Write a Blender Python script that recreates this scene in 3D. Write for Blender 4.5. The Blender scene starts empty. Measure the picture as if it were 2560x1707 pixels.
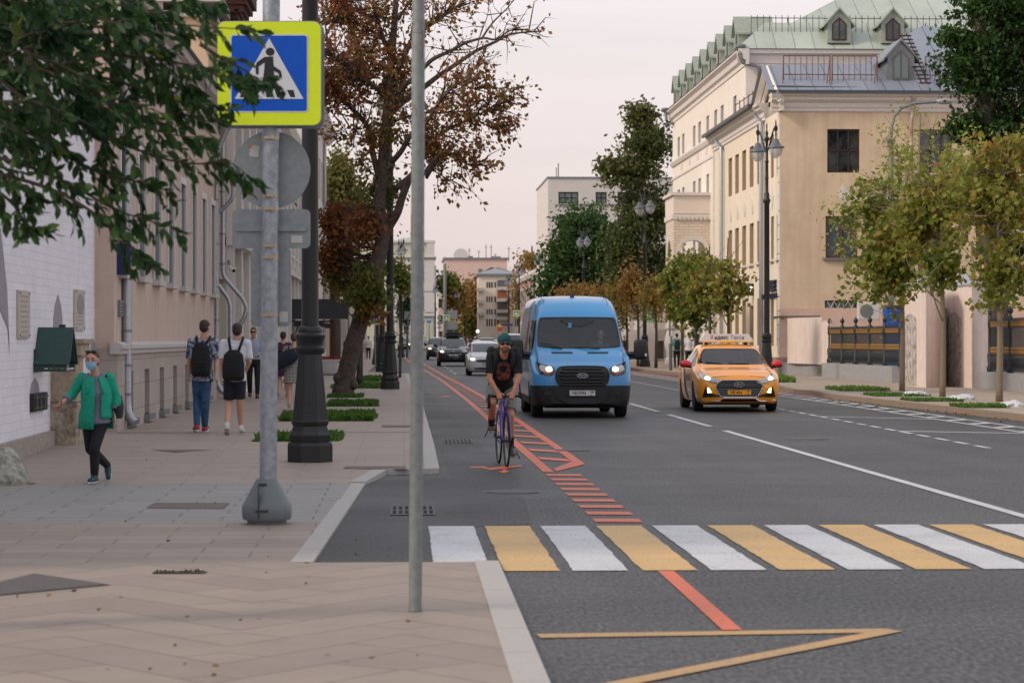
import bpy,bmesh,math,random
import numpy as np
from mathutils import Vector,Matrix,noise as mnoise
from mathutils.geometry import delaunay_2d_cdt
from mathutils.bvhtree import BVHTree
R=math.radians
rnd=random.Random(7)
sc=bpy.context.scene
col=sc.collection
FPX,CX,HY,CAMZ=6044.4,1280.0,847.0,1.6
YAW=math.atan(270/FPX)
CA,SA=math.cos(YAW),math.sin(YAW)
cam=bpy.data.objects.new('camera',bpy.data.cameras.new('camera'))
col.objects.link(cam)
cam.location=(0,0,CAMZ)
cam.rotation_euler=(R(90),0,-YAW)
cam.data.lens=85;cam.data.sensor_width=36
cam.data.shift_y=-6.5/2560
cam.data.clip_end=6000;cam.data.clip_start=0.1
cam.data.dof.use_dof=True
cam.data.dof.focus_distance=40
cam.data.dof.aperture_fstop=4.8
sc.camera=cam
sc.view_settings.view_transform='Standard'
sc.view_settings.look='None'
sc.view_settings.gamma=1
sc.view_settings.exposure=-0.08
sc.render.resolution_x=1024;sc.render.resolution_y=682
sc.cycles.max_bounces=8
sc.cycles.transparent_max_bounces=16
SUN_DIR=Vector((-0.80,-0.28,0.55)).normalized()
w=bpy.data.worlds.new('World');sc.world=w;w.use_nodes=True
nt=w.node_tree;nt.nodes.clear()
def N(nt,t,**k):
 n=nt.nodes.new(t)
 for a,b in k.items():
  setattr(n,a,b)
 return n
wo=N(nt,'ShaderNodeOutputWorld')
sky=N(nt,'ShaderNodeTexSky',sky_type='NISHITA',sun_disc=False)
sky.sun_elevation=math.asin(SUN_DIR.z);sky.sun_rotation=math.atan2(SUN_DIR.x,SUN_DIR.y)
sky.air_density=1.5;sky.dust_density=3
b1=N(nt,'ShaderNodeBackground');b1.inputs[1].default_value=0.05
nt.links.new(sky.outputs[0],b1.inputs[0])
tc=N(nt,'ShaderNodeTexCoord')
sep=N(nt,'ShaderNodeSeparateXYZ');nt.links.new(tc.outputs['Generated'],sep.inputs[0])
mp=N(nt,'ShaderNodeMapping');mp.inputs['Scale'].default_value=(3,3,30)
nt.links.new(tc.outputs['Generated'],mp.inputs[0])
nz=N(nt,'ShaderNodeTexNoise');nz.inputs['Scale'].default_value=1.6;nz.inputs['Detail'].default_value=5
nt.links.new(mp.outputs[0],nz.inputs[0])
rp=N(nt,'ShaderNodeValToRGB')
rp.color_ramp.elements[0].position=0.0;rp.color_ramp.elements[0].color=(0.69,0.59,0.60,1)
rp.color_ramp.elements[1].position=0.16;rp.color_ramp.elements[1].color=(0.77,0.67,0.71,1)
e=rp.color_ramp.elements.new(0.6);e.color=(0.66,0.66,0.70,1)
nt.links.new(sep.outputs['Z'],rp.inputs[0])
rn=N(nt,'ShaderNodeMapRange');rn.inputs[1].default_value=.35;rn.inputs[2].default_value=.7
rn.inputs[3].default_value=0.95;rn.inputs[4].default_value=1.05
nt.links.new(nz.outputs[0],rn.inputs[0])
vm=N(nt,'ShaderNodeVectorMath',operation='SCALE')
nt.links.new(rp.outputs[0],vm.inputs[0]);nt.links.new(rn.outputs[0],vm.inputs['Scale'])
b2=N(nt,'ShaderNodeBackground');b2.inputs[1].default_value=1.04
nt.links.new(vm.outputs[0],b2.inputs[0])
ad=N(nt,'ShaderNodeAddShader')
nt.links.new(b1.outputs[0],ad.inputs[0]);nt.links.new(b2.outputs[0],ad.inputs[1])
nt.links.new(ad.outputs[0],wo.inputs[0])
sl=bpy.data.lights.new('sun','SUN');sl.energy=2.0;sl.angle=R(10);sl.color=(1,.86,.72)
so=bpy.data.objects.new('sun',sl);col.objects.link(so)
so.rotation_euler=SUN_DIR.to_track_quat('Z','Y').to_euler()
def at(px,py,v):
 u=(px-CX)/FPX*v
 return Vector((u*CA+v*SA,-u*SA+v*CA,CAMZ-(py-HY)/FPX*v))
def G(px,py,z=0.0):
 return at(px,py,(CAMZ-z)*FPX/(py-HY))
def PX(px,py,X):
 k=(px-CX)/FPX
 return at(px,py,X/(k*CA+SA))
def PY(px,py,Y):
 k=(px-CX)/FPX
 return at(px,py,Y/(CA-k*SA))
def lin(c):
 c=c/255.0
 return c/12.92 if c<=.04045 else((c+.055)/1.055)**2.4
def rgb(*c):
 return(lin(c[0]),lin(c[1]),lin(c[2]),1)
MATS={}
def M(name,c=None,rough=.6,metal=0,spec=.5,nz=0.0,ns=4.0,bump=0.0,bs=60.0,coat=0,emit=0,alpha=1,c2=None,nz2=0,trans=0,st=0):
 """procedural material; nz = value variation, c2 = second colour mixed in by noise"""
 if name in MATS:return MATS[name]
 m=bpy.data.materials.new(name);m.use_nodes=True
 nt=m.node_tree;b=nt.nodes['Principled BSDF']
 b.inputs['Base Color'].default_value=rgb(*c);b.inputs['Roughness'].default_value=rough
 b.inputs['Metallic'].default_value=metal;b.inputs['Specular IOR Level'].default_value=spec
 b.inputs['Coat Weight'].default_value=coat;b.inputs['Coat Roughness'].default_value=.05
 if alpha<1:b.inputs['Alpha'].default_value=alpha
 if emit:
  b.inputs['Emission Color'].default_value=rgb(*c);b.inputs['Emission Strength'].default_value=emit
 if trans:
  b.inputs['Transmission Weight'].default_value=trans
 g=N(nt,'ShaderNodeNewGeometry')
 if nz or c2 or st:
  t=N(nt,'ShaderNodeTexNoise');t.inputs['Scale'].default_value=ns;t.inputs['Detail'].default_value=6
  t.inputs['Roughness'].default_value=.65
  nt.links.new(g.outputs['Position'],t.inputs[0])
  src=None
  if c2:
   mx=N(nt,'ShaderNodeMix',data_type='RGBA')
   mx.inputs[6].default_value=rgb(*c);mx.inputs[7].default_value=rgb(*c2)
   mr=N(nt,'ShaderNodeMapRange');mr.inputs[1].default_value=.42;mr.inputs[2].default_value=.62
   nt.links.new(t.outputs[0],mr.inputs[0]);nt.links.new(mr.outputs[0],mx.inputs[0])
   src=mx.outputs[2]
  if nz:
   t2=N(nt,'ShaderNodeTexNoise');t2.inputs['Scale'].default_value=ns*2.7;t2.inputs['Detail'].default_value=8
   nt.links.new(g.outputs['Position'],t2.inputs[0])
   mr2=N(nt,'ShaderNodeMapRange');mr2.inputs[1].default_value=.3;mr2.inputs[2].default_value=.7
   mr2.inputs[3].default_value=1-nz;mr2.inputs[4].default_value=1+nz
   nt.links.new(t2.outputs[0],mr2.inputs[0])
   hs=N(nt,'ShaderNodeVectorMath',operation='SCALE')
   if src is not None:nt.links.new(src,hs.inputs[0])
   else:hs.inputs[0].default_value=rgb(*c)[:3]
   nt.links.new(mr2.outputs[0],hs.inputs['Scale']);src=hs.outputs[0]
  if st:
   mq=N(nt,'ShaderNodeMapping');mq.inputs['Scale'].default_value=(1,1,.07);nt.links.new(g.outputs['Position'],mq.inputs[0])
   t4=N(nt,'ShaderNodeTexNoise');t4.inputs['Scale'].default_value=3.2;t4.inputs['Detail'].default_value=5;nt.links.new(mq.outputs[0],t4.inputs[0])
   m4=N(nt,'ShaderNodeMapRange');m4.inputs[1].default_value=.45;m4.inputs[2].default_value=.75;m4.inputs[3].default_value=1;m4.inputs[4].default_value=1-st;nt.links.new(t4.outputs[0],m4.inputs[0])
   h4=N(nt,'ShaderNodeVectorMath',operation='SCALE');nt.links.new(src,h4.inputs[0]);nt.links.new(m4.outputs[0],h4.inputs['Scale']);src=h4.outputs[0]
  nt.links.new(src,b.inputs['Base Color'])
 if bump:
  t3=N(nt,'ShaderNodeTexNoise');t3.inputs['Scale'].default_value=bs;t3.inputs['Detail'].default_value=4
  nt.links.new(g.outputs['Position'],t3.inputs[0])
  bp=N(nt,'ShaderNodeBump');bp.inputs['Strength'].default_value=bump;bp.inputs['Distance'].default_value=.02
  nt.links.new(t3.outputs[0],bp.inputs['Height']);nt.links.new(bp.outputs[0],b.inputs['Normal'])
 MATS[name]=m
 return m
def brickmat(name,c1,c2,mortar,bw,rh,ms,rot=0,axes='xy',rough=.8,bump=.3,off=.5,nz=.08,ns=3,smooth=.1,chev=0):
 if name in MATS:return MATS[name]
 m=M(name,c1,rough=rough)
 nt=m.node_tree;b=nt.nodes['Principled BSDF']
 g=[n for n in nt.nodes if n.type=='NEW_GEOMETRY'][0]
 sp=N(nt,'ShaderNodeSeparateXYZ');nt.links.new(g.outputs['Position'],sp.inputs[0])
 cb=N(nt,'ShaderNodeCombineXYZ')
 ix={'x':0,'y':1,'z':2}
 nt.links.new(sp.outputs[ix[axes[0]]],cb.inputs[0]);nt.links.new(sp.outputs[ix[axes[1]]],cb.inputs[1])
 if chev:
  pg=N(nt,'ShaderNodeMath',operation='PINGPONG');pg.inputs[1].default_value=chev;nt.links.new(sp.outputs[0],pg.inputs[0]);nt.links.new(pg.outputs[0],cb.inputs[0])
 mpn=N(nt,'ShaderNodeMapping');mpn.inputs['Rotation'].default_value=(0,0,rot)
 nt.links.new(cb.outputs[0],mpn.inputs[0])
 br=N(nt,'ShaderNodeTexBrick');br.offset=off
 br.inputs['Color1'].default_value=rgb(*c1);br.inputs['Color2'].default_value=rgb(*c2);br.inputs['Mortar'].default_value=rgb(*mortar)
 br.inputs['Scale'].default_value=1;br.inputs['Brick Width'].default_value=bw;br.inputs['Row Height'].default_value=rh
 br.inputs['Mortar Size'].default_value=ms;br.inputs['Mortar Smooth'].default_value=smooth;br.inputs['Bias'].default_value=0
 nt.links.new(mpn.outputs[0],br.inputs[0])
 t=N(nt,'ShaderNodeTexNoise');t.inputs['Scale'].default_value=ns;t.inputs['Detail'].default_value=8;t.inputs['Roughness'].default_value=.7
 nt.links.new(g.outputs['Position'],t.inputs[0])
 mr=N(nt,'ShaderNodeMapRange');mr.inputs[1].default_value=.3;mr.inputs[2].default_value=.7
 mr.inputs[3].default_value=1-nz;mr.inputs[4].default_value=1+nz
 nt.links.new(t.outputs[0],mr.inputs[0])
 sca=N(nt,'ShaderNodeVectorMath',operation='SCALE');nt.links.new(br.outputs[0],sca.inputs[0]);nt.links.new(mr.outputs[0],sca.inputs['Scale'])
 nt.links.new(sca.outputs[0],b.inputs['Base Color'])
 if bump:
  bp=N(nt,'ShaderNodeBump');bp.inputs['Strength'].default_value=bump;bp.inputs['Distance'].default_value=.01;bp.invert=True
  nt.links.new(br.outputs['Fac'],bp.inputs['Height']);nt.links.new(bp.outputs[0],b.inputs['Normal'])
 return m
def leafmat(name,stops,rough=.5):
 """leaves: colour picked from the per-leaf attribute 'var'"""
 if name in MATS:return MATS[name]
 m=bpy.data.materials.new(name);m.use_nodes=True
 nt=m.node_tree;b=nt.nodes['Principled BSDF'];b.inputs['Roughness'].default_value=rough
 b.inputs['Specular IOR Level'].default_value=.3
 a=N(nt,'ShaderNodeAttribute');a.attribute_name='var'
 r=N(nt,'ShaderNodeValToRGB');els=r.color_ramp.elements
 els[0].position=0;els[0].color=rgb(*stops[0]);els[1].position=1;els[1].color=rgb(*stops[-1])
 for i in range(1,len(stops)-1):
  e=els.new(i/(len(stops)-1));e.color=rgb(*stops[i])
 nt.links.new(a.outputs['Fac'],r.inputs[0]);nt.links.new(r.outputs[0],b.inputs['Base Color'])
 tr=N(nt,'ShaderNodeBsdfTranslucent');nt.links.new(r.outputs[0],tr.inputs[0])
 mx=N(nt,'ShaderNodeMixShader');mx.inputs[0].default_value=.42
 out=nt.nodes['Material Output']
 nt.links.new(b.outputs[0],mx.inputs[1]);nt.links.new(tr.outputs[0],mx.inputs[2]);nt.links.new(mx.outputs[0],out.inputs[0])
 MATS[name]=m
 return m
def tag(o,label=None,cat=None,group=None,kind=None):
 if label:o['label']=label
 if cat:o['category']=cat
 if group:o['group']=group
 if kind:o['kind']=kind
 return o
def thing(name,label,cat,loc=(0,0,0),rz=0,group=None):
 o=bpy.data.objects.new(name,None);col.objects.link(o)
 o.empty_display_size=.2
 o.location=loc;o.rotation_euler=(0,0,rz)
 return tag(o,label,cat,group)
def children_of(o):
 return list(o.children)
def copy_tree(o,parent=None):
 c=o.copy();col.objects.link(c)
 if parent:c.parent=parent
 for ch in list(o.children):copy_tree(ch,c)
 return c
def put(src,loc,rz=0,label=None,scale=None):
 c=copy_tree(src);c.location=loc;c.rotation_euler=(0,0,rz)
 if scale:c.scale=(scale,)*3
 if label:c['label']=label
 return c
class MB:
 def __init__(s):s.v=[];s.f=[];s.mi=[];s.cur=0;s.var=[]
 def add(s,vs,fs):
  b=len(s.v);s.v+=[tuple(x) for x in vs];s.f+=[tuple(i+b for i in f) for f in fs];s.mi+=[s.cur]*len(fs);return s
 def box(s,x0,x1,y0,y1,z0,z1):
  v=[(x,y,z) for z in(z0,z1) for y in(y0,y1) for x in(x0,x1)]
  return s.add(v,[(0,2,3,1),(4,5,7,6),(0,1,5,4),(2,6,7,3),(0,4,6,2),(1,3,7,5)])
 def obox(s,c,ax,ay,az):
  c,ax,ay,az=map(Vector,(c,ax,ay,az))
  v=[c+ax*i+ay*j+az*k for k in(-1,1) for j in(-1,1) for i in(-1,1)]
  return s.add(v,[(0,2,3,1),(4,5,7,6),(0,1,5,4),(2,6,7,3),(0,4,6,2),(1,3,7,5)])
 def quad(s,a,b,c,d):return s.add([a,b,c,d],[(0,1,2,3)])
 def poly(s,pts):return s.add(pts,[tuple(range(len(pts)))])
 def rbox(s,x0,x1,y0,y1,z0,z1,r=.02):
  """box with chamfered edges"""
  bm=bmesh.new();bmesh.ops.create_cube(bm,size=1)
  for v in bm.verts:
   v.co=Vector(((x0+x1)/2+v.co.x*(x1-x0),(y0+y1)/2+v.co.y*(y1-y0),(z0+z1)/2+v.co.z*(z1-z0)))
  r=min(r,.45*min(x1-x0,y1-y0,z1-z0))
  bmesh.ops.bevel(bm,geom=bm.edges[:],offset=r,segments=2,affect='EDGES',profile=.5)
  bm.verts.index_update()
  s.add([v.co[:] for v in bm.verts],[tuple(v.index for v in f.verts) for f in bm.faces]);bm.free();return s
 def tube(s,pts,rad,n=8,cap=True):
  pts=[Vector(p) for p in pts]
  if not hasattr(rad,'__len__'):rad=[rad]*len(pts)
  rings=[];up=Vector((0,0,1));prev=None
  for i,p in enumerate(pts):
   a=pts[min(i+1,len(pts)-1)]-pts[max(i-1,0)]
   if a.length<1e-9:a=Vector((0,0,1))
   a.normalize()
   if prev is None:
    u=a.cross(Vector((0,1,0)) if abs(a.y)<.9 else Vector((1,0,0))).normalized()
   else:
    u=(prev-a*prev.dot(a));u=u.normalized() if u.length>1e-6 else a.orthogonal().normalized()
   prev=u;w_=a.cross(u)
   rings.append([p+(u*math.cos(2*math.pi*k/n)+w_*math.sin(2*math.pi*k/n))*rad[i] for k in range(n)])
  v=[q for r_ in rings for q in r_];f=[]
  for i in range(len(rings)-1):
   for k in range(n):
    f.append((i*n+k,i*n+(k+1)%n,(i+1)*n+(k+1)%n,(i+1)*n+k))
  if cap:
   f.append(tuple(range(n-1,-1,-1)));f.append(tuple(range((len(rings)-1)*n,len(rings)*n)))
  return s.add(v,f)
 def lathe(s,prof,c=(0,0,0),n=16,axis='z',rot=0):
  v=[];f=[]
  for(r,h) in prof:
   for k in range(n):
    a=2*math.pi*k/n+rot;x,y=r*math.cos(a),r*math.sin(a)
    if axis=='z':v.append((c[0]+x,c[1]+y,c[2]+h))
    elif axis=='y':v.append((c[0]+x,c[1]+h,c[2]+y))
    else:v.append((c[0]+h,c[1]+x,c[2]+y))
  for i in range(len(prof)-1):
   for k in range(n):
    f.append((i*n+k,i*n+(k+1)%n,(i+1)*n+(k+1)%n,(i+1)*n+k))
  f.append(tuple(range(n-1,-1,-1)));f.append(tuple(range((len(prof)-1)*n,len(prof)*n)))
  return s.add(v,f)
 def ell(s,c,r,n=12,m=8,mat=None):
  v=[];f=[]
  for i in range(m+1):
   t=math.pi*i/m
   for k in range(n):
    a=2*math.pi*k/n
    p=Vector((r[0]*math.sin(t)*math.cos(a),r[1]*math.sin(t)*math.sin(a),r[2]*math.cos(t)))
    if mat is not None:p=mat@p
    v.append(Vector(c)+p)
  for i in range(m):
   for k in range(n):
    f.append((i*n+k,(i+1)*n+k,(i+1)*n+(k+1)%n,i*n+(k+1)%n))
  return s.add(v,f)
 def prism(s,poly,o,u,v_,d):
  """2d polygon in plane (u,v) at o, extruded by d"""
  o,u,v_,d=map(Vector,(o,u,v_,d));n=len(poly)
  a=[o+u*p[0]+v_*p[1] for p in poly];b=[q+d for q in a]
  f=[tuple(range(n-1,-1,-1)),tuple(range(n,2*n))]+[(i,(i+1)%n,n+(i+1)%n,n+i) for i in range(n)]
  return s.add(a+b,f)
 def build(s,name,mat,parent=None,world=False,smooth=False,fix=True,mat4=None):
  me=bpy.data.meshes.new(name)
  vs=s.v
  if mat4 is not None:vs=[tuple(mat4@Vector(p)) for p in vs]
  me.from_pydata(vs,[],s.f)
  mats=mat if isinstance(mat,(list,tuple)) else[mat]
  for m_ in mats:me.materials.append(m_)
  if len(mats)>1:me.polygons.foreach_set('material_index',s.mi)
  if fix and len(s.f)<60000:
   bm=bmesh.new();bm.from_mesh(me);bmesh.ops.recalc_face_normals(bm,faces=bm.faces[:]);bm.to_mesh(me);bm.free()
  if smooth:
   me.polygons.foreach_set('use_smooth',[True]*len(me.polygons))
   if smooth!='all':
    try:me.set_sharp_from_angle(angle=R(40))
    except Exception:pass
  o=bpy.data.objects.new(name,me);col.objects.link(o)
  if parent is not None:
   o.parent=parent
   if world:o.matrix_parent_inverse=(Matrix.Translation(parent.location)@Matrix.Rotation(parent.rotation_euler[2],4,'Z')).inverted()
  return o
def text_mb(txt,size,mat,name,parent,M4,ext=.002,sx=1,align='CENTER',world=False,bold=0):
 cu=bpy.data.curves.new(name,'FONT');cu.body=txt;cu.size=size;cu.extrude=ext;cu.align_x=align;cu.align_y='CENTER'
 cu.offset=bold
 cu.resolution_u=3
 o=bpy.data.objects.new('tmp',cu);col.objects.link(o)
 dg=bpy.context.evaluated_depsgraph_get()
 me=bpy.data.meshes.new_from_object(o.evaluated_get(dg));me.name=name
 bpy.data.objects.remove(o)
 me.transform(M4@Matrix.Diagonal((sx,1,1,1)))
 me.materials.clear();me.materials.append(mat)
 o=bpy.data.objects.new(name,me);col.objects.link(o)
 if parent is not None:
  o.parent=parent
  if world:o.matrix_parent_inverse=(Matrix.Translation(parent.location)@Matrix.Rotation(parent.rotation_euler[2],4,'Z')).inverted()
 return o
def frame4(o,x,y):
 """matrix taking (x,y) plane to origin o, x dir, y dir"""
 x=Vector(x).normalized();y=Vector(y).normalized();z=x.cross(y)
 m=Matrix.Identity(4)
 for i in range(3):m[i][0]=x[i];m[i][1]=y[i];m[i][2]=z[i];m[i][3]=o[i]
 return m
# ====== ground
def asphalt(name,base,spk=.55,patch=.12):
 m=M(name,base,rough=.62)
 nt=m.node_tree;b=nt.nodes['Principled BSDF']
 g=[n for n in nt.nodes if n.type=='NEW_GEOMETRY'][0]
 def noise(s,d=2,r=.5):
  t=N(nt,'ShaderNodeTexNoise');t.inputs['Scale'].default_value=s;t.inputs['Detail'].default_value=d;t.inputs['Roughness'].default_value=r
  nt.links.new(g.outputs['Position'],t.inputs[0]);return t
 def rng(src,a,b_,c,d):
  r_=N(nt,'ShaderNodeMapRange');r_.inputs[1].default_value=a;r_.inputs[2].default_value=b_;r_.inputs[3].default_value=c;r_.inputs[4].default_value=d
  nt.links.new(src,r_.inputs[0]);return r_.outputs[0]
 def mul(a,b_):
  x=N(nt,'ShaderNodeMath',operation='MULTIPLY');nt.links.new(a,x.inputs[0]);nt.links.new(b_,x.inputs[1]);return x.outputs[0]
 f1=noise(1,3,.7);mg=N(nt,'ShaderNodeMapping');mg.inputs['Scale'].default_value=(38,11,20);nt.links.new(g.outputs['Position'],mg.inputs[0]);nt.links.new(mg.outputs[0],f1.inputs[0]);f2=noise(.35,5,.6)
 mp_=N(nt,'ShaderNodeMapping');mp_.inputs['Scale'].default_value=(1.3,.05,1);nt.links.new(g.outputs['Position'],mp_.inputs[0])
 f3=N(nt,'ShaderNodeTexNoise');f3.inputs['Scale'].default_value=1.5;f3.inputs['Detail'].default_value=5;nt.links.new(mp_.outputs[0],f3.inputs[0])
 v=mul(mul(rng(f1.outputs[0],.4,.66,1-1.1*spk,1+2.2*spk),rng(f2.outputs[0],.3,.7,1-patch,1+patch)),rng(f3.outputs[0],.3,.7,.8,1.2))
 vo=N(nt,'ShaderNodeTexVoronoi',feature='DISTANCE_TO_EDGE');vo.inputs['Scale'].default_value=.11
 wp=N(nt,'ShaderNodeVectorMath',operation='MULTIPLY_ADD');wp.inputs[1].default_value=(1.6,1.6,1.6);nt.links.new(noise(.9,5,.7).outputs['Color'],wp.inputs[0]);nt.links.new(g.outputs['Position'],wp.inputs[2]);nt.links.new(wp.outputs[0],vo.inputs[0])
 v=mul(v,rng(vo.outputs[0],.0,.0022,.55,1));st_=noise(.8,3,.5);v=mul(v,rng(st_.outputs[0],.62,.74,1,.8))
 s=N(nt,'ShaderNodeVectorMath',operation='SCALE');s.inputs[0].default_value=rgb(*base)[:3];nt.links.new(v,s.inputs['Scale'])
 nt.links.new(s.outputs[0],b.inputs['Base Color'])
 nt.links.new(rng(f2.outputs[0],.3,.7,.5,.66),b.inputs['Roughness'])
 bp=N(nt,'ShaderNodeBump');bp.inputs['Strength'].default_value=.35;bp.inputs['Distance'].default_value=.01
 nt.links.new(f1.outputs[0],bp.inputs['Height']);nt.links.new(bp.outputs[0],b.inputs['Normal'])
 return m
def paint(name,c,wear=.5,rough=.55):
 """road paint, speckled by the asphalt under it"""
 m=M(name,c,rough=rough)
 nt=m.node_tree;b=nt.nodes['Principled BSDF']
 g=[n for n in nt.nodes if n.type=='NEW_GEOMETRY'][0]
 t=N(nt,'ShaderNodeTexNoise');t.inputs['Scale'].default_value=45;t.inputs['Detail'].default_value=4;t.inputs['Roughness'].default_value=.75
 nt.links.new(g.outputs['Position'],t.inputs[0])
 t2=N(nt,'ShaderNodeTexNoise');t2.inputs['Scale'].default_value=2.2;t2.inputs['Detail'].default_value=5
 nt.links.new(g.outputs['Position'],t2.inputs[0])
 a=N(nt,'ShaderNodeMath',operation='MULTIPLY_ADD');a.inputs[1].default_value=.45;nt.links.new(t2.outputs[0],a.inputs[0]);nt.links.new(t.outputs[0],a.inputs[2])
 r_=N(nt,'ShaderNodeMapRange');r_.inputs[1].default_value=.70;r_.inputs[2].default_value=.95;r_.inputs[4].default_value=wear
 nt.links.new(a.outputs[0],r_.inputs[0])
 mx=N(nt,'ShaderNodeMix',data_type='RGBA');mx.inputs[6].default_value=rgb(*c);mx.inputs[7].default_value=rgb(95,92,92)
 t3=N(nt,'ShaderNodeTexNoise');t3.inputs['Scale'].default_value=1.1;t3.inputs['Detail'].default_value=8;t3.inputs['Roughness'].default_value=.7;nt.links.new(g.outputs['Position'],t3.inputs[0])
 r3=N(nt,'ShaderNodeMapRange');r3.inputs[1].default_value=.35;r3.inputs[2].default_value=.65;r3.inputs[3].default_value=.84;r3.inputs[4].default_value=1.06;nt.links.new(t3.outputs[0],r3.inputs[0])
 s3=N(nt,'ShaderNodeVectorMath',operation='SCALE');nt.links.new(mx.outputs[2],s3.inputs[0]);nt.links.new(r3.outputs[0],s3.inputs['Scale'])
 nt.links.new(r_.outputs[0],mx.inputs[0]);nt.links.new(s3.outputs[0],b.inputs['Base Color'])
 return m
m_road=asphalt('asphalt',(57,56,55),.75)
m_new=asphalt('dark_asphalt',(42,42,42),.7)
m_white=paint('white_road_paint',(206,206,208),.75)
m_yel=paint('yellow_road_paint',(214,172,104),.75)
m_tan=paint('tan_road_paint',(190,150,92),.8)
m_or=paint('orange_road_paint',(226,104,58),.8)
m_red=paint('red_lane_paint',(150,84,80),.4)
m_slabA=brickmat('pale_pavement',(160,144,131),(153,137,125),(132,118,107),1.2,.45,.008,rot=0,axes='xy',rough=.6,nz=.07,ns=1.6)
m_slabG=brickmat('grey_pavement',(140,137,133),(148,143,138),(102,98,96),.8,.4,.010,axes='xy',rough=.6,nz=.07,ns=2)
m_slabC=brickmat('pink_pavement',(156,140,127),(142,128,116),(94,85,78),.75,.4,.006,axes='xy',rough=.6,nz=.09,ns=2.2)
m_slabH=brickmat('herringbone_pavement',(148,133,121),(138,124,113),(88,79,72),1.3,.42,.006,rot=R(52),axes='xy',chev=.9,rough=.6,nz=.09,ns=2.0)
m_kerb=M('kerb_granite',(172,166,160),rough=.6,nz=.1,ns=20,bump=.15,bs=90)
m_kerbR=M('kerb_brown',(140,122,106),rough=.7,nz=.12,ns=12,bump=.15,bs=90)
def struct(mb,name,mat,**k):
 o=mb.build(name,mat,**k);o['kind']='structure';return o
b=MB();b.quad((-900,-60,-.03),(900,-60,-.03),(900,2500,-.03),(-900,2500,-.03));struct(b,'ground',M('earth',(120,112,104),rough=.9,nz=.15,ns=.3))
b=MB();b.quad((-6.5,-20,0),(13,-20,0),(13,900,0),(-6.5,900,0));struct(b,'road',m_road)
b=MB()
p=[G(1125,1430),G(760,1430),G(905,1205),G(1128,1192),G(1020,941),G(1030,938),G(1190,1100),G(1300,1200),G(1330,1310),G(1100,1320)]
b.poly([(q.x,q.y,.003) for q in p]);struct(b,'road_patch',m_new)
YA0,YB0=28.7,26.4
KX=.42
def ztop(y):
 return.02+.11*min(1,max(0,(y-25.5)/8.5))
def sheet(name,pts,zf,mat,hz=None):
 b=MB();top=[(x,y,zf(y)) for x,y in pts]
 b.poly(top)
 n=len(pts)
 for i in range(n):
  a,c=top[i],top[(i+1)%n]
  b.quad(a,c,(c[0],c[1],-.02),(a[0],a[1],-.02))
 return struct(b,name,mat)
kL1=G(915,1207,0);kL0=G(778,1424,0);nC=G(1197,1434,0)
Yc=17.15
sheet('pavement',[(-9,34),(KX-.17,34),(KX-.17,60),(.2-.17,103),(-1.6,108),(-2.2,500),(-9,500)],lambda y:.13,m_slabA)
sheet('pavement',[(-9,YA0),(KX-.17,YA0),(KX-.17,34),(-9,34)],ztop,m_slabA)
sheet('pavement',[(-9,YB0),(kL1.x-.16,YB0),(-.35,YA0-.15),(KX-.17,YA0),(-9,YA0)],ztop,m_slabA)
sheet('pavement',[(-9,21.0),(kL0.x*.45+kL1.x*.55-.15,21.0),(kL1.x-.16,YB0),(-9,YB0)],ztop,m_slabG)
sheet('pavement',[(-9,Yc),(kL0.x-.13,Yc),(kL0.x*.45+kL1.x*.55-.15,21.0),(-9,21.0)],lambda y:.02,m_slabC)
sheet('pavement',[(-9,-6),(.5,-6),(.5,Yc),(-9,Yc)],lambda y:.02,m_slabH)
def kerb(name,pts,wdt,z0,z1,mat,side=1,seg=1.0,zs=None):
 """row of kerb stones along pts (ground xy); one object per run, joints as grooves"""
 b=MB()
 P=[Vector((p[0],p[1],0)) for p in pts]
 for i in range(len(P)-1):
  d=P[i+1]-P[i];L=d.length;k=max(1,int(L/seg));d.normalize();nn=Vector((-d.y,d.x,0))*side
  for j in range(k):
   a=P[i]+d*(L*j/k+.006);c=P[i]+d*(L*(j+1)/k-.006)
   za=zs(a.y) if zs else z1;zc=zs(c.y) if zs else z1
   v=[a,c,c+nn*wdt,a+nn*wdt]
   lo=[(q.x,q.y,z0) for q in v];hi=[(v[0].x,v[0].y,za),(v[1].x,v[1].y,zc),(v[2].x,v[2].y,zc),(v[3].x,v[3].y,za)]
   b.add(lo+hi,[(4,5,6,7),(0,1,5,4),(1,2,6,5),(2,3,7,6),(3,0,4,7)])
 return struct(b,name,mat)
kerb('kerb',[(KX,YA0),(KX,60),(.2,103),(-1.45,107)],.17,-.02,.134,m_kerb,zs=lambda y:ztop(y)+.004)
kerb('kerb',[(kL1.x,YB0+.1),(-.2,YA0-.18),(KX,YA0)],.17,-.02,.134,m_kerb,zs=lambda y:ztop(y)+.006)
kerb('kerb',[(kL0.x,Yc),(kL1.x,YB0+.1)],.16,-.02,.026,m_kerb)
kerb('kerb',[(.67,-6),(.67,Yc)],.17,-.02,.03,m_kerb)
rp_=[G(2620,1043,.13),G(2064,984,.13),G(2030,976,.13),G(1986,974,.13),G(1938,962,.13),G(1760,936,.13),G(1625,925,.13)]
rk=[(q.x,q.y) for q in rp_]+[(11.9,180),(11.9,600)]
x0,y0=rk[0]
rk=[(x0+.7,-10),(x0+.35,y0-18)]+rk
sheet('pavement',[(x+.17,y) for x,y in rk]+[(40,600),(40,-10)],lambda y:.13,M('right_pavement',(166,148,130),rough=.75,nz=.1,ns=1.5,c2=(150,136,122)))
kerb('kerb',rk,.17,-.02,.134,m_kerbR,side=-1)
def mark(name,quads,mat,z=.006,label=None):
 b=MB()
 for q in quads:b.poly([(p[0],p[1],z) for p in q])
 return struct(b,name,mat)
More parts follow.
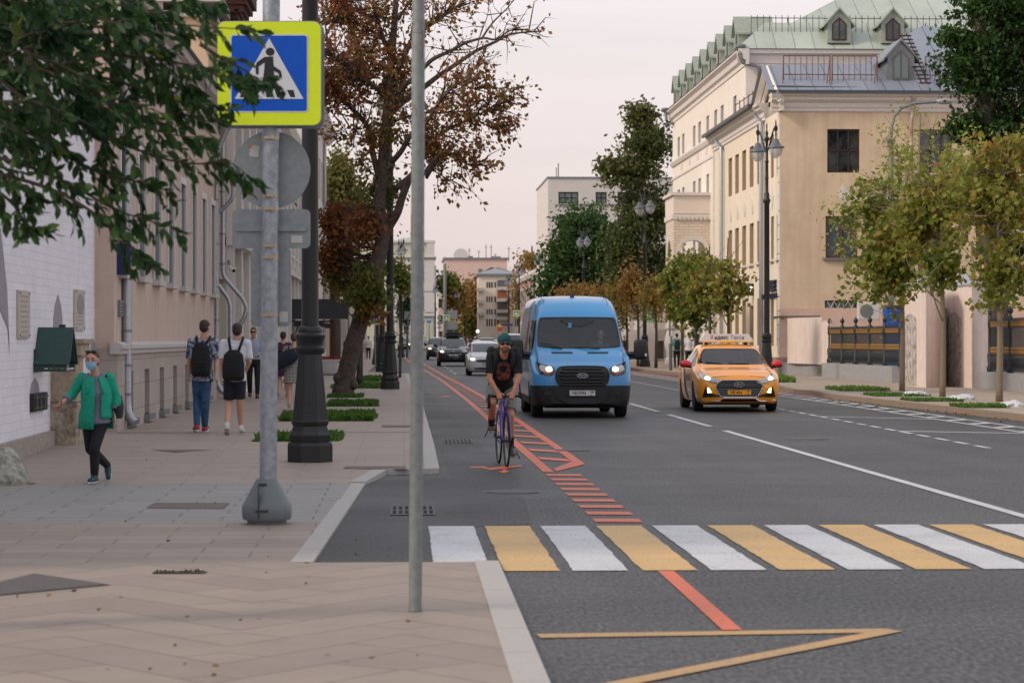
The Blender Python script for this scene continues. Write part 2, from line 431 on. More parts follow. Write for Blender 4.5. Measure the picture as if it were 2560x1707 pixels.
def strip(pts,w):
 """polyline band of width w (in x)"""
 return[[(pts[i][0]-w/2,pts[i][1]),(pts[i][0]+w/2,pts[i][1]),(pts[i+1][0]+w/2,pts[i+1][1]),(pts[i+1][0]-w/2,pts[i+1][1])] for i in range(len(pts)-1)]
CY0,CY1=16.62,20.62
def rough_rect(x0,x1,y0,y1,r=.006):
 n=26
 L=[(x0+rnd.uniform(-r,r),y0+(y1-y0)*i/n) for i in range(n+1)]
 Rr=[(x1+rnd.uniform(-r,r),y0+(y1-y0)*i/n) for i in range(n,-1,-1)]
 return L+Rr
mark('crossing_stripes',[rough_rect(.21+.4775*i,.595+.4775*i,CY0+(.55 if i==0 else 0),CY1) for i in range(0,22,2)],m_white)
mark('crossing_stripes',[rough_rect(.21+.4775*i,.595+.4775*i,CY0,CY1) for i in range(1,22,2)],m_yel)
mark('lane_line',strip([(5.58,-5),(5.58,16.5)],.12)+strip([(5.58,20.75),(5.58,41.9)],.12),m_white)
mark('lane_dashes',[q for(a,c) in[(43.9,50.9),(52.9,59.6)]+[(61.5+9*i,67.5+9*i) for i in range(25)] for q in strip([(5.58,a),(5.58,c)],.12)],m_white)
mark('lane_dashes',[q for(a,c) in[(110+9*i,114+9*i) for i in range(20)] for q in strip([(2.35,a),(2.35,c)],.1)],m_white)
mark('bus_lane_dots',[q for i in range(110) for q in strip([(8.55,35+1.35*i),(8.55,35.9+1.35*i)],.1)],m_white)
mark('buffer_lines',strip([(11.15-.15,-5),(11.15,60),(10.85,88),(10.6,180)],.09)+strip([(10.62-.15,-5),(10.6,60),(10.35,88),(10.1,180)],.09),m_white)
mark('buffer_hatching',[[(10.63,y),(11.1,y+.5),(11.1,y+.95),(10.63,y+.45)] for y in np.arange(20,78,1.9)]+[[(10.3,y),(10.8,y+.5),(10.8,y+.95),(10.3,y+.45)] for y in np.arange(84,170,1.9)],m_white,z=.0085)
for(a,c) in(((2040,1041),(2330,1048)),((2245,1078),(2575,1084))):
 q=G(*a);r_=G(*c);mark('bay_line',[[(q.x,q.y-.12),(r_.x,r_.y-.12),(r_.x,r_.y+.12),(q.x,q.y+.12)]],m_white)
mark('red_lane_strip',[[(11.2,66),(11.55,62),(11.6,78),(11.2,78)],[(10.9,88),(11.4,88),(11.4,150),(10.9,150)]],m_red)
Lo=[(1.73,28.95),(1.70,40),(1.66,61),(1.50,86),(1.41,96),(.95,130),(.45,160),(.1,200),(-.3,240)]
Ro=[(2.25,30.9),(2.25,35),(2.23,47),(2.18,67),(1.98,86),(1.80,98),(1.5,130),(1.2,160)]
mark('cycle_lane_line',strip(Lo,.13),m_or)
mark('cycle_lane_line',strip(Ro,.13),m_or);mark('cycle_lane_tip',[[(2.3,30.7),(2.22,31.6),(1.84,29.7),(1.84,29.1)]],m_or,z=.0075)
mark('cycle_lane_rungs',[[(1.80-max(0,y-60)*.004,y),(2.17-max(0,y-60)*.004,y-.55),(2.17-max(0,y-60)*.004,y+.15),(1.80-max(0,y-60)*.004,y+.75)] for y in[31.9+2.5*i for i in range(27)]],m_or,z=.0085)
mark('cycle_lane_bars',[[(1.67,y),(2.08,y-.06),(2.08,y+.34),(1.67,y+.4)] for y in[21.05+.885*i for i in range(9)]],m_or)
mark('cycle_lane_line',strip([(1.80,13.2),(1.80,16.58)],.11),m_or)
q0,q1,q2=G(1346,1591),G(2232,1577),G(1480,1724)
def thick(a,c,w):
 d=(c-a);d.z=0;d.normalize();n=Vector((-d.y,d.x,0))*w/2
 return[a-n,c-n,c+n,a+n]
mark('zigzag_line',[thick(q0,q1,.17)],m_tan);mark('zigzag_line',[thick(q1,q2,.13)],m_tan,z=.0068)
def sp(pts):return[(G(x,y).x,G(x,y).y) for x,y in pts]
mark('sprayed_mark',[sp([(1175,1167),(1210,1166),(1222,1171),(1255,1166),(1305,1163),(1306,1166),(1262,1172),(1225,1175),(1205,1170),(1176,1170)]),sp([(1245,1179),(1256,1177),(1257,1173),(1266,1173),(1266,1177),(1276,1178),(1260,1183)])],m_or)
mark('sprayed_mark',[sp([(1100,991),(1120,989),(1128,991),(1108,993)])],m_or)
m_iron=M('cast_iron',(88,84,82),rough=.6,nz=.25,ns=30,bump=.4,bs=150)
m_ironr=brickmat('rusty_plate',(138,116,106),(128,106,98),(92,78,72),.05,.05,.012,rough=.7,nz=.15,ns=5)
m_hole=M('drain_dark',(14,14,15),rough=.9)
def cover(px,py,w_px,z,label):
 c=G(px,py,z);s=FPX/((c.x*SA+c.y*CA));r=w_px/s/2
 t=thing('manhole_cover',label,'manhole cover',(c.x,c.y,z+.004))
 MB().lathe([(r,0),(r,.004)],n=32).build('rim',M('cover_rim',(120,114,110),rough=.5,nz=.2,ns=30),t)
 MB().lathe([(r*.93,.004),(r*.93,.008)],n=32).build('lid',m_iron,t)
cover(1281,1230,146,0,'round iron manhole cover in dark asphalt before the zebra crossing')
cover(1430,1126,100,0,'flat iron manhole cover beside the tip of the orange cycle marking')
cover(2020,1097,110,0,'worn manhole cover in the road right of the orange taxi')
def grate(px0,px1,py0,py1,label,n=7,z=0):
 a=G(px0,py1,z);c=G(px1,py0,z)
 t=thing('drain_grate',label,'drain grate',((a.x+c.x)/2,(a.y+c.y)/2,z+.004))
 W,D=abs(c.x-a.x)/2,abs(c.y-a.y)/2
 MB().box(-W,W,-D,D,0,.003).build('pit',m_hole,t)
 b=MB()
 for i in range(n+1):
  x=-W+2*W*i/n;b.box(x-W*.06,x+W*.06,-D,D,.003,.009)
 for y in(-D,0,D):b.box(-W*1.05,W*1.05,y-D*.09,y+D*.09,.003,.0085)
 b.build('bars',m_iron,t)
grate(978,1083,1267,1288,'black slotted drain grate in the asphalt beside the diagonal kerb')
grate(1112,1176,1100,1109,'small drain grate in the gutter left of the cyclist')
def plate(pts,label,mat,z):
 g=[G(x,y,z) for x,y in pts];cx=sum(p.x for p in g)/len(g);cy=sum(p.y for p in g)/len(g)
 t=thing('access_plate',label,'access plate',(cx,cy,z+.002))
 b=MB();b.prism([(p.x-cx,p.y-cy) for p in g],(0,0,0),(1,0,0),(0,1,0),(0,0,.003));b.build('frame',m_iron,t)
 b=MB();b.prism([((p.x-cx)*.95,(p.y-cy)*.93) for p in g],(0,0,.003),(1,0,0),(0,1,0),(0,0,.003));b.build('lid',mat,t)
plate([(364,1272),(385,1257),(576,1258),(560,1273)],'reddish rectangular plate set in the grey paving left of the sign pole',m_ironr,.02)
plate([(858,1172),(862,1157),(1015,1158),(1020,1174)],'pinkish access plate in the paving right of the big black lamp base',m_ironr,.06)
plate([(355,1124),(450,1121),(540,1125),(440,1131)],'long dark access plate in the pavement ahead of the walking woman',m_ironr,.105)
plate([(-60,1470),(85,1434),(275,1462),(-60,1495)],'large dark square cover set in the near paving at the left edge',brickmat('patterned_iron',(112,104,99),(102,95,90),(66,62,60),.06,.06,.014,rough=.65,nz=.15,ns=5),.02)
plate([(955,1068),(955,1063),(1025,1063),(1025,1068)],'thin pale plate in the pavement behind the grass squares',m_ironr,.13)
b=MB()
a=G(330,1081,.134);c=G(1100,1089,.134)
b.quad((-4.5,a.y-.05,.134),(KX-.18,a.y-.05,.134),(KX-.18,a.y+.05,.134),(-4.5,a.y+.05,.134))
tag(b.build('slot_drain',m_iron),'narrow dark slotted drain line running across the pavement','drain')
m_plant=leafmat('grass_green',[(52,84,30),(68,104,38),(92,126,50),(124,148,74)])
def GS(px,py):
 z=.13
 for _ in range(12):z=ztop(G(px,py,z).y)
 return G(px,py,z)
# ====== buildings
m_glass=M('window_glass',(26,31,34),rough=.06,spec=.8,c2=(74,80,78),ns=.8)  # paler noise blotches in the colour imitate varied reflections in the panes
m_glassl=M('bright_window_glass',(96,112,112),rough=.08,spec=.8)
m_wframe=M('white_frame',(208,204,200),rough=.5)
m_brown=M('brown_frame',(64,36,28),rough=.5)
m_dframe=M('dark_frame',(42,38,36),rough=.5)
m_galv=M('galvanised_pipe',(168,172,178),rough=.38,metal=.7,nz=.12,ns=6)
m_zinc=M('grey_paint_metal',(128,132,134),rough=.4,metal=.5,nz=.1,ns=5)
class Wall:
 """one facade: plane through o, direction u, outward normal n; openings cut as real holes"""
 def __init__(s,parent,o,u,n,W,z0,z1,mat,reveal=None,depth=.3):
  s.p=parent;s.o=Vector(o);s.u=Vector(u).normalized();s.n=Vector(n).normalized();s.W=W;s.z0=z0;s.z1=z1
  s.mat=mat;s.rev=reveal or mat;s.d=depth;s.ops=[];s.ex=[]
 def P(s,a,z,out=0):return s.o+s.u*a+s.n*out+Vector((0,0,z))
 def a_of(s,pt):return(Vector(pt)-s.o).dot(s.u)
 def win(s,a0,a1,z0,z1,frame=None,glass=None,nx=2,nz_=(.7,),trim=0,trim_mat=None,fw=.06,sill=0,sill_mat=None,pane=True,depth=None,label=None,blank=False):
  s.ops.append((min(a0,a1),max(a0,a1),z0,z1,frame,glass,nx,nz_,trim,trim_mat,fw,sill,sill_mat,pane,depth or s.d,label,blank));return s
 def band(s,name,z0,z1,out,mat,a0=None,a1=None,parent=None):
  a0=0 if a0 is None else a0;a1=s.W if a1 is None else a1
  b=MB();c=s.P((a0+a1)/2,(z0+z1)/2,out/2-.002)
  b.obox(c,s.u*(a1-a0)/2,s.n*(out/2+.002),Vector((0,0,(z1-z0)/2)))
  return b.build(name,mat,s.p,world=True)
 def build(s,name='wall',part=True):
  us=sorted({0,s.W}|{a for o in s.ops for a in o[:2]});zs=sorted({s.z0,s.z1}|{a for o in s.ops for a in o[2:4]})
  b=MB()
  for i in range(len(us)-1):
   run=None
   for j in range(len(zs)-1):
    cu,cz=(us[i]+us[i+1])/2,(zs[j]+zs[j+1])/2
    if any(o[0]<cu<o[1] and o[2]<cz<o[3] for o in s.ops):continue
    b.quad(s.P(us[i],zs[j]),s.P(us[i+1],zs[j]),s.P(us[i+1],zs[j+1]),s.P(us[i],zs[j+1]))
  b.cur=1
  for(a0,a1,z0,z1,fr,gl,nx,nzz,tr,trm,fw,sill,sm,pane,d,lab,blank) in s.ops:
   q=[(a0,z0),(a1,z0),(a1,z1),(a0,z1)]
   for k in range(4):
    (p,r),(p2,r2)=q[k],q[(k+1)%4]
    b.quad(s.P(p,r),s.P(p2,r2),s.P(p2,r2,-d),s.P(p,r,-d))
   if blank:b.quad(s.P(a0,z0,-d),s.P(a1,z0,-d),s.P(a1,z1,-d),s.P(a0,z1,-d))
  wo_=b.build(name,[s.mat,s.rev],s.p,world=True,fix=False)
  for(a0,a1,z0,z1,fr,gl,nx,nzz,tr,trm,fw,sill,sm,pane,d,lab,blank) in s.ops:
   if not blank:
    f=MB();ub,zb=s.u,Vector((0,0,1));dp=-d*.8
    def bar(x0,x1,y0,y1):
     f.obox(s.P((x0+x1)/2,(y0+y1)/2,dp),ub*(x1-x0)/2,s.n*.035,zb*(y1-y0)/2)
    bar(a0,a0+fw,z0,z1);bar(a1-fw,a1,z0,z1);bar(a0+fw,a1-fw,z0,z0+fw);bar(a0+fw,a1-fw,z1-fw,z1)
    for k in range(1,nx):
     x=a0+(a1-a0)*k/nx;bar(x-fw*.45,x+fw*.45,z0+fw,z1-fw)
    for t in nzz:
     z=z0+(z1-z0)*t;bar(a0+fw,a1-fw,z-fw*.4,z+fw*.4)
    fo=f.build('window',fr or m_wframe,s.p,world=True)
    if lab:fo['label']=lab
    g=MB();g.obox(s.P((a0+a1)/2,(z0+z1)/2,dp-.005),ub*(a1-a0)/2,s.n*.012,zb*(z1-z0)/2)
    go=g.build('pane',gl or m_glass,None);go.parent=fo
    go.matrix_parent_inverse=fo.matrix_parent_inverse.copy() if False else(fo.parent.matrix_basis@fo.matrix_parent_inverse).inverted()
   if tr:
    f=MB();t=tr
    for(x0,x1,y0,y1) in((a0-t,a0,z0,z1+t),(a1,a1+t,z0,z1+t),(a0,a1,z1,z1+t)):
     f.obox(s.P((x0+x1)/2,(y0+y1)/2,.02),s.u*(x1-x0)/2,s.n*.022,Vector((0,0,(y1-y0)/2)))
    f.build('window_trim',trm or m_wframe,s.p,world=True)
   if sill:
    f=MB();f.obox(s.P((a0+a1)/2,z0-.05,sill/2-.03),s.u*((a1-a0)/2+.12),s.n*(sill/2+.03),Vector((0,0,.05)))
    f.build('window_sill',sm or m_wframe,s.p,world=True)
  return wo_
def shell(parent,x0,x1,y0,y1,z0,z1,mat,skip=''):
 """plain remaining sides of a block; skip names the facades built apart (W E S N)"""
 b=MB()
 if 'W' not in skip:b.quad((x0,y0,z0),(x0,y1,z0),(x0,y1,z1),(x0,y0,z1))
 if 'E' not in skip:b.quad((x1,y0,z0),(x1,y1,z0),(x1,y1,z1),(x1,y0,z1))
 if 'S' not in skip:b.quad((x0,y0,z0),(x1,y0,z0),(x1,y0,z1),(x0,y0,z1))
 if 'N' not in skip:b.quad((x0,y1,z0),(x1,y1,z0),(x1,y1,z1),(x0,y1,z1))
 b.quad((x0,y0,z1),(x1,y0,z1),(x1,y1,z1),(x0,y1,z1))
 return b.build('outer_wall',mat,parent,world=True,fix=False)
def cornice(parent,name,x,y0,y1,prof,mat,side=1,ends=True):
 """moulded run along y at plane x; prof = [(out, z), ...] closed polygon"""
 b=MB();n=len(prof)
 a=[(x+side*p[0],y0,p[1]) for p in prof];c=[(x+side*p[0],y1,p[1]) for p in prof]
 b.add(a+c,[tuple(range(n)),tuple(range(2*n-1,n-1,-1))]+[(i,(i+1)%n,n+(i+1)%n,n+i) for i in range(n)])
 return b.build(name,mat,parent,world=True)
def downpipe(label,pts,r=.07,clamps=(),hopper=False,mat=None):
 t=thing('downpipe',label,'downpipe',tuple(pts[-1]))
 b=MB();b.tube(pts,r,12);b.build('pipe',mat or m_galv,t,world=True,smooth=True)
 for c in clamps:
  MB().lathe([(r+.012,-.02),(r+.012,.02)],c,12).obox((c[0]-.12,c[1],c[2]),(.12,0,0),(0,.01,0),(0,0,.01)).build('clamp',m_zinc,t,world=True)
 if hopper:
  p=pts[0];MB().lathe([(r*1.1,-.02),(r*2.6,.22),(r*2.6,.32),(r*2.3,.32)],p,12).build('hopper',mat or m_galv,t,world=True)
 return t
XW=-4.9
m_wb=brickmat('whitewashed_brick',(234,232,238),(228,226,232),(218,216,223),.34,.11,.008,axes='yz',rough=.8,nz=.07,ns=2.5,bump=.3,smooth=.6)
m_stone=M('old_limestone',(176,160,138),rough=.85,nz=.15,ns=5,c2=(150,134,114),bump=.4,bs=25)
m_stoneD=M('weathered_stone',(168,156,136),rough=.9,nz=.25,ns=6,c2=(112,104,90),bump=.5,bs=18)
t=thing('brick_wall','white painted old brick wall at the left edge with pointed niches','wall',(XW,33,.1))
W1=Wall(t,(XW,16,0),(0,1,0),(1,0,0),22.6,.32,5.5,m_wb)
W1.build()
shell(t,-9,XW,16,38.6,0.32,5.5,m_wb,'E')
b=MB();b.box(XW-.3,XW+.07,16,33.75,0,.33);b.box(XW-.3,XW+.05,34.6,38.5,0,.3)
b.build('plinth',M('wall_footing',(158,146,138),rough=.85,nz=.2,ns=4,bump=.4,bs=20),t,world=True)
b=MB();b.box(-9,XW+.16,16,38.5,5.5,5.58);b.build('coping',M('dark_coping',(60,58,58),rough=.6),t,world=True)
def niche(mb,yc,w,z0,z1,depth=.02,x=XW):
 pts=[(-w/2,0),(w/2,0),(w/2,(z1-z0)*.55),(w*.36,(z1-z0)*.78),(0,z1-z0),(-w*.36,(z1-z0)*.78),(-w/2,(z1-z0)*.55)]
 mb.prism(pts,(x+.001,yc,z0),(0,1,0),(0,0,1),(depth,0,0))
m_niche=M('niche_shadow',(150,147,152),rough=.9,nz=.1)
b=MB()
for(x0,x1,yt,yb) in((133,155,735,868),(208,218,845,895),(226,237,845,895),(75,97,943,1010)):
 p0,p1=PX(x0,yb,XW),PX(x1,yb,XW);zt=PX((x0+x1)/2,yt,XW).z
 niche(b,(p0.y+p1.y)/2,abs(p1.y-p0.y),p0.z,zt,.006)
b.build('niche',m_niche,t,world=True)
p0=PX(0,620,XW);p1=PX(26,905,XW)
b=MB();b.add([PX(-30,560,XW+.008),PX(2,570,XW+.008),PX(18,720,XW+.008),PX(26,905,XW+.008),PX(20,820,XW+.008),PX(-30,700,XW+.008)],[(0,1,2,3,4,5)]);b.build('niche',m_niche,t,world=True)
m_rb=M('exposed_red_brick',(132,82,74),rough=.9,nz=.3,ns=20)
b=MB()
for(x,y,wd,h) in((58,1120,3,16),(75,1118,5,22),(84,1112,5,12),(89,1108,6,18),(98,1106,4,22),(101,1104,3,18),(121,1097,4,12)):
 q0,q1=PX(x,y,XW),PX(x+wd,y,XW)
 b.box(XW+.002,XW+.006,q0.y,q1.y,q0.z,q0.z+h/190)
b.build('bare_brick',m_rb,t,world=True)
m_plq=M('plaque_stone',(186,178,170),rough=.6,nz=.06,ns=8)
m_plqt=M('plaque_text',(150,142,134),rough=.7)
for(x0,x1,yt,yb,lab,oval) in((41,69,724,846,'pale stone plaque with rows of lettering on the white wall, the left one',0),(183,207,722,826,'pale stone memorial plaque with an oval portrait on the white wall',1)):
 a,c=PX(x0,yb,XW),PX(x1,yb,XW);zt=PX(x0,yt,XW).z;zb=a.z;yc=(a.y+c.y)/2;hw=(c.y-a.y)/2
 q=thing('wall_plaque',lab,'plaque',(XW,yc,zb))
 MB().rbox(XW+.002,XW+.035,yc-hw,yc+hw,zb,zt,.008).build('slab',m_plq,q,world=True)
 b=MB()
 n=9 if not oval else 4
 for k in range(n):
  z=zt-(.1 if not oval else.42)*1-k*(zt-zb-.15)/(9.5 if not oval else 9.5)*(1 if not oval else.9)
  z=(zt-.07-k*.065) if not oval else(zb+.27-k*.055)
  b.box(XW+.035,XW+.038,yc-hw*.75,yc+hw*(.7-.12*(k%3)),z-.012,z)
 if oval:b.prism([(hw*.7*math.cos(R(i*18)),.16*math.sin(R(i*18))) for i in range(20)],(XW+.035,yc,zt-.22),(0,1,0),(0,0,1),(.006,0,0))
 b.build('lettering',m_plqt,q,world=True)
 b=MB()
 for sy in(-1,1):
  for z in(zb+.04,zt-.04):b.lathe([(.012,0),(.012,.01)],(XW+.035,yc+sy*hw*.85,z),8,axis='x')
 b.build('stud',m_dframe,q,world=True)
m_green=M('dark_green_tin',(34,66,60),rough=.45,nz=.15,ns=8)
pc=PX(100,880,XW);yb_=pc.y
q=thing('roofed_wall_box','dark green gabled tin canopy mounted over an old niche on the white wall','canopy',(XW,yb_,PX(100,930,XW).z))
zt,ze,zl=PX(88,818,XW).z,PX(68,912,XW).z,PX(68,936,XW).z
b=MB();D_=.48;hw=.17
y0_,y1_=yb_-.62,yb_+.25
b=MB()
ym=(y0_+y1_)/2
for s_ in(-1,1):
 b.add([(XW,ym,zt),(XW+D_,ym,zt),(XW+D_,ym+s_*(y1_-y0_)/2,ze),(XW,ym+s_*(y1_-y0_)/2,ze),(XW,ym,zt-.03),(XW+D_,ym,zt-.03),(XW+D_,ym+s_*((y1_-y0_)/2-.02),ze-.01),(XW,ym+s_*((y1_-y0_)/2-.02),ze-.01)],[(0,1,2,3),(4,5,6,7),(0,1,5,4),(1,2,6,5),(2,3,7,6),(3,0,4,7)])
b.build('roof',m_green,q,world=True,fix=True)
b=MB()
for y in(y0_+.05,y1_-.05):
 b.box(XW,XW+D_-.04,y-.02,y+.02,ze-.05,ze);b.box(XW,XW+D_-.04,y-.02,y+.02,zl+.03,zl+.055)
for k in range(6):b.box(XW+.05+k*.07,XW+.07+k*.07,y0_+.04,y0_+.06,zl+.05,ze-.03)
b.box(XW,XW+.02,y0_+.05,y1_-.05,zl+.02,ze+.2)
b.build('bracket',m_green,q,world=True)
b=MB()
for k in range(5):b.box(XW+D_-.05,XW+D_-.035,y0_+.04,y0_+.16,zl+.05+k*.025,zl+.062+k*.025)
for k in range(6):b.box(XW+D_-.05,XW+D_-.035,y0_+.2+k*.09,y0_+.235+k*.09,zl+.05,zl+.08)
b.build('fretwork',M('white_trim',(205,205,205),rough=.6),q,world=True)
a,c=PX(74,1030,XW),PX(108,985,XW)
q=thing('iron_shutter','small black iron door leaf fixed in the pointed niche of the white wall','iron shutter',(XW,a.y,a.z))
b=MB();b.box(XW,XW+.06,a.y,c.y,a.z,a.z+.24);b.build('leaf',M('black_iron',(24,26,26),rough=.5,nz=.3,ns=30,bump=.5,bs=60),q,world=True)
b=MB()
for k in range(3):b.box(XW+.06,XW+.08,a.y+.1+k*.35,a.y+.16+k*.35,a.z+.02,a.z+.22)
for z in(.04,.18):b.box(XW+.06,XW+.075,a.y,c.y,a.z+z,a.z+z+.02)
b.build('strap',M('worn_iron',(70,72,72),rough=.5,nz=.3,ns=30),q,world=True)
q=thing('stone_pillar','weathered limestone pier with a carved cap standing against the white wall','pillar',(XW,34,.13))
b=MB();b.rbox(XW-.1,XW+.36,33.8,34.5,.72,1.36,.015);b.build('shaft',m_stone,q,world=True)
b=MB();b.rbox(XW-.1,XW+.37,33.78,34.52,.1,.715,.03);b.build('base',m_stoneD,q,world=True)
b=MB();b.rbox(XW-.1,XW+.44,33.7,34.6,1.365,1.56,.02);b.rbox(XW-.1,XW+.48,33.66,34.64,1.53,1.6,.012);b.build('cap',m_stone,q,world=True)
p=PX(165,868,XW)
q=thing('wall_spotlight','tiny black spotlight standing on the stone pier cap','spotlight',(XW+.12,34.1,1.6))
MB().lathe([(.012,0),(.012,.05)],(0,0,0),8).build('stem',m_dframe,q);MB().rbox(-.045,.045,-.03,.03,.05,.2,.008).build('head',m_dframe,q)
c0=G(14,1209,.03)
q=thing('stone_guard','whitewashed conical stone guard with peeling paint at the foot of the white wall','guard stone',(c0.x,c0.y,.03))
MB().lathe([(.3,-.03),(.28,.05),(.2,.2),(.13,.33),(.08,.38),(.03,.4)],(0,0,0),20).build('stone',M('peeling_whitewash',(178,176,166),rough=.9,nz=.2,ns=10,c2=(120,124,112),bump=.6,bs=20),q,smooth='all')
MB().lathe([(.33,-.03),(.33,.015)],(0,0,0),20).build('foot',m_stoneD,q)
def camera_box(name,loc,label,flip=1):
 q=thing('security_camera',label,'security camera',loc)
 MB().box(-.02,.05,-.03,.03,.12,.25).build('junction_box',m_zinc,q)
 MB().tube([(0,0,.08),(.07,0,.05)],.014,8).build('arm',m_wframe,q)
 MB().tube([(.02,.02,.07),(.15,-.16,-.02)],.045,12).build('body',M('camera_white',(214,214,216),rough=.35),q)
 MB().tube([(.15,-.16,-.02),(.165,-.18,-.03)],.04,12).build('lens',m_hole,q)
p=PX(250,630,XW);camera_box('c',p,'white tube security camera on the corner of the white brick wall')
m_pink=M('pink_stucco',(200,178,164),rough=.85,st=.14,nz=.05,ns=1.2,bump=.1,bs=30)
m_lime=brickmat('limestone_plinth',(178,166,156),(168,156,146),(146,134,126),.9,.42,.008,axes='yz',rough=.75,nz=.08,ns=2.5)
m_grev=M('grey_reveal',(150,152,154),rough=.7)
m_cor=M('cream_moulding',(190,184,180),rough=.7,nz=.05,ns=3)
XP=-4.6;y0p,y1p=38.6,58.9
t=thing('pink_building','pale pink stucco building with tall narrow windows along the left pavement','building',(XP,y0p,.1))
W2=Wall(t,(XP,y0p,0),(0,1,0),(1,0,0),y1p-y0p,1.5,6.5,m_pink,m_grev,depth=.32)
for k in range(8):
 a=39.35+2.62*k-y0p
 if a+1.1<y1p-y0p:W2.win(a,a+1.12,2.68,4.8,m_wframe,m_glass,2,(.7,),trim=.14,sill=.14,sill_mat=m_cor)
W2.build()
W3=Wall(t,(XP+.06,y0p,0),(0,1,0),(1,0,0),y1p-y0p,0.05,1.42,m_lime,m_lime,depth=.4)
for k in range(8):
 a=40.0+2.62*k-y0p
 if a+1<y1p-y0p:W3.win(a,a+.8,.28,1.07,m_dframe,m_glass,1,(),sill=.1,sill_mat=m_zinc)
W3.build('plinth')
cornice(t,'plinth_moulding',XP,y0p-.1,y1p,[(-.05,1.36),(.11,1.36),(.11,1.42),(.15,1.44),(.15,1.5),(.06,1.55),(-.05,1.55)],m_cor)
cornice(t,'cornice',XP,y0p-.4,y1p,[(-.1,6.45),(.04,6.45),(.04,6.55),(.08,6.57),(.08,6.7),(.16,6.76),(.16,6.8),(.3,6.88),(.3,6.96),(.42,7.0),(.46,7.12),(-.1,7.12)],m_cor)
cornice(t,'roof_edge',XP,y0p-.5,y1p,[(-.4,7.122),(.52,7.122),(.52,7.17),(-.4,7.3)],M('dark_tin',(58,58,60),rough=.5))
shell(t,-11,XP-.001,y0p,y1p,.05,7.1,m_pink,'E')
b=MB();b.box(XP,XP+.059,y0p-.03,y0p+.06,.05,1.36);b.box(-9,XP,y0p-.03,y0p-.001,.05,1.45);b.build('end_plinth',m_lime,t,world=True)
for k in range(6):
 a=39.35+2.62*k
 for j in range(3):MB().box(XP,XP+.03,a+.1+j*.33,a+.22+j*.33,4.95,5.35).build('frieze_panel',m_cor,t,world=True)
a,c=PX(292,687,XP),PX(303,612,XP)
q=thing('blue_nameplate','narrow dark blue vertical nameplate beside the first downpipe on the pink wall','nameplate',(XP,a.y,a.z))
MB().rbox(XP,XP+.22,a.y,a.y+.06,a.z,c.z,.005).build('plate',M('navy_enamel',(22,36,92),rough=.4),q,world=True)
MB().box(XP,XP+.06,a.y+.01,a.y+.05,c.z,c.z+.08).build('bracket',m_zinc,q,world=True)
a=PX(294,790,XP)
q=thing('intercom_panel','small grey intercom panel on the corner of the pink building','intercom',(XP,a.y,a.z))
MB().rbox(XP,XP+.05,a.y,a.y+.4,a.z,a.z+.26,.006).build('case',m_zinc,q,world=True)
b=MB();[b.box(XP+.05,XP+.055,a.y+.05,a.y+.35,a.z+.04+.05*k,a.z+.055+.05*k) for k in range(4)];b.build('buttons',m_dframe,q,world=True)
def xpipe(pts,X):return[PX(x,y,X) for x,y in pts]
YP1=PX(317,900,-4.38).y
def pv(px,py,Y):return PY(px,py,Y)
Yq=39.7
downpipe('thick grey downpipe on the near corner of the pink building',[pv(345,78,Yq),pv(332,105,Yq),pv(312,150,Yq),pv(316,300,Yq),pv(317,1005,Yq),pv(319,1030,Yq-.02),pv(327,1048,Yq-.06),pv(338,1058,Yq-.1)],.078,[pv(317,y,Yq) for y in(665,827,913,985)])
Yq=59.3
downpipe('tall galvanised downpipe between the pink and the grey green buildings',[pv(592,290,Yq),pv(566,325,Yq),pv(545,372,Yq),pv(540,395,Yq),pv(541,940,Yq),pv(545,962,Yq),pv(553,976,Yq),pv(562,982,Yq)],.072,[pv(540,y,Yq) for y in(500,610,717,800,880)])
downpipe('short galvanised pipe with a funnel joining the tall downpipe',[pv(583,465,Yq+.1),pv(583,485,Yq+.1),pv(578,500,Yq+.1),pv(560,520,Yq+.1),pv(545,532,Yq+.1)],.05,[],hopper=True)
downpipe('thin galvanised downpipe bending away round the grey green building',[pv(557,320,Yq+.3),pv(557,680,Yq+.3),pv(562,695,Yq+.3),pv(606,745,Yq+.3),pv(617,770,Yq+.3),pv(610,795,Yq+.3),pv(590,830,Yq+.3),pv(588,980,Yq+.3)],.058,[pv(557,y,Yq+.3) for y in(480,585,660)])
downpipe('short downpipe elbow low on the beige strip of wall',[pv(546,712,Yq+.15),pv(570,745,Yq+.15),pv(576,765,Yq+.15),pv(576,985,Yq+.15)],.055,[])
m_beige=M('peach_stucco',(206,180,152),rough=.85,nz=.05,ns=1.5)
t=thing('peach_building','peach stucco building slice rising behind the pink one with a white dentil cornice','building',(-5,59,.1))
shell(t,-12,-4.75,59,64,.05,9.4,m_beige)
b=MB();b.box(-12,-4.6,58.85,64,9.4,9.55);b.box(-12,-4.45,58.7,64,9.75,10.0)
for k in range(14):b.box(-11.8+k*.52,-11.55+k*.52,58.85,59,9.5,9.8)
b.build('cornice',m_cor,t,world=True)
b=MB();b.box(-4.75,-4.6,59,62.8,.05,1.5);b.box(-4.75,-4.57,59,62.8,3.1,3.3);b.build('plinth',m_lime,t,world=True)
t=thing('brick_tower','dark red brick corbelled top of a bay above the grey green building','tower',(-5,63,9.5))
m_dred=M('dark_red_brick',(78,46,40),rough=.8,nz=.15,ns=8,bump=.3,bs=30)
b=MB()
zc=9.3
for i,(o_,h) in enumerate(((0,.5),(.1,.12),(.16,.1),(.24,.12),(.34,.14),(.44,.3))):
 b.box(-5.3-.2,-4.35+o_,62.3-o_,64.5,zc,zc+h);zc+=h+.001
b.build('corbelling',m_dred,t,world=True)
b=MB()
for k in range(5):b.box(-5.1+k*.22,-5.0+k*.22,62.05,62.3,9.95,10.12)
b.build('dentils',m_dred,t,world=True)
b=MB();b.box(-5.5,-3.88,61.8,64.5,zc,zc+.1);b.build('roof',m_dframe,t,world=True)
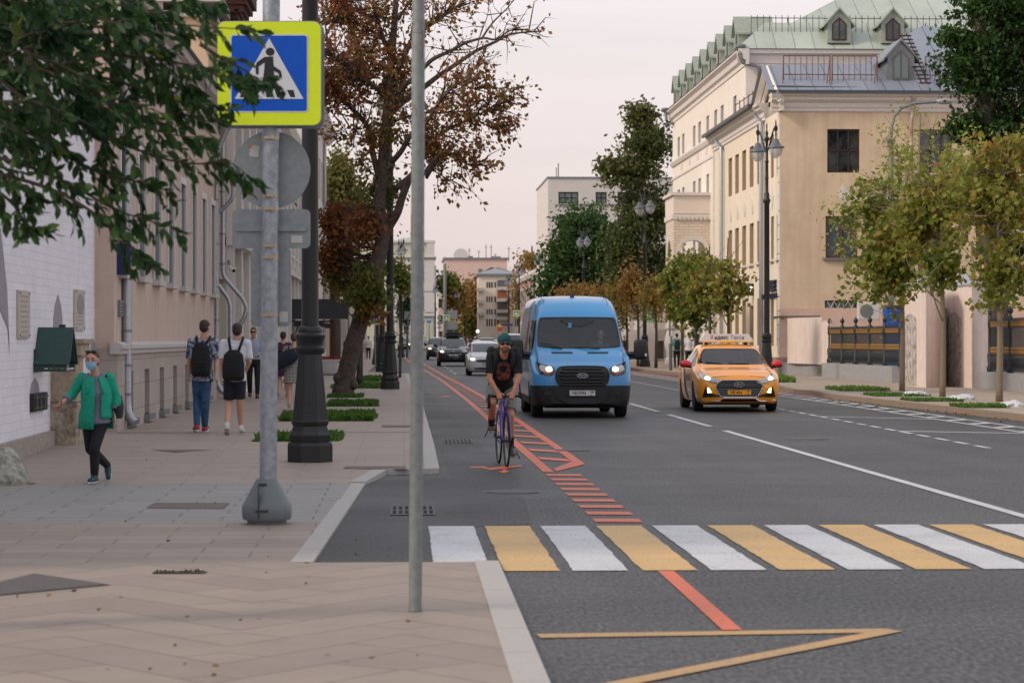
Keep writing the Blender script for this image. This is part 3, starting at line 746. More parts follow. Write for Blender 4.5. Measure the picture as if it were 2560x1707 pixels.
m_gg=M('grey_green_stucco',(180,182,172),rough=.8,st=.15,nz=.05,ns=2)
m_ggw=M('white_stucco',(206,202,198),rough=.7,nz=.05,ns=4)
XG=-4.6;g0,g1=62.9,112
t=thing('ornate_building','grey green classical building with white pilasters beyond the downpipes','building',(XG,g0,.1))
W4=Wall(t,(XG,g0,0),(0,1,0),(1,0,0),g1-g0,.05,9.0,m_gg,m_ggw,depth=.3)
k=0;y=g0+1.6
while y+1.5<g1:
 W4.win(y-g0,y+1.2-g0,1.5,3.4,m_wframe,m_glass,2,(.7,),trim=.15)
 W4.win(y-g0,y+1.2-g0,4.9,7.6,m_wframe,m_glass,2,(.7,),trim=.18,sill=.2)
 y+=3.2
W4.build()
b=MB()
y=g0+.1
while y<g1-.5:
 b.box(XG,XG+.18,y,y+.55,1.2,8.6);b.box(XG,XG+.26,y-.05,y+.6,8.3,8.6);b.box(XG,XG+.26,y-.05,y+.6,4.2,4.5)
 y+=3.2
b.build('pilasters',m_ggw,t,world=True)
cornice(t,'cornice',XG,g0,g1,[(-.1,8.6),(.28,8.6),(.3,8.9),(.5,9.05),(.6,9.3),(.6,9.4),(-.1,9.4)],m_ggw)
cornice(t,'string_course',XG,g0,g1,[(-.1,4.0),(.3,4.05),(.32,4.2),(.2,4.25),(-.1,4.25)],m_ggw)
cornice(t,'plinth',XG,g0,g1,[(-.1,.05),(.2,.05),(.2,1.1),(.12,1.2),(-.1,1.2)],m_ggw)
b=MB()
y=g0+1.3
while y<g1-2:
 for j in range(3):b.box(XG+.03,XG+.12,y+.1+j*.45,y+.3+j*.45,4.35,4.75)
 y+=3.2
b.build('balusters',m_ggw,t,world=True)
shell(t,-12,XG-.001,g0,g1,.05,9.35,m_gg,'E')
camera_box('c',PX(570,675,-4.45),'white tube security camera on the grey green facade by the downpipes')
t=thing('tall_building','taller white building with a long downpipe behind the black lamp post on the left','building',(-5,112,.1))
W5=Wall(t,(-4.7,112,0),(0,1,0),(1,0,0),34,.05,13.6,m_ggw,m_gg,depth=.3)
for y in np.arange(1.2,32,3.4):
 for z in(1.3,5.2,9.4):W5.win(y,y+1.2,z,z+2.2,m_wframe,m_glass,2,(.7,),trim=.12)
W5.build()
shell(t,-14,-4.701,112,146,.05,13.6,m_ggw,'E')
cornice(t,'cornice',-4.7,111.6,146,[(-.1,13.2),(.2,13.2),(.5,13.5),(.65,13.6),(.65,13.8),(-.1,13.8)],m_ggw)
downpipe('long grey downpipe with a hooked top on the tall white building at left',[pv(832,322,140),pv(829,335,140),pv(815,345,140),pv(812,360,140),pv(812,870,140)],.1,[])
t=thing('peach_house','peach house with brown pipes and a white plastic sheet beyond the leaning tree','building',(-4.6,146,.1))
W6=Wall(t,(-4.5,146,0),(0,1,0),(1,0,0),60,.05,9.2,M('peach_wall',(206,182,160),rough=.85,nz=.06,ns=1),m_cor,depth=.3)
for y in np.arange(1.2,57,3.4):
 for z in(1.3,5.2):W6.win(y,y+1.2,z,z+2.1,m_dframe,m_glass,2,(.7,),trim=.12)
W6.build();shell(t,-14,-4.501,146,206,.05,9.2,MATS['peach_wall'],'E')
cornice(t,'cornice',-4.5,146,206,[(-.1,8.9),(.2,8.9),(.5,9.1),(.65,9.2),(.65,9.4),(-.1,9.4)],m_cor)
q0_,q1_=PY(800,808,97),PY(864,748,97)
t=thing('entrance_canopy','dark metal entrance canopy on curly wrought iron brackets over the left pavement','canopy',(q0_.x,97,q0_.z))
m_blk=M('black_metal',(38,42,46),rough=.45,nz=.1,ns=10)
zc_=PY(800,797,97).z
b=MB();b.prism([(0,0),(q1_.x+.1+4.6,0),(q1_.x+4.6+.16,q1_.z-zc_),(0,q1_.z-zc_)],(-4.6,96.6,zc_),(1,0,0),(0,0,1),(0,2.6,0));b.build('fascia',m_blk,t,world=True)
b=MB()
for yy in(96.8,99):
 for k in range(3):
  r_=.5-k*.14;b.tube([(-4.5+.1+r_*(1-math.cos(R(a_))),yy,zc_-.05-1.2+1.2*math.sin(R(a_))-k*.1) for a_ in range(0,91,15)],.02,5)
 b.tube([(-4.5,yy,zc_-.1),(-2.9,yy,zc_-.1)],.03,5);b.tube([(-4.5,yy,zc_-1.4),(-4.5,yy,zc_)],.025,5)
 for k in range(6):b.lathe([(.11,-.012),(.11,.012)],(-4.3+.24*k,yy,zc_-.22-.05*(k%2)),10,axis='y')
b.build('bracket',m_blk,t,world=True)
t=thing('brown_pipes','row of dark brown vertical pipes standing along the peach house wall','pipes',(-4.4,150,.13))
for px in(826,838,848):
 a=PX(px,800,-4.15);MB().tube([(a.x,a.y,.2),(a.x,a.y,5.2)],.05,6).build('pipe',m_brown,t,world=True)
t=thing('plastic_sheet','white plastic sheet hanging from a scaffold against the peach house','sheet',(-3.9,165,.13))
a,c=PY(850,885,165),PY(867,800,165)
MB().rbox(a.x,c.x,165,165.3,a.z,c.z,.05).build('sheet',M('white_sheet',(196,190,186),rough=.6,nz=.1,ns=2),t,world=True)
b=MB();b.tube([(a.x,164.9,.13),(a.x,164.9,4)],.04,6);b.tube([(c.x+.1,164.9,.13),(c.x+.1,164.9,4)],.04,6);b.build('scaffold',m_blk,t,world=True)
t=thing('far_left_building','warm grey building closing the left side before the palace','building',(-6,206,.1))
W7=Wall(t,(-5.5,206,0),(0,1,0),(1,0,0),150,.05,9,M('warm_grey_stucco',(170,160,150),rough=.85,nz=.06,ns=1),m_cor,depth=.3)  # stucco is a warm grey base colour with slight noise
for y in np.arange(2,147,5):W7.win(y,y+1.4,1.3,3.4);W7.win(y,y+1.4,5.2,7.3)
W7.build();shell(t,-16,-5.501,206,356,.05,9,MATS['warm_grey_stucco'],'E')
# ====== right side
m_crm=M('cream_stucco',(232,218,196),rough=.85,st=.12,nz=.05,ns=.8,bump=.05,bs=30)
m_crm2=M('pale_cream_stucco',(230,220,208),rough=.85,st=.1,nz=.04,ns=.8)
m_tanw=M('tan_stucco',(218,194,164),rough=.85,st=.16,nz=.06,ns=.5,c2=(208,184,154),bump=.06,bs=20)
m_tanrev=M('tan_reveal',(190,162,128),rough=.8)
m_wmold=M('white_moulding',(216,208,200),rough=.7,nz=.05,ns=3)
YG=101.0;XR=15.8
t=thing('corner_building','three storey cream and tan corner building with a grey tin roof','building',(XR,YG,.1))
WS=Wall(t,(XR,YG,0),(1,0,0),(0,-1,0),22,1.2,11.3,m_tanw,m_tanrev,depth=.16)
def aS(px):return PY(px,500,YG).x-XR
def zS(py,px=2100):return PY(px,py,YG).z
WS.win(aS(2068),aS(2149),zS(432),zS(323),m_brown,m_glass,3,(.52,),fw=.07,label='upper brown framed window with six panes')
m_curt=M('curtained_glass',(70,82,84),rough=.15,spec=.6,nz=.3,ns=3)
WS.win(aS(2064),aS(2144),zS(645),zS(540),M('red_brown_frame',(104,52,34),rough=.5),m_curt,2,(),fw=.09,sill=.12,sill_mat=m_zinc)
WS.win(aS(2062),aS(2143),1.35,zS(751),m_dframe,m_glassl,3,(),fw=.08,label='barred ground floor window')
WS.win(aS(2300),aS(2380),zS(432),zS(323),m_brown,m_glass,3,(.52,),fw=.07);WS.win(aS(2300),aS(2380),zS(645),zS(540),m_brown,m_glass,3,(.52,),fw=.07)
WS.win(aS(2440),aS(2520),zS(645),zS(540),m_brown,m_glass,3,(.52,),fw=.07)
WS.build()
b=MB()
x0_,x1_=XR+aS(2062)+.1,XR+aS(2143)-.1
for k in range(4):
 xx=x0_+(x1_-x0_)*k/4;ww=(x1_-x0_)/4
 for j in range(3):
  z0=1.4+j*.6;b.tube([(xx,YG-.02,z0),(xx+ww,YG-.02,z0+.6)],.01,4);b.tube([(xx+ww,YG-.02,z0),(xx,YG-.02,z0+.6)],.01,4)
b.build('window_bars',m_wframe,t,world=True)
dx,dz=PY(2109,486,YG).x,PY(2109,486,YG).z
b=MB();b.prism([(-.27,0),(0,-.45),(.27,0),(0,.45)],(dx,YG-.001,dz),(1,0,0),(0,0,1),(0,-.03,0))
for k in range(12):
 a_=R(30*k);b.tube([(dx+.05*math.cos(a_),YG-.035,dz+.05*math.sin(a_)),(dx+.14*math.cos(a_),YG-.035,dz+.22*math.sin(a_))],.012,4)
b.lathe([(.05,-.05),(.05,0)],(dx,YG,dz),10,axis='y');b.build('diamond_ornament',m_wmold,t,world=True)
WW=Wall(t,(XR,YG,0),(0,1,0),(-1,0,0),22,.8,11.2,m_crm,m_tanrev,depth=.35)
for px in(1943,1928.5,1897.5,1878,1859,1841,1824):
 y_=PX(px+6,500,XR).y-YG;wd=PX(px,500,XR).y-PX(px+7,500,XR).y
 wd=min(wd,1.15) if px>1900 else 1.25
 WW.win(y_,y_+wd,8.5,10.35,m_dframe,m_glass,2,(.6,));WW.win(y_,y_+wd,5.0,6.85,m_dframe,m_glass,2,(.6,),sill=.15,sill_mat=m_wmold)
 if abs(px-1878)>1:WW.win(y_,y_+wd,1.3,3.4,m_dframe,m_glass,2,(.6,))
 else:WW.win(y_,y_+wd,.81,3.1,m_blk,m_blk,1,())
WW.build('street_wall')
b=MB()
for z in np.arange(1.0,11,.6):
 b.box(XR-.04,XR+.001,YG,YG+.55,z,z+.56);b.box(XR-.04,XR+.001,YG+21.5,YG+22,z,z+.56);b.box(XR-.03,XR+.001,YG+3.6,YG+4.0,z,z+.56)
b.build('quoins',m_wmold,t,world=True)
m_med=M('light_medallion',(214,206,196),rough=.7)
for px in(1897.5,1878,1859,1841,1824):
 y_=PX(px+3,500,XR).y
 MB().lathe([(.36,-.015),(.36,.015)],(XR-.01,y_,7.6),16,axis='x').build('round_ornament',m_med,t,world=True)
for px in(1943,1928.5):
 y_=PX(px+3,500,XR).y;MB().prism([(-.3,0),(0,-.6),(.3,0),(0,.6)],(XR,y_,7.7),(0,1,0),(0,0,1),(-.03,0,0)).build('diamond_ornament',m_med,t,world=True)
b=MB();b.box(XR-.08,XR+22,YG-.08,YG+22,0,.82);b.build('plinth',M('stone_plinth',(150,136,120),rough=.85,nz=.15,ns=4),t,world=True)
b=MB();b.box(XR,XR+22,YG-.05,YG-.001,.82,2.9);b.build('repainted_patch',M('pink_patch',(214,182,164),rough=.85,nz=.06,ns=1),t,world=True)
def corniceS(parent,name,y,x0,x1,prof,mat):
 b=MB();n=len(prof);a=[(x0,y-p[0],p[1]) for p in prof];c=[(x1,y-p[0],p[1]) for p in prof]
 b.add(a+c,[tuple(range(n)),tuple(range(2*n-1,n-1,-1))]+[(i,(i+1)%n,n+(i+1)%n,n+i) for i in range(n)]);return b.build(name,mat,parent,world=True)
prof=[(-.1,11.15),(.06,11.15),(.06,11.3),(.1,11.32),(.1,11.5),(.28,11.62),(.28,11.75),(.4,11.78),(.42,11.9),(-.1,11.9)]
corniceS(t,'cornice',YG,XR-.4,XR+22,prof,m_wmold)
cornice(t,'cornice',XR,YG+4,YG+22,prof,m_wmold,side=-1)
cornice(t,'cornice',XR,YG-.4,YG+.5,prof,m_wmold,side=-1)
m_tin=brickmat('grey_tin_roof',(132,138,150),(122,128,140),(98,102,112),.75,30,.03,rot=0,axes='xy',rough=.4,nz=.08,ns=.5,off=0,bump=.4)
A=(XR-.55,YG-.5,11.92);B=(XR+22,YG-.5,11.92);C_=(XR-.5,YG+2.4,13.35);D_=(XR+4.2,YG+3.2,13.55)
E_=(XR+7.6,YG+7,15.75);F_=(XR+10.5,YG+6,14.9);G_=(XR+22,YG+7,14.5)
b=MB();b.add([A,B,C_,D_,E_,F_,G_],[(0,3,2),(0,1,3),(3,1,4),(4,1,5),(5,1,6)])
N1=(XR-.5,YG+5.3,11.92);N2=(XR-.5,YG+22,11.92);N3=(XR+7.6,YG+20,15.5);N4=(XR+22,YG+22,14.5)
b.add([C_,D_,E_,N1,N2,N3,G_,N4,F_],[(0,1,3),(1,2,5),(1,5,4,3),(2,8,5),(8,6,7,5)])
b.build('roof',m_tin,t,world=True)
b=MB();b.box(XR-.58,XR+22,YG-.56,YG-.5,11.88,12.0);b.box(XR-.62,XR-.5,YG+5.3,YG+22,11.84,11.98)
b.tube([(XR-.3,YG+.1,12.2),(XR+8,YG+.25,12.1),(XR+9.6,YG+.1,12.02),(XR+22,YG+.35,12.3)],.06,6)
b.build('gutter',M('dark_gutter',(72,78,84),rough=.5),t,world=True)
b=MB()
b.prism([(-.1,11.9),(5.2,11.9),(2.4,13.25)],(XR+.1,YG,0),(0,1,0),(0,0,1),(.3,0,0));b.build('pediment',m_crm,t,world=True)
b=MB()
for(ya,za,yb,zb) in((YG-.5,11.9,YG+2.4,13.3),(YG+2.4,13.3,YG+5.4,11.85)):
 b.tube([(XR-.2,ya,za-.12),(XR-.2,yb,zb-.12)],.2,4);b.tube([(XR-.05,ya,za-.4),(XR-.05,yb,zb-.4)],.12,4)
b.build('raking_cornice',m_wmold,t,world=True)
m_rust=M('rusty_rail',(118,84,74),rough=.7,nz=.2,ns=20)
for(xa,xb) in((aS(1967),aS(2084)),(aS(2090),aS(2203)),(aS(2325),aS(2420))):
 b=MB()
 for h in(.05,.85):
  b.tube([(XR+xa,YG+.9,12.75+h),(XR+xb,YG+.9,12.75+h)],.025,5)
 for k in range(9):
  x=XR+xa+(xb-xa)*k/8;b.tube([(x,YG+.9,12.55),(x,YG+.9,13.6)],.016 if k%8 else.03,4)
 b.tube([(XR+xb,YG+.9,13.5),(XR+xb-.2,YG+.5,12.4)],.025,4);b.tube([(XR+xa,YG+.9,13.5),(XR+xa-.1,YG+.5,12.4)],.025,4)
 b.build('roof_railing',m_rust,t,world=True)
b=MB()
xa=XR+aS(2310)
for s_ in(-.13,.13):b.tube([(xa+s_,YG-.2,12.3),(xa-.15+s_,YG+3.5,14.9)],.03,4)
for k in range(13):b.tube([(xa-.26-.012*k,YG-.2+.28*k-.05,12.35+.2*k),(xa+.26-.012*k,YG-.2+.28*k-.05,12.35+.2*k)],.035,4)
b.build('roof_ladder',m_brown,t,world=True)
def dormer(parent,x,y,z,w,h,mat,wood,dep=1.6,ax='S',glass=m_glass,label=None):
 """gabled dormer facing -Y (ax S) or -X (ax W)"""
 q=bpy.data.objects.new('dormer',None)
 def T(a,d,zz):return(x+a,y+d,z+zz) if ax=='S' else(x+d,y+a,z+zz)
 b=MB();hw=w/2
 b.add([T(-hw,0,0),T(hw,0,0),T(hw,0,h),T(0,0,h+w*.55),T(-hw,0,h),T(-hw,dep,0),T(hw,dep,0),T(hw,dep,h),T(0,dep,h+w*.55),T(-hw,dep,h)],[(0,1,2,3,4),(0,4,9,5),(1,6,7,2)])
 o=b.build('dormer',mat,parent,world=True)
 def sub(bb,nm,mt):
  oo=bb.build(nm,mt,None);oo.parent=o;oo.matrix_parent_inverse=(o.parent.matrix_basis@o.matrix_parent_inverse).inverted();return oo
 b=MB();e_=.14
 for s_ in(-1,1):
  b.add([T(0,-e_,h+w*.55+.12),T(s_*(hw+.2),-e_,h-.12),T(s_*(hw+.2),dep,h-.12),T(0,dep,h+w*.55+.12),T(0,-e_,h+w*.55+.0),T(s_*(hw+.2),-e_,h-.22),T(s_*(hw+.2),dep,h-.22),T(0,dep,h+w*.55)],[(0,1,2,3),(4,5,6,7),(0,1,5,4),(1,2,6,5),(3,2,6,7)])
 sub(b,'roof',mat)
 a2=hw*.62;b=MB()
 b.prism([(-a2,.12),(a2,.12),(a2,h*.92),(0,h+w*.22),(-a2,h*.92)],T(0,-.02,0),(1,0,0) if ax=='S' else(0,1,0),(0,0,1),(0,-.02,0) if ax=='S' else(-.02,0,0));sub(b,'frame',wood)
 b=MB()
 for s_ in(-1,1):
  pl=[(s_*.04,.2),(s_*(a2-.07),.2),(s_*(a2-.07),h*.88),(s_*.04,h+w*.1)]
  b.prism(pl,T(0,-.045,0),(1,0,0) if ax=='S' else(0,1,0),(0,0,1),(0,-.01,0) if ax=='S' else(-.01,0,0))
 sub(b,'pane',glass)
 return o
pd=PY(2250,205,YG+1.2)
dormer(t,pd.x,YG+1.0,PY(2250,208,YG+1).z,1.15,1.15,m_zinc,M('grey_wood_frame',(104,100,96),rough=.6),dep=3,glass=m_glassl)
downpipe('white and rusty downpipe with a funnel in the middle of the tan wall',[PY(2283,255,YG-.2),PY(2283,275,YG-.2),PY(2279,300,YG-.2),PY(2277,560,YG-.2),PY(2275,880,YG-.2)],.07,[],hopper=True,mat=M('rusty_white_pipe',(186,180,174),rough=.6,nz=.1,ns=3,c2=(150,110,86)))
downpipe('grey downpipe with an elbow at the far corner of the cream street facade',xpipe([(1787,340),(1789,350),(1803,370),(1804,400),(1803,880)],XR-.15),.09,[],hopper=True)
downpipe('grey downpipe beside the tall black lamp on the cream street facade',xpipe([(1887,275),(1890,290),(1903,305),(1903,900)],XR-.15),.1,[],hopper=True)
q=thing('shop_sign','dark shop sign with white and green letters projecting from the cream facade','shop sign',(XR,PX(1880,720,XR).y,3.7))
yq_=PX(1885,720,XR).y
MB().rbox(14.9,XR,yq_,yq_+.2,3.55,4.1,.02).build('board',m_blk,q,world=True)
text_mb('ЖАР',.34,M('green_light',(90,230,60),rough=.5,emit=.8),'letters',q,frame4((14.95+.2,yq_-.01,3.84),(1,0,0),(0,0,1)),world=True)
text_mb('КАФЕ',.3,M('white_light',(240,240,245),rough=.5,emit=.8),'letters',q,frame4((15.55,yq_-.02,3.84),(1,0,0),(0,0,1)),world=True,bold=.01)
q=thing('facade_lettering','dark blue raised letters on the cream facade right of the tall lamp post','lettering',(XR,PX(1935,720,XR).y,3.6))
ya_=PX(1949,720,XR).y
text_mb('ATELIE',.62,M('navy_letters',(34,38,70),rough=.5),'letters',q,frame4((XR-.06,(ya_+2.2),3.85),(0,-1,0),(0,0,1)),ext=.05,world=True,sx=1.6,bold=.02)
text_mb('КЛУБ И РЕСТОРАН',.26,MATS['navy_letters'],'letters',q,frame4((XR-.06,(ya_+2.2),3.42),(0,-1,0),(0,0,1)),ext=.04,world=True,sx=1.6,bold=.01)
XT=17.5;y0t,y1t=123.2,157
t=thing('mansard_building','tall pale cream building with a green mansard roof and a row of dormers','building',(XT,y0t,.1))
WT=Wall(t,(XT,y0t,0),(0,1,0),(-1,0,0),y1t-y0t,.1,16.2,m_crm2,m_ggw,depth=.35)
for px in(1841,1809,1792.6,1772.6,1752,1738.6,1711,1699.5):
 y_=PX(px,400,XT).y-y0t
 wd=1.25
 if y_<.2 or y_+wd>y1t-y0t:continue
 WT.win(y_,y_+wd,13.2,14.45,m_dframe,m_glass,2,());WT.win(y_,y_+wd,9.8,11.1,m_dframe,m_glass,2,())
 for z in(1.4,5.6):WT.win(y_,y_+wd,z,z+2.1,m_dframe,m_glass,2,())
WT.build();shell(t,XT+.001,XT+20,y0t,y1t,.1,16.2,m_crm2,'W')
cornice(t,'cornice',XT,y0t-.5,y1t+.3,[(-.1,15.6),(.06,15.6),(.06,15.8),(.2,15.9),(.24,16.15),(.45,16.3),(.45,16.4),(-.1,16.4)],m_wmold,side=-1)
cornice(t,'string_course',XT,y0t,y1t+.1,[(-.1,12.75),(.1,12.75),(.2,12.95),(.2,13.05),(-.1,13.1)],m_wmold,side=-1)
cornice(t,'string_course',XT,y0t,y1t+.1,[(-.1,11.9),(.06,11.9),(.06,12.05),(-.1,12.05)],m_wmold,side=-1)
corniceS(t,'cornice',y0t,XT-.45,XT+20,[(-.1,15.7),(.06,15.7),(.1,16.1),(.3,16.2),(.3,16.4),(-.1,16.4)],m_wmold)
for k in range(7):
 y_=y0t+3+k*4.2
 for j in(0,.5):MB().box(XT-.03,XT,y_+j,y_+j+.3,12.25,12.65).build('frieze_panel',m_wmold,t,world=True)
m_grt=brickmat('green_tin_roof',(176,184,172),(168,176,164),(138,148,138),1.0,30,.03,axes='xy',rough=.5,nz=.12,ns=.6,off=0,bump=.4)
m_grd=M('green_dormer_tin',(150,158,144),rough=.5,nz=.15,ns=3)
ex,ey,ez=XT-.5,y0t-.4,16.42
dk=[(XT+1.2,y0t+1.6,18.0),(XT+20,y0t+1.6,18.0),(XT+20,y1t-1,18.0),(XT+1.2,y1t-1,18.0)]
b=MB();b.add([(ex,ey,ez),(XT+20,ey,ez),(XT+20,y1t+.3,ez),(ex,y1t+.3,ez)]+dk,[(0,1,5,4),(0,4,7,3),(3,7,6,2),(4,5,6,7)])
hx=[(XT+2.6,y0t+2.2,18.02),(XT+20,y0t+2.2,18.02),(XT+20,y0t+13,24.0),(XT+13,y0t+13,24.0),(XT+2.6,y1t-5,18.02),(XT+13,y1t-14,24.0),(XT+20,y1t-14,24)]
b.add(hx,[(0,1,2,3),(0,3,5,4),(3,2,6,5)])
b.build('roof',m_grt,t,world=True)
for k in range(9):
 dormer(t,XT-.25,125.2+k*3.55,16.5,1.25,1.05,m_grd,m_brown,dep=1.9,ax='W')
for px in(2098,2232):
 p=PY(px,110,y0t-.2);dormer(t,p.x,y0t-.2,16.75,1.2,1.05,m_grd,m_brown,dep=2.6)
b=MB()
for k in range(46):
 x=XT+.4+k*.32;b.tube([(x,y0t+.9,17.2),(x,y0t+.9,18.3)],.018,4)
for h in(17.35,18.15):b.tube([(XT+.4,y0t+.9,h),(XT+15,y0t+.9,h)],.022,4)
b.build('roof_railing',M('dark_rail',(72,74,70),rough=.6),t,world=True)
b=MB()
for(px,yt,yb,w_) in((1970,45,70,.05),(2098,-30,22,.06)):
 p0,p1=PY(px,yb,130),PY(px,yt,130);b.tube([p0,p1],w_,5);b.tube([(p1.x-.3,p1.y,p1.z-.4),(p1.x+.3,p1.y,p1.z-.4)],.03,4)
b.build('roof_finial',m_dframe,t,world=True)
downpipe('grey downpipe with a funnel on the front corner of the tall pale building',[PY(1852,128,122.9),PY(1853,148,122.9),PY(1858,157,122.9),PY(1897,168,122.9),PY(1898,240,122.9)],.1,[],hopper=True,mat=m_zinc)
downpipe('grey downpipe with a funnel sticking out of the far corner of the tall pale building',[PX(1664,283,17.0),PX(1666,300,17.0),PX(1668,305,17.1),PX(1682,310,17.4)],.1,[],hopper=True,mat=m_zinc)
b=MB()
for h in(0,.9):
 b.tube([PX(1838,300-h*40,17.3),PX(1893,262-h*40,16.6)],.03,4)
for k in range(6):b.tube([PX(1838+k*11,300-k*7.5,17.2),PX(1838+k*11,258-k*7.5,17.2)],.025,4)
b.build('fire_stair_rail',m_rust,t,world=True)
t=thing('carved_porch','old Russian style porch with pot bellied white columns and a plain balcony on top','porch',(16.4,139.8,.13))
xa,xb,ya,yb=15.4,17.5,137.7,142.1
m_pbr=brickmat('cream_brick',(222,208,190),(214,198,180),(192,176,160),.5,.16,.02,axes='xz',rough=.8,nz=.06)
b=MB();b.box(xa,xb,ya,yb,8.75,9.8);b.build('balcony',M('balcony_stucco',(226,212,200),rough=.85),t,world=True)
b=MB();b.box(xa-.15,xb,ya-.15,yb+.15,9.801,9.97);b.build('balcony_cap',m_wmold,t,world=True)
b=MB();b.box(xa-.06,xb,ya-.06,yb+.06,8.45,8.72)
for k in range(9):b.box(xa+.05+k*.24,xa+.19+k*.24,ya-.12,ya-.06,8.4,8.6)
b.build('corbel_table',m_wmold,t,world=True)
def arch_wall(o,u,d,W,z0,z1,cx,r,zs,mat,parent,nm='arch'):
 """wall W wide z0..z1, arch of radius r centred cx springing at zs; opening down to z0"""
 n=12;arc=[(cx-r*math.cos(math.pi*k/n),zs+r*math.sin(math.pi*k/n)) for k in range(n+1)]
 poly=[(0,z0),(cx-r,z0)]+arc+[(cx+r,z0),(W,z0),(W,z1),(0,z1)]
 b=MB();b.prism(poly,o,u,(0,0,1),d)
 return b.build(nm,mat,parent,world=True)
arch_wall((xa,ya,0),(1,0,0),(0,.5,0),2.1,5.2,8.44,1.15,.72,6.5,m_pbr,t)
arch_wall((xa,ya+.51,0),(0,1,0),(.5,0,0),3.6,5.2,8.44,1.8,.9,6.4,m_pbr,t)
b=MB();n=12
for(r0,r1) in((.74,.98),):
 out=[(1.15-r1*math.cos(math.pi*k/n),6.5+r1*math.sin(math.pi*k/n)) for k in range(n+1)]
 inn=[(1.15-r0*math.cos(math.pi*k/n),6.5+r0*math.sin(math.pi*k/n)) for k in range(n,-1,-1)]
 b.prism(out+inn,(xa,ya-.12,0),(1,0,0),(0,0,1),(0,.13,0))
b.build('arch_moulding',m_wmold,t,world=True)
for(cx,cy) in((xa+.35,ya+.3),(xa+.35,yb-.3),(xb-.1,ya+.3)):
 MB().lathe([(.42,.1),(.42,.4),(.3,.5),(.34,.9),(.46,1.4),(.34,1.9),(.28,2.1),(.4,2.2),(.4,2.4),(.28,2.5),(.3,2.9),(.48,3.4),(.5,3.7),(.36,4.1),(.28,4.3),(.44,4.45),(.5,4.75),(.42,4.95),(.5,5.0),(.5,5.2)],(cx,cy,0),14).build('column',m_ggw,t,world=True,smooth=True)
b=MB();b.box(xb+.02-3+3,xb+.1,ya,yb,5.2,8);b.build('back_wall',m_pbr,t,world=True)
t=thing('churchyard_wall','white churchyard wall with half round niches and little green tin roofs','wall',(15.8,165,.13))
m_chw=M('churchyard_white',(206,200,196),rough=.8,nz=.06,ns=2)
b=MB();b.box(15.9,16.4,157.5,245,.1,3.0);b.build('wall',m_chw,t,world=True)
b=MB()
for k in range(12):
 y=160+k*7;b.box(15.6,16.6,y,y+1.1,.1,3.5)
b.build('piers',m_chw,t,world=True)
b=MB()
for k in range(12):
 y=160+k*7;b.lathe([(.95,3.5),(.9,3.6),(.05,4.1)],(16.1,y+.55,0),4,rot=R(45))
b.box(15.7,16.6,157.5,245,3.0,3.12)
b.build('roof',M('bright_green_tin',(58,130,104),rough=.5),t,world=True)
a,c=PY(1566,905,158),PY(1662,812,158)
t=thing('gate_recess','pale end wall with a dark blocked opening beside the second lamp post','wall',(14,158,.13))
WR=Wall(t,(a.x,158,0),(1,0,0),(0,-1,0),c.x-a.x+.8,.1,PY(1600,824,158).z,m_chw,m_crm2,depth=.4)
WR.win(PY(1625,900,158).x-a.x,PY(1660,900,158).x-a.x,.3,PY(1640,852,158).z,blank=True)
WR.build();b=MB();b.box(PY(1625,900,158).x,PY(1660,900,158).x,158.3,158.35,.3,PY(1640,852,158).z-.01);b.build('boarding',M('grey_boarding',(112,100,94),rough=.8),t,world=True)
shell(t,a.x,c.x+.8,158.001,159,.1,PY(1600,824,158).z,m_chw,'S')
t0_=None
for(px,lab) in((1627,'round yellowish barrel, the left of two by the pale wall'),(1638,'round yellowish barrel, the right of two by the pale wall')):
 p=G(px,898,.13);q=thing('barrel',lab,'barrel',(p.x,p.y,.13),group='barrels by the pale wall')
 MB().lathe([(.13,0),(.17,.12),(.17,.34),(.13,.46)],(0,0,0),12).build('body',M('straw_barrel',(186,152,104),rough=.8,nz=.1,ns=10),q,smooth=True)
 MB().lathe([(.175,.1),(.178,.12),(.175,.14)],(0,0,0),12).lathe([(.175,.32),(.178,.34),(.175,.36)],(0,0,0),12).build('hoop',m_rust,q)
p0,p1=PY(1636,804,150),PY(1700,752,150)
t=thing('green_awning','rounded green awning hanging over the pavement beyond the lamp posts','awning',(15.4,150,3))
b=MB();n=8;pf=[(1.6*math.cos(R(90+90*k/n)),1.45*math.sin(R(90+90*k/n))) for k in range(n+1)]
x_=p1.x
for k in range(n):
 (a1,z1_),(a2,z2_)=pf[k],pf[k+1]
 b.prism([(a1,z1_),(a2,z2_),(a2,z2_-.04),(a1,z1_-.04)],(x_,150,p0.z),(1,0,0),(0,0,1),(0,5,0))
b.build('cover',M('green_awning_cloth',(92,150,112),rough=.6,nz=.1,ns=3),t,world=True)
b=MB();b.tube([(x_+a1,150,p0.z+z1_-.05) for a1,z1_ in pf],.04,5);b.tube([(x_-1.6,150,p0.z),(x_,150,p0.z)],.04,5);b.build('frame',m_zinc,t,world=True)
t=thing('pinkish_brick_house','long pinkish brick house with white trim far down the right side','building',(15.8,250,.13))
m_pbk=M('pinkish_brick',(176,130,122),rough=.8,nz=.06,ns=2)
W8=Wall(t,(15.8,248,0),(0,1,0),(-1,0,0),82,.1,9.6,m_pbk,m_ggw,depth=.3)
for y in np.arange(2,80,4.2):W8.win(y,y+1.6,5.2,8,m_wframe,m_glass,2,(.7,),trim=.3);W8.win(y,y+1.6,1.3,3.6,m_wframe,m_glass,2,(.7,),trim=.3)
W8.build();shell(t,15.801,30,248,330,.1,9.6,m_pbk,'W')
cornice(t,'cornice',15.8,247.6,330,[(-.1,9.0),(.3,9.1),(.5,9.5),(.5,9.8),(-.1,9.8)],m_ggw,side=-1)
b=MB()
for z in np.arange(1,9,.9):b.box(15.9,22,247.9,247.999,z,z+.25)
b.build('stone_bands',m_ggw,t,world=True)
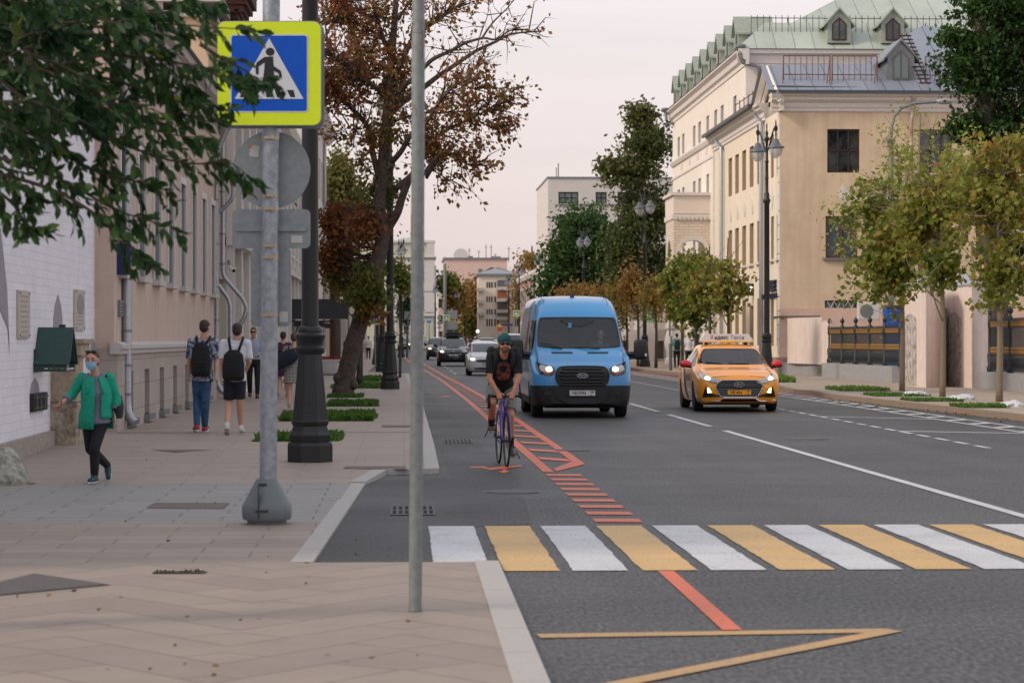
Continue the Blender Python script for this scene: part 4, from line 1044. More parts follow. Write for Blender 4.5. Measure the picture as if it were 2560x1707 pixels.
downpipe('dark downpipe looping down the far pinkish brick house',xpipe([(1325,676),(1330,684),(1334,700),(1334,860)],15.5),.14,[],mat=m_zinc)
t=thing('modern_block','plain off white modern block with wide dark framed windows behind the trees','building',(20,236,.1))
m_off=M('off_white_panel',(206,200,194),rough=.8,nz=.03,ns=.5)
xm=PY(1370,500,236).x
W9=Wall(t,(xm,236,0),(1,0,0),(0,-1,0),17,.1,PY(1400,446,236).z,m_off,m_off,depth=.2)
def am(px):return PY(px,500,236).x-xm
def zm(py):return PY(1400,py,236).z
for(x0,x1) in((1396,1446),(1489,1517),(1544,1580),(1600,1640)):
 W9.win(am(x0),am(x1),zm(509),zm(480),m_dframe,m_glassl,3 if x0==1396 else 2,(.5,),fw=.12)
 W9.win(am(x0) if x0>1480 else am(x0+1),am(x1),zm(566),zm(536),m_dframe,m_glassl,2,(.5,),fw=.12)
W9.build();shell(t,xm,xm+17,236.001,256,.1,PY(1400,446,236).z,m_off,'S')
b=MB();zt_=PY(1400,446,236).z;b.box(xm-.1,xm+17,235.9,256,zt_,zt_+.15);b.box(xm+1,xm+17,235.86,235.999,zm(513),zm(510));b.build('coping',m_zinc,t,world=True)
b=MB();p=PY(1396,446,238);b.tube([(p.x,238,zt_),(p.x,238,zt_+1.6)],.06,5);b.tube([(p.x-.2,238,zt_+.3),(p.x-.2,238,zt_+1.2)],.05,5);b.build('antenna',m_zinc,t,world=True)
t=thing('palace','pale green and white palace with a low dome at the left end of the street','building',(0,372,.1))
m_pal=M('pale_green_stucco',(188,190,168),rough=.8,nz=.03,ns=.5)
YL=372
xl,xr_=PY(880,800,YL).x,PY(1083,800,YL).x
zt_=PY(1000,604,YL).z
WP=Wall(t,(xl,YL,0),(1,0,0),(0,-1,0),xr_-xl,.1,zt_,m_pal,m_ggw,depth=.3)
def ap(px):return PY(px,600,YL).x-xl
def zp(py):return PY(1000,py,YL).z
for px in(935,972,1009,1046):
 WP.win(ap(px),ap(px+17),zp(705),zp(676),m_wframe,m_glassl,1,(.6,),fw=.15,trim=.3)
 WP.win(ap(px),ap(px+17),zp(772),zp(738),m_wframe,m_glassl,1,(.6,),fw=.15,trim=.3)
 WP.win(ap(px),ap(px+17),zp(838),zp(800),m_wframe,m_glassl,2,(.3,.6),fw=.15,trim=.15)
WP.build()
shell(t,xl,xr_,YL+.001,YL+60,.1,zt_,m_ggw,'S')
b=MB()
for(z0,z1,o_) in((zp(644),zp(640),.5),(zp(662),zp(650),.25),(zp(728),zp(715),.3),(zp(607),zp(601),.3),(zp(790),zp(783),.3)):
 b.box(xl,xr_+o_,YL-o_,YL,z0,z1);b.box(xr_,xr_+o_,YL,YL+60,z0,z1)
b.box(xr_-1.4,xr_+.2,YL-.25,YL,zp(780),zp(730));b.box(xr_-1.4,xr_+.2,YL-.25,YL,zp(715),zp(662));b.box(xr_-1.0,xr_+.2,YL-.25,YL,zp(640),zp(607))
b.build('pilasters_and_bands',m_ggw,t,world=True)
b=MB()
for k in range(7):b.box(xr_+.001,xr_+.5,YL+3+k*8,YL+4.2+k*8,.1,zp(662))
b.build('side_pilasters',m_ggw,t,world=True)
pc=PY(1029,602,YL+10)
b=MB();b.lathe([(2.6,0),(2.55,.15),(2.2,.5),(1.6,.8),(.8,1.02),(.2,1.1)],(pc.x,YL+10,zt_),20);b.build('dome',M('grey_green_dome',(160,172,164),rough=.5),t,world=True,smooth=True)
b=MB();b.tube([(pc.x,YL+10,zt_+1),(pc.x,YL+10,zt_+4.8)],.1,6);b.ell((pc.x,YL+10,zt_+1.7),(.25,.25,.35));b.build('spire',M('gilt',(190,140,50),rough=.3,metal=.8),t,world=True)
b=MB();p=PY(1029,602,YL+40);b.add([(xl,YL+1,zt_),(xr_,YL+1,zt_),(xr_,YL+60,zt_),(xl,YL+60,zt_),((xl+xr_)/2,YL+30,zt_+1)],[(0,1,4),(1,2,4),(2,3,4),(3,0,4)]);b.build('roof',m_zinc,t,world=True)
def far_block(name,label,px0,px1,ytop,Y,mat,dep=30,rows=5,ww=1.2,cols=None,roof=None,win=m_glass,z00=.1,side=None):
 x0,x1=PY(px0,800,Y).x,PY(px1,800,Y).x;zt=PY((px0+px1)/2,ytop,Y).z
 t=thing(name,label,'building',((x0+x1)/2,Y,.1))
 Wb=Wall(t,(x0,Y,0),(1,0,0),(0,-1,0),x1-x0,z00,zt,mat,mat,depth=.3)
 W_=x1-x0;n=cols or max(1,int(W_/3));h=(zt-1)/max(rows,1)
 for i in range(n if rows else 0):
  for j in range(rows):
   a=W_*(i+.5)/n-ww/2;z=1.2+j*h;Wb.win(a,a+ww,z,z+h*.55,m_dframe,win,2,(),fw=.1)
 Wb.build();shell(t,x0,x1,Y+.001,Y+dep,z00,zt,mat,'S')
 b=MB();b.box(x0-.4,x1+.4,Y-.4,Y+dep,zt,zt+.4)
 if roof:b.add([(x0-.4,Y-.4,zt+.4),(x1+.4,Y-.4,zt+.4),(x1+.4,Y+dep,zt+.4),(x0-.4,Y+dep,zt+.4),(x0+roof,Y+dep/2,zt+roof*.5),(x1-roof,Y+dep/2,zt+roof*.5)],[(0,1,5,4),(1,2,5),(2,3,4,5),(3,0,4)])
 b.build('roof',m_zinc,t,world=True)
 return t,x0,x1,zt
m_flat=M('cream_block',(230,216,198),rough=.85,nz=.04,ns=.4)
t,x0,x1,zt=far_block('balcony_block','cream apartment block with stacked balconies at the end of the street',1196,1292,690,430,m_flat,rows=0,roof=4)
b=MB();bw=MB();Yb=430
for px in(1216,1222,1228,1236,1243):
 for(ya,yb) in((705,719),(741,755),(773,786),(797,815)):
  a,c=PY(px,yb,Yb),PY(px+3.4,ya,Yb);bw.box(a.x,c.x,Yb-.06,Yb+.01,a.z,c.z)
bw.build('windows',m_dframe,t,world=True)
for(xa_,xb_) in((1241,1272),(1192,1210)):
 for y_ in(717,746,774,792) if xa_>1200 else(720,750,780):
  q_=MB();a,c=PY(xa_,y_+8,Yb-1),PY(xb_,y_,Yb-1);q_.box(a.x,c.x,Yb-1.3,Yb,a.z,c.z);q_.build('balcony',M('balcony_grey',(196,186,176),rough=.8),t,world=True)
  if xa_>1200:
   q_=MB();q_.box(a.x+.2,c.x-.1,Yb-.9,Yb,c.z,c.z+1.2);q_.build('loggia',M('loggia_'+str(y_),{717:(98,96,98),746:(150,88,56),774:(84,74,72),792:(120,110,100)}[y_],rough=.6),t,world=True)
far_block('pink_end_block','large pink block with satellite dishes on the roof closing the street',1112,1268,648,620,M('pale_pink_block',(214,184,172),rough=.85,nz=.04,ns=.3),rows=0,roof=None)
t=bpy.data.objects.get('pink_end_block')
b=MB()
for(px,y_) in((1196,672),):a,c=PY(px,y_+14,620),PY(px+9,y_,620);b.box(a.x,c.x,619.8,620,a.z,c.z)
for k in range(5):
 for y_ in(684,702):a,c=PY(1120+k*5,y_+9,620),PY(1122+k*5,y_,620);b.box(a.x,c.x,619.8,620,a.z,c.z)
b.build('windows',m_glassl,t,world=True)
b=MB();p=PY(1152,643,622);b.lathe([(.1,.5),(1.3,.2),(1.9,0),(1.9,-.05)],(p.x,621,p.z+.3),18,axis='y');b.build('satellite_dish',M('dish_white',(206,200,198),rough=.7),t,world=True);b=MB();b.tube([(p.x,622,p.z-1.5),(p.x,622,p.z+.3)],.15,5)
for(px,h) in((1173,3),(1197,2.5),(1215,4),(1228,4),(1238,1.5),(1272,3.5)):p=PY(px,650,622);b.tube([(p.x,622,p.z-.5),(p.x,622,p.z+h)],.1,4);b.box(p.x-.5,p.x+.5,621.9,622,p.z+h*.8,p.z+h*.8+.1)
for(px0,px1,yt) in((1168,1182,640),(1228,1252,641),(1112,1128,652),(1132,1145,655)):a,c=PY(px0,655,624),PY(px1,yt,624);b.box(a.x,c.x,624,628,a.z,c.z)
b.build('roof_clutter',m_zinc,t,world=True)
far_block('grey_end_block','greyish block between the far trees on the left of the street end',1096,1150,690,700,M('greyish_block',(196,184,170),rough=.85),rows=4,cols=5)
far_block('ochre_house','low ochre house with an arched gate at the far end',1118,1166,795,470,M('ochre_wall',(206,166,110),rough=.85,nz=.05,ns=.5),rows=1,cols=3)
far_block('striped_house','weathered light house right of the balcony block',1290,1316,745,400,M('spotty_wall',(196,182,170),rough=.85,nz=.1,ns=1),rows=3,cols=2)
t=thing('roadside_wall','low backdrop of houses behind the trees on the right','building',(22,180,.1))
shell(t,24,40,160,235,.1,6,M('warm_grey_house',(150,142,132),rough=.9));b=MB();b.box(23.5,40,159.5,235.5,6,6.3);b.build('roof',m_zinc,t,world=True)  # one plain warm grey for the backdrop walls
# ====== street furniture
m_lamp=M('black_cast_iron',(27,29,31),rough=.42,nz=.1,ns=6,bump=.1,bs=60,spec=.5)
m_lglass=M('lamp_globe',(196,200,204),rough=.12,alpha=.55)
OCT=R(22.5)
def lamp_proto():
 t=thing('street_lamp','nearest and largest black street lamp, its broad base on the left pavement','street lamp',group='black cast iron street lamps along both pavements')
 b=MB()
 b.lathe([(.30,0),(.30,.2),(.285,.24),(.262,.25),(.27,.29),(.275,.33),(.245,.38),(.235,.41),(.225,.44),(.245,.47),(.25,.5),(.238,.515)],n=8,rot=OCT)
 b.build('plinth',m_lamp,t)
 b=MB();b.lathe([(.232,.515),(.155,1.33)],n=8,rot=OCT);b.build('tapered_base',m_lamp,t)
 b=MB();b.box(-.075,.075,-.262,-.16,.62,1.1)
 b=MB();b.obox((0,-.196,.85),(.065,0,0),(0,.004,0),(0,.018,.23));b.lathe([(.016,-.225),(.016,-.2)],(0,0,.72),8,axis='y');b.build('hatch',m_lamp,t)
 b=MB();b.lathe([(.16,1.33),(.185,1.36),(.185,1.41),(.165,1.43),(.165,1.5),(.188,1.53),(.188,1.57),(.15,1.6),(.155,1.63),(.14,1.67),(.107,1.69)],n=16);b.build('collar',m_lamp,t,smooth=True)
 b=MB();b.lathe([(.107,1.69),(.097,6.4),(.13,6.48),(.14,6.55),(.1,6.62),(.1,6.75),(.062,6.85),(.06,7.3),(.075,7.35),(.06,7.4),(.055,7.9),(.08,7.95),(.055,8.0),(.05,8.7),(.09,8.76),(.09,8.82),(.04,8.88),(.06,9.0),(.02,9.1),(.03,9.25),(.004,9.4)],n=16);b.build('column',m_lamp,t,smooth=True)
 for s_ in(-1,1):
  dx,dy=.19*s_,-.93*s_
  b=MB()
  b.tube([(0,0,8.3),(dx*.25,dy*.25,8.45),(dx*.55,dy*.55,8.85),(dx*.8,dy*.8,9.1),(dx,dy,9.12)],[.03,.035,.03,.028,.03],8)
  b.tube([(0,0,8.65),(dx*.3,dy*.3,8.75),(dx*.55,dy*.55,8.85)],.02,6)
  b.lathe([(.02,8.7),(.03,8.85),(.025,8.95),(.07,9.05),(.07,9.15),(.025,9.2),(.03,9.3),(.004,9.42)],(dx,dy,0),12)
  b.build('arm',m_lamp,t,smooth=True)
  b=MB();b.lathe([(.05,8.72),(.1,8.68),(.13,8.58),(.2,8.48),(.31,8.42),(.32,8.38),(.28,8.37)],(dx,dy,0),20);sh=b.build('lamp_shade',M('lamp_shade_grey',(92,98,104),rough=.4),t,smooth=True)
  b=MB();b.lathe([(.255,8.37),(.25,8.28),(.2,8.14),(.11,8.04),(.02,8.0)],(dx,dy,0),16);b.build('globe',m_lglass,sh,smooth=True)
 return t
lp=lamp_proto()
def lz(x,y):return ztop(y) if x<2 else.13
spots=[((775,1155),None)]
pz=GS(775,1153);lp.location=(pz.x,pz.y,ztop(pz.y));lp.rotation_euler=(0,0,R(3))
def lamp_at(px,v,label,rz=0):
 k=at(px,800,v);return put(lp,(k.x,k.y,.13),rz,label)
lamp_at(975,70.8,'black street lamp on the left pavement just right of the leaning tree trunk')
lamp_at(955,108,'black street lamp partly hidden behind the second left lamp, at the bend of the kerb')
lamp_at(942,139,'slimmer looking black street lamp left of the pair of lamps beside the leaning tree')
lamp_at(1003,190,'distant black street lamp against the pale green palace windows',0)
lamp_at(1088,347,'distant black street lamp in front of the white corner of the palace')
lamp_at(1142,385,'very distant black street lamp beside the grey direction boards')
lamp_at(1162,420,'very distant black street lamp before the ochre house')
lamp_at(1175,470,'farthest black street lamp at the closed end of the street')
lamp_at(1917,88.5,'tall black street lamp with two lanterns behind the orange taxi',0)
lamp_at(1612,127.3,'tall black double lantern street lamp between the blue van and the taxi')
lamp_at(1459,172,'black street lamp whose head rises over the orange maples behind the van')
lamp_at(1349,216,'black street lamp standing against the pinkish brick house')
lamp_at(1298,252,'black street lamp just left of the blue van roof')
lamp_at(1272,295,'far black street lamp beside the balcony block')
m_gpole=M('galvanised_post',(150,156,164),rough=.45,metal=.55,nz=.22,ns=7,bump=.1,bs=40)
m_back=M('sign_back_metal',(136,144,146),rough=.5,metal=.4,nz=.12,ns=6)
m_clamp=M('brass_clamp',(176,160,140),rough=.35,metal=.8)
sb=GS(667,1308);SV=sb.x*SA+sb.y*CA
t=thing('sign_post','thick galvanised post in a grey plastic foot carrying the crossing sign','sign post',(sb.x,sb.y,.02))
s_=FPX/SV
def SP(px,py,dv=0):return at(px,py,SV+dv)
b=MB();b.tube([SP(668,1290),SP(671,1150),SP(674,700),SP(677,300),SP(679,-140)],.074,20);b.build('pole',m_gpole,t,world=True,smooth=True)
m_foot=M('grey_plastic',(104,112,114),rough=.45,nz=.06,ns=8)
b=MB();b.lathe([(.165,0),(.17,.03),(.2,.035),(.212,.06),(.212,.15),(.2,.175),(.1,.36),(.085,.385),(.076,.385)],n=28);b.build('foot',m_foot,t,smooth=True)
b=MB()
for sx in(-1,):
 for z in(.12,.34):b.obox((-.03,-(.212 if z<.2 else.115),z),(.055 if z<.2 else.035,0,0),(0,.006,0),(0,0,.01))
b.obox((-.06,-.19,.2),(.003,0,0),(0,.03,.0),(0,.0,.14));b.build('slot',M('foot_slot',(52,56,58),rough=.7),t)
def rrect(w,h,r,n=5):
 pts=[]
 for cx,cy,a0 in((w/2-r,h/2-r,0),(-w/2+r,h/2-r,90),(-w/2+r,-h/2+r,180),(w/2-r,-h/2+r,270)):
  for k in range(n+1):
   a=R(a0+90*k/n);pts.append((cx+r*math.cos(a),cy+r*math.sin(a)))
 return pts
RX=Vector((CA,-SA,0));FY=Vector((SA,CA,0));UP=Vector((0,0,1))
def crossing_sign(c,size,right,fwd,label,two=True,group=None,lo=False):
 """yellow framed pedestrian crossing sign; c = centre, fwd = direction away from viewer"""
 q=thing('crossing_sign',label,'road sign',tuple(c),group=group)
 n_=-fwd;k=size/.9
 def pr(poly,off,th,mat,nm):
  b=MB();b.prism([(x*k,y*k) for x,y in poly],c+n_*(off*k),right,UP,n_*(th*k));return b.build(nm,mat,q,world=True)
 pr(rrect(.9,.9,.07),0,.03,m_back,'back_plate')
 pr(rrect(.885,.885,.065),.032,.003,M('fluorescent_yellow',(206,226,10),rough=.4,nz=.03,ns=4),'yellow_panel')
 pr(rrect(.67,.67,.03),.036,.002,M('sign_white',(196,200,206),rough=.35),'white_border')
 pr(rrect(.645,.645,.02),.039,.002,M('sign_blue',(0,78,182),rough=.35,spec=.25,nz=.06,ns=3),'blue_panel')
 pr([(-.295,-.22),(.295,-.22),(0,.30)],.042,.0015,MATS['sign_white'],'white_triangle')
 if not lo:
  bl=M('sign_black',(16,18,22),rough=.4)
  b=MB()
  def pf(poly):b.prism([(x*1.12*k,y*1.03*k) for x,y in poly],c+n_*(.0445*k),right,UP,n_*(.0012*k))
  pf([(.008+.034*math.cos(R(a)),.178+.034*math.sin(R(a))) for a in range(0,360,24)])
  pf([(-.035,.135),(.03,.14),(.038,.0),(.035,-.04),(-.045,-.04),(-.035,.05)])
  pf([(-.035,.135),(-.095,.09),(-.105,.05),(-.1,-.01),(-.08,-.01),(-.08,.055),(-.035,.09)])
  pf([(.035,.06),(.09,.02),(.1,-.03),(.085,-.04),(.07,.0),(.035,.02)])
  pf([(-.045,-.04),(.0,-.04),(-.02,-.09),(-.085,-.17),(-.11,-.185),(-.12,-.165),(-.1,-.14),(-.06,-.09)])
  pf([(-.02,-.04),(.04,-.04),(.07,-.1),(.085,-.18),(.11,-.185),(.105,-.2),(.06,-.2),(.035,-.11)])
  for x in(-.18,-.0,.165):
   pf([(x-.03+(.012 if x<-.1 else 0),-.14),(x+.022,-.14),(x+(.035 if x>.1 else.018)-(.0 if x>-.1 else.03),-.2),(x-(.045 if x<-.1 else.02)+(.02 if x>.1 else 0),-.2)])
  b.build('walking_figure',bl,q,world=True)
 return q
c=SP(674,185,-.12);crossing_sign(c,.892,RX,FY,'big yellow framed pedestrian crossing sign facing the camera on the galvanised post')
c2=SP(679,190,-.06)
q=thing('crossing_sign','grey back of a second sign plate behind the big yellow crossing sign','road sign',tuple(c2))
b=MB();b.prism(rrect(.9,.9,.07),c2,RX,UP,FY*.02);b.build('plate',m_back,q,world=True)
c=SP(678.5,425,.09)
q=thing('round_sign','back of a round grey road sign with stickers on the galvanised post','road sign',tuple(c))
b=MB();b.prism([(.334*math.cos(R(a)),.334*math.sin(R(a))) for a in range(0,360,9)],c,RX,UP,FY*.025);b.build('plate',m_back,q,world=True)
b=MB();b.prism(rrect(.08,.1,.003,2),SP(636,378,.088),(RX*.99-UP*.14),(UP*.99+RX*.14),-FY*.002);b.build('sticker',M('faded_sticker',(186,186,186),rough=.6,nz=.15,ns=90),q,world=True)
b=MB();b.prism(rrect(.025,.025,.003,2),SP(626,366,.085),RX,UP,-FY*.002);b.build('sticker_logo',M('orange_sticker',(200,110,60),rough=.6),q,world=True)
c=SP(678,572,.09)
q=thing('wide_sign','back of a wide rounded grey sign plate with two stiffening ribs on the post','road sign',tuple(c))
b=MB();b.prism(rrect(.672,.335,.045),c,RX,UP,FY*.02);b.build('plate',m_back,q,world=True)
b=MB();b.prism(rrect(.61,.045,.01),SP(678,572,.085),RX,UP,-FY*.02);b.build('rib',m_back,q,world=True)
b=MB();b.prism(rrect(.1,.066,.004,2),SP(742,598,.085),RX,UP,-FY*.003);b.build('sticker',MATS['faded_sticker'],q,world=True)
c=SP(677,718,.09)
q=thing('tall_sign','back of a tall rounded grey sign plate lowest on the galvanised post','road sign',tuple(c))
b=MB();b.prism(rrect(.343,.675,.045),c,RX,UP,FY*.02);b.build('plate',m_back,q,world=True)
b=MB();b.prism(rrect(.075,.09,.004,2),SP(709,792,.085),RX,UP,-FY*.003);b.build('sticker',MATS['faded_sticker'],q,world=True)
for py in(346,490,523,615,644,787):
 px=674+(700-py)*.0075;k=SP(px,py)
 b=MB();b.lathe([(.0765,-.012),(.0765,.012)],k,20);b.obox(k-FY*.085,RX*.045,FY*.012,UP*.012);b.obox(k-FY*.095+RX*.03,RX*.01,FY*.02,UP*.018);b.build('clamp',m_clamp,t,world=True)
tb=G(1038,1527,.02);TV=tb.x*SA+tb.y*CA
t=thing('thin_pole','thin grey metal pole with rust streaks standing nearest the camera','pole',(tb.x,tb.y,.02))
m_thin=M('grey_painted_pole',(128,134,134),rough=.5,metal=.2,nz=.16,ns=9)
b=MB();b.tube([at(1038,1530,TV),at(1041,1100,TV),at(1044,600,TV),at(1046,85,TV)],.0385,18);b.build('lower_tube',m_thin,t,world=True,smooth=True)
b=MB();b.tube([at(1046,84,TV),at(1047,-120,TV)],.0365,18);b.build('upper_tube',m_thin,t,world=True,smooth=True)
m_rst=M('rust_streak',(134,98,78),rough=.8,nz=.3,ns=40)
b=MB()
for(px,y0_,y1_,wdt) in((1056.5,78,150,.0028),(1034,60,63,.008),(1036,262,275,.006),(1041,270,290,.0035)):
 for(dy) in(0,):
  a_=math.asin(max(-.95,min(.95,(px-1046)/16.5)));n_=(RX*math.sin(a_)-FY*math.cos(a_));tt=RX*math.cos(a_)+FY*math.sin(a_)
  p0,p1=at(1046,y0_,TV)+n_*.0387,at(1045.6,y1_,TV)+n_*.0387
  b.obox((p0+p1)/2,tt*wdt,n_*.0006,(p0-p1)/2)
b.build('rust',m_rst,t,world=True)
b=MB();b.lathe([(.042,0),(.042,.004)],(0,0,0),16);b.build('foot_ring',M('dark_mortar',(92,86,82),rough=.9),t)
t=thing('modern_street_light','slim grey street light with one curved arm in front of the tan wall','street light',tuple(at(2228,900,96)))
mv=96
b=MB();b.tube([at(2228,930,mv),at(2228,560,mv)],.13,10);b.tube([at(2228,560,mv),at(2228,354,mv)],.1,10);b.build('pole',m_zinc,t,world=True,smooth=True)
b=MB();b.tube([at(2228,354,mv),at(2229,320,mv),at(2236,290,mv),at(2255,270,mv),at(2285,259,mv),at(2340,255,mv)],.06,8);b.build('arm',m_zinc,t,world=True,smooth=True)
b=MB();k=at(2362,254,mv);b.ell(k,(.36,.16,.12),14,8);b.build('lamp_head',M('lamp_head_grey',(150,154,158),rough=.4),t,world=True,smooth=True)
b=MB();b.obox(at(2228,354,mv),(.14,0,0),(0,.14,0),(0,0,.1));k=at(2213,415,mv);b.obox(k,(.2,0,0),(0,.02,0),(0,0,.02));b.build('bracket',m_zinc,t,world=True)
kk=G(1676,926,.13)
t=thing('marked_pole','thin grey pole with a white band beside the man in the teal shirt','pole',(kk.x,kk.y,.13))
MB().tube([(-.03,0,0),(-.03,0,2.7)],.04,8).tube([(.06,.05,0),(.06,.05,1.6)],.035,8).build('tube',m_zinc,t,smooth=True)
MB().lathe([(.075,1.25),(.075,1.6)],(-.03,0,0),12).build('white_band',m_wframe,t)
kk=PY(823,935,99);kk.z=.13
t=thing('flower_planter','white box planter full of red flowers behind the near lamp base','planter',(kk.x,kk.y,.13))
b=MB();b.add([(-.33,-.33,0.04),(.33,-.33,0.04),(.33,.33,0.04),(-.33,.33,0.04),(-.38,-.38,.6),(.38,-.38,.6),(.38,.38,.6),(-.38,.38,.6)],[(0,1,5,4),(1,2,6,5),(2,3,7,6),(3,0,4,7),(0,3,2,1),(4,5,6,7)])
for k in range(6):b.box(-.36+k*.12,-.3+k*.12,-.385,-.37,.08,.56)
b.build('box',M('planter_white',(206,204,204),rough=.5),t)
b=MB();b.rbox(-.42,.42,-.42,.42,.56,.63,.01);b.build('rim',MATS['planter_white'],t)
b=MB();b.box(-.3,.3,-.3,.3,0,.045);b.build('foot',m_dframe,t)
m_pil=M('pink_render',(224,206,196),rough=.85,st=.15,nz=.05,ns=1.2,bump=.08,bs=20)
m_peel=M('peeling_render',(196,186,180),rough=.9,nz=.2,ns=5,c2=(136,124,118))
m_base=M('grey_base_render',(152,152,154),rough=.85,nz=.12,ns=3)
def pillar(lab,L,Nn,Rr,ztop_,niche_px):
 l,n_,r_=[G(*p,.13) for p in(L,Nn,Rr)];l.z=n_.z=r_.z=.05
 bk=l+r_-n_;bk=n_+(l-n_)+(r_-n_)
 t=thing('gate_pillar',lab,'gate pillar',tuple(n_));t.location.z=.1
 h=Vector((0,0,ztop_-.05))
 b=MB();b.add([l,n_,r_,bk,l+h,n_+h,r_+h,bk+h],[(0,1,5,4),(1,2,6,5),(2,3,7,6),(3,0,4,7),(4,5,6,7)]);b.build('shaft',m_pil,t,world=True)
 c=(l+n_+r_+bk)/4;c.z=0
 def ex(p,e,z):q_=Vector((p.x,p.y,0))-c;return Vector((c.x+q_.x*(1+e/q_.length),c.y+q_.y*(1+e/q_.length),z))
 b=MB();lo=[ex(p,.18,ztop_) for p in(l,n_,r_,bk)];l2=[ex(p,.18,ztop_+.05) for p in(l,n_,r_,bk)]
 ap_=Vector((c.x,c.y,ztop_+.42));b.add(lo+l2+[ap_],[(0,1,5,4),(1,2,6,5),(2,3,7,6),(3,0,4,7),(4,5,8),(5,6,8),(6,7,8),(7,4,8),(3,2,1,0)]);b.build('tin_cap',M('pale_tin',(170,174,180),rough=.4,metal=.3),t,world=True)
 u=(n_-l);wl=u.length;u.normalize();nn=Vector((u.y,-u.x,0)).normalized()
 if nn.dot(Vector((0,-1,0)))<0 and nn.x>0:nn=-nn
 a0,a1=wl*.12,wl*.62;r__=(a1-a0)/2;zt_=2.05
 poly=[(a0,.12),(a1,.12)]+[((a0+a1)/2+r__*math.cos(math.pi*k/10),zt_+r__*.35*math.sin(math.pi*k/10)) for k in range(11)]
 b=MB();b.prism(poly,Vector((l.x,l.y,.05))-nn*.0,u,UP,nn*.02);b.build('niche_panel',m_peel,t,world=True)
 return l,n_,r_
pillar('pink gate pillar with peeling arched panel behind the second kerbside maple',(2254,964),(2315,969),(2354,967),3.2,0)
pillar('pink gate pillar with peeling arched panel between the second and third maples',(2362,964),(2430,970),(2470,968),3.2,0)
t=thing('gate_leaf','narrow dark metal gate between the two pink pillars','gate',tuple(G(2357,966,.13)))
a,c=G(2350,964,.13),G(2366,965,.13)
b=MB();b.obox(Vector(((a.x+c.x)/2,(a.y+c.y)/2,1.35)),(c-a)/2,(0,.03,0),(0,0,1.2));b.build('leaf',m_blk,t,world=True)
b=MB();b.obox(Vector((a.x+.05,a.y-.06,1.2)),(.03,0,0),(0,.03,0),(0,0,.08));b.build('handle',m_zinc,t,world=True)
m_gold=M('gilded_iron',(150,112,62),rough=.5,metal=.3)
m_fe=M('fence_iron',(36,44,46),rough=.5,nz=.1,ns=8)
def iron_fence(lab,A,B,n,z0,z1,base0=.05):
 """ornamental iron fence on a rendered base from A to B (ground points)"""
 A=Vector((A.x,A.y,0));B=Vector((B.x,B.y,0));u=(B-A);L=u.length;u.normalize();nn=Vector((-u.y,u.x,0))
 t=thing('iron_fence',lab,'fence',(A.x,A.y,.1))
 b=MB();b.obox((A+B)/2+UP*(base0+z0)/2,u*L/2,nn*.3,UP*(z0-base0)/2);b.build('base',m_base,t,world=True)
 for i in range(n+1):
  p=A+u*L*i/n
  b=MB();b.lathe([(.1,z0),(.12,z0+.1),(.08,z0+.2),(.1,z0+.5),(.055,z0+.6),(.05,z1-.35),(.08,z1-.3),(.08,z1-.05),(.05,z1),(.03,z1+.05),(.085,z1+.14),(.08,z1+.2),(.02,z1+.27),(.01,z1+.32)],p,10);b.build('post',m_fe,t,world=True,smooth=True)
 pan=MB()
 for i in range(n):
  gb=MB();gc=MB()
  p=A+u*(L*i/n+.1);w_=L/n-.2;m_=max(6,int(w_/.11))
  for h in(z0+.06,z0+.52,z1-.32,z1-.12):pan.obox(p+u*w_/2+UP*h,u*w_/2,nn*.02,UP*.02)
  for k in range(m_+1):
   q_=p+u*w_*k/m_;pan.tube([q_+UP*(z0+.05),q_+UP*(z1-.05)],.011,4)
   gb.lathe([(.012,z1-.31),(.03,z1-.27),(.02,z1-.22),(.03,z1-.16),(.01,z1-.12)],q_,6);gc.lathe([(.012,z0+.54),(.03,z0+.58),(.02,z0+.64),(.03,z0+.7),(.01,z0+.74)],q_,6)
   pan.ell(q_+UP*(z0+.3),(.04,.03,.16),6,4);pan.lathe([(.04,0),(.04,.02)],q_+UP*(z0+.12),6)
  gb.build('gilded_band',m_gold,t,world=True);gc.build('gilded_band',m_gold,t,world=True)
 pan.build('railing',m_fe,t,world=True)
 return t
fa,fb=G(2074,943,.13),G(2252,957,.13)
iron_fence('black and gilt iron fence on a grey base between the corner building and the gate',fa,fb,5,.68,2.1)
fc,fd=G(2476,970,.13),G(2640,986,.13)
iron_fence('black and gilt iron fence on a grey base right of the gate pillars',fc,fd,3,.62,2.25)
t=thing('pink_end_wall','low pink wall with a dark tin top joining the corner building and the iron fence','wall',tuple(G(1986,936,.13)))
a,c=G(1983,937,.13),G(2055,941,.13);d_=G(2074,943,.13)
zt_=1.6+(847-795)/61
b=MB();n_=Vector((.0,1,0))
b.add([(a.x,a.y,.6),(c.x,c.y,.6),(c.x,c.y+1.5,.6),(a.x,a.y+1.5,.6),(a.x,a.y,zt_),(c.x,c.y,zt_),(c.x,c.y+1.5,zt_),(a.x,a.y+1.5,zt_)],[(0,1,5,4),(1,2,6,5),(2,3,7,6),(3,0,4,7),(4,5,6,7)])
b.add([(c.x,c.y,.6),(d_.x,d_.y-.2,.6),(d_.x,d_.y+1.5,.6),(c.x,c.y+1.5,.6),(c.x,c.y,zt_-.15),(d_.x,d_.y-.2,zt_-.15),(d_.x,d_.y+1.5,zt_-.15),(c.x,c.y+1.5,zt_-.15)],[(0,1,5,4),(1,2,6,5),(4,5,6,7)])
b.build('render',m_pil,t,world=True)
b=MB();b.obox(((a.x+d_.x)/2,a.y+.6,.33),((d_.x-a.x)/2+.05,(d_.y-a.y)/2,0),(0,.75,0),(0,0,.29));b.build('base',m_base,t,world=True)
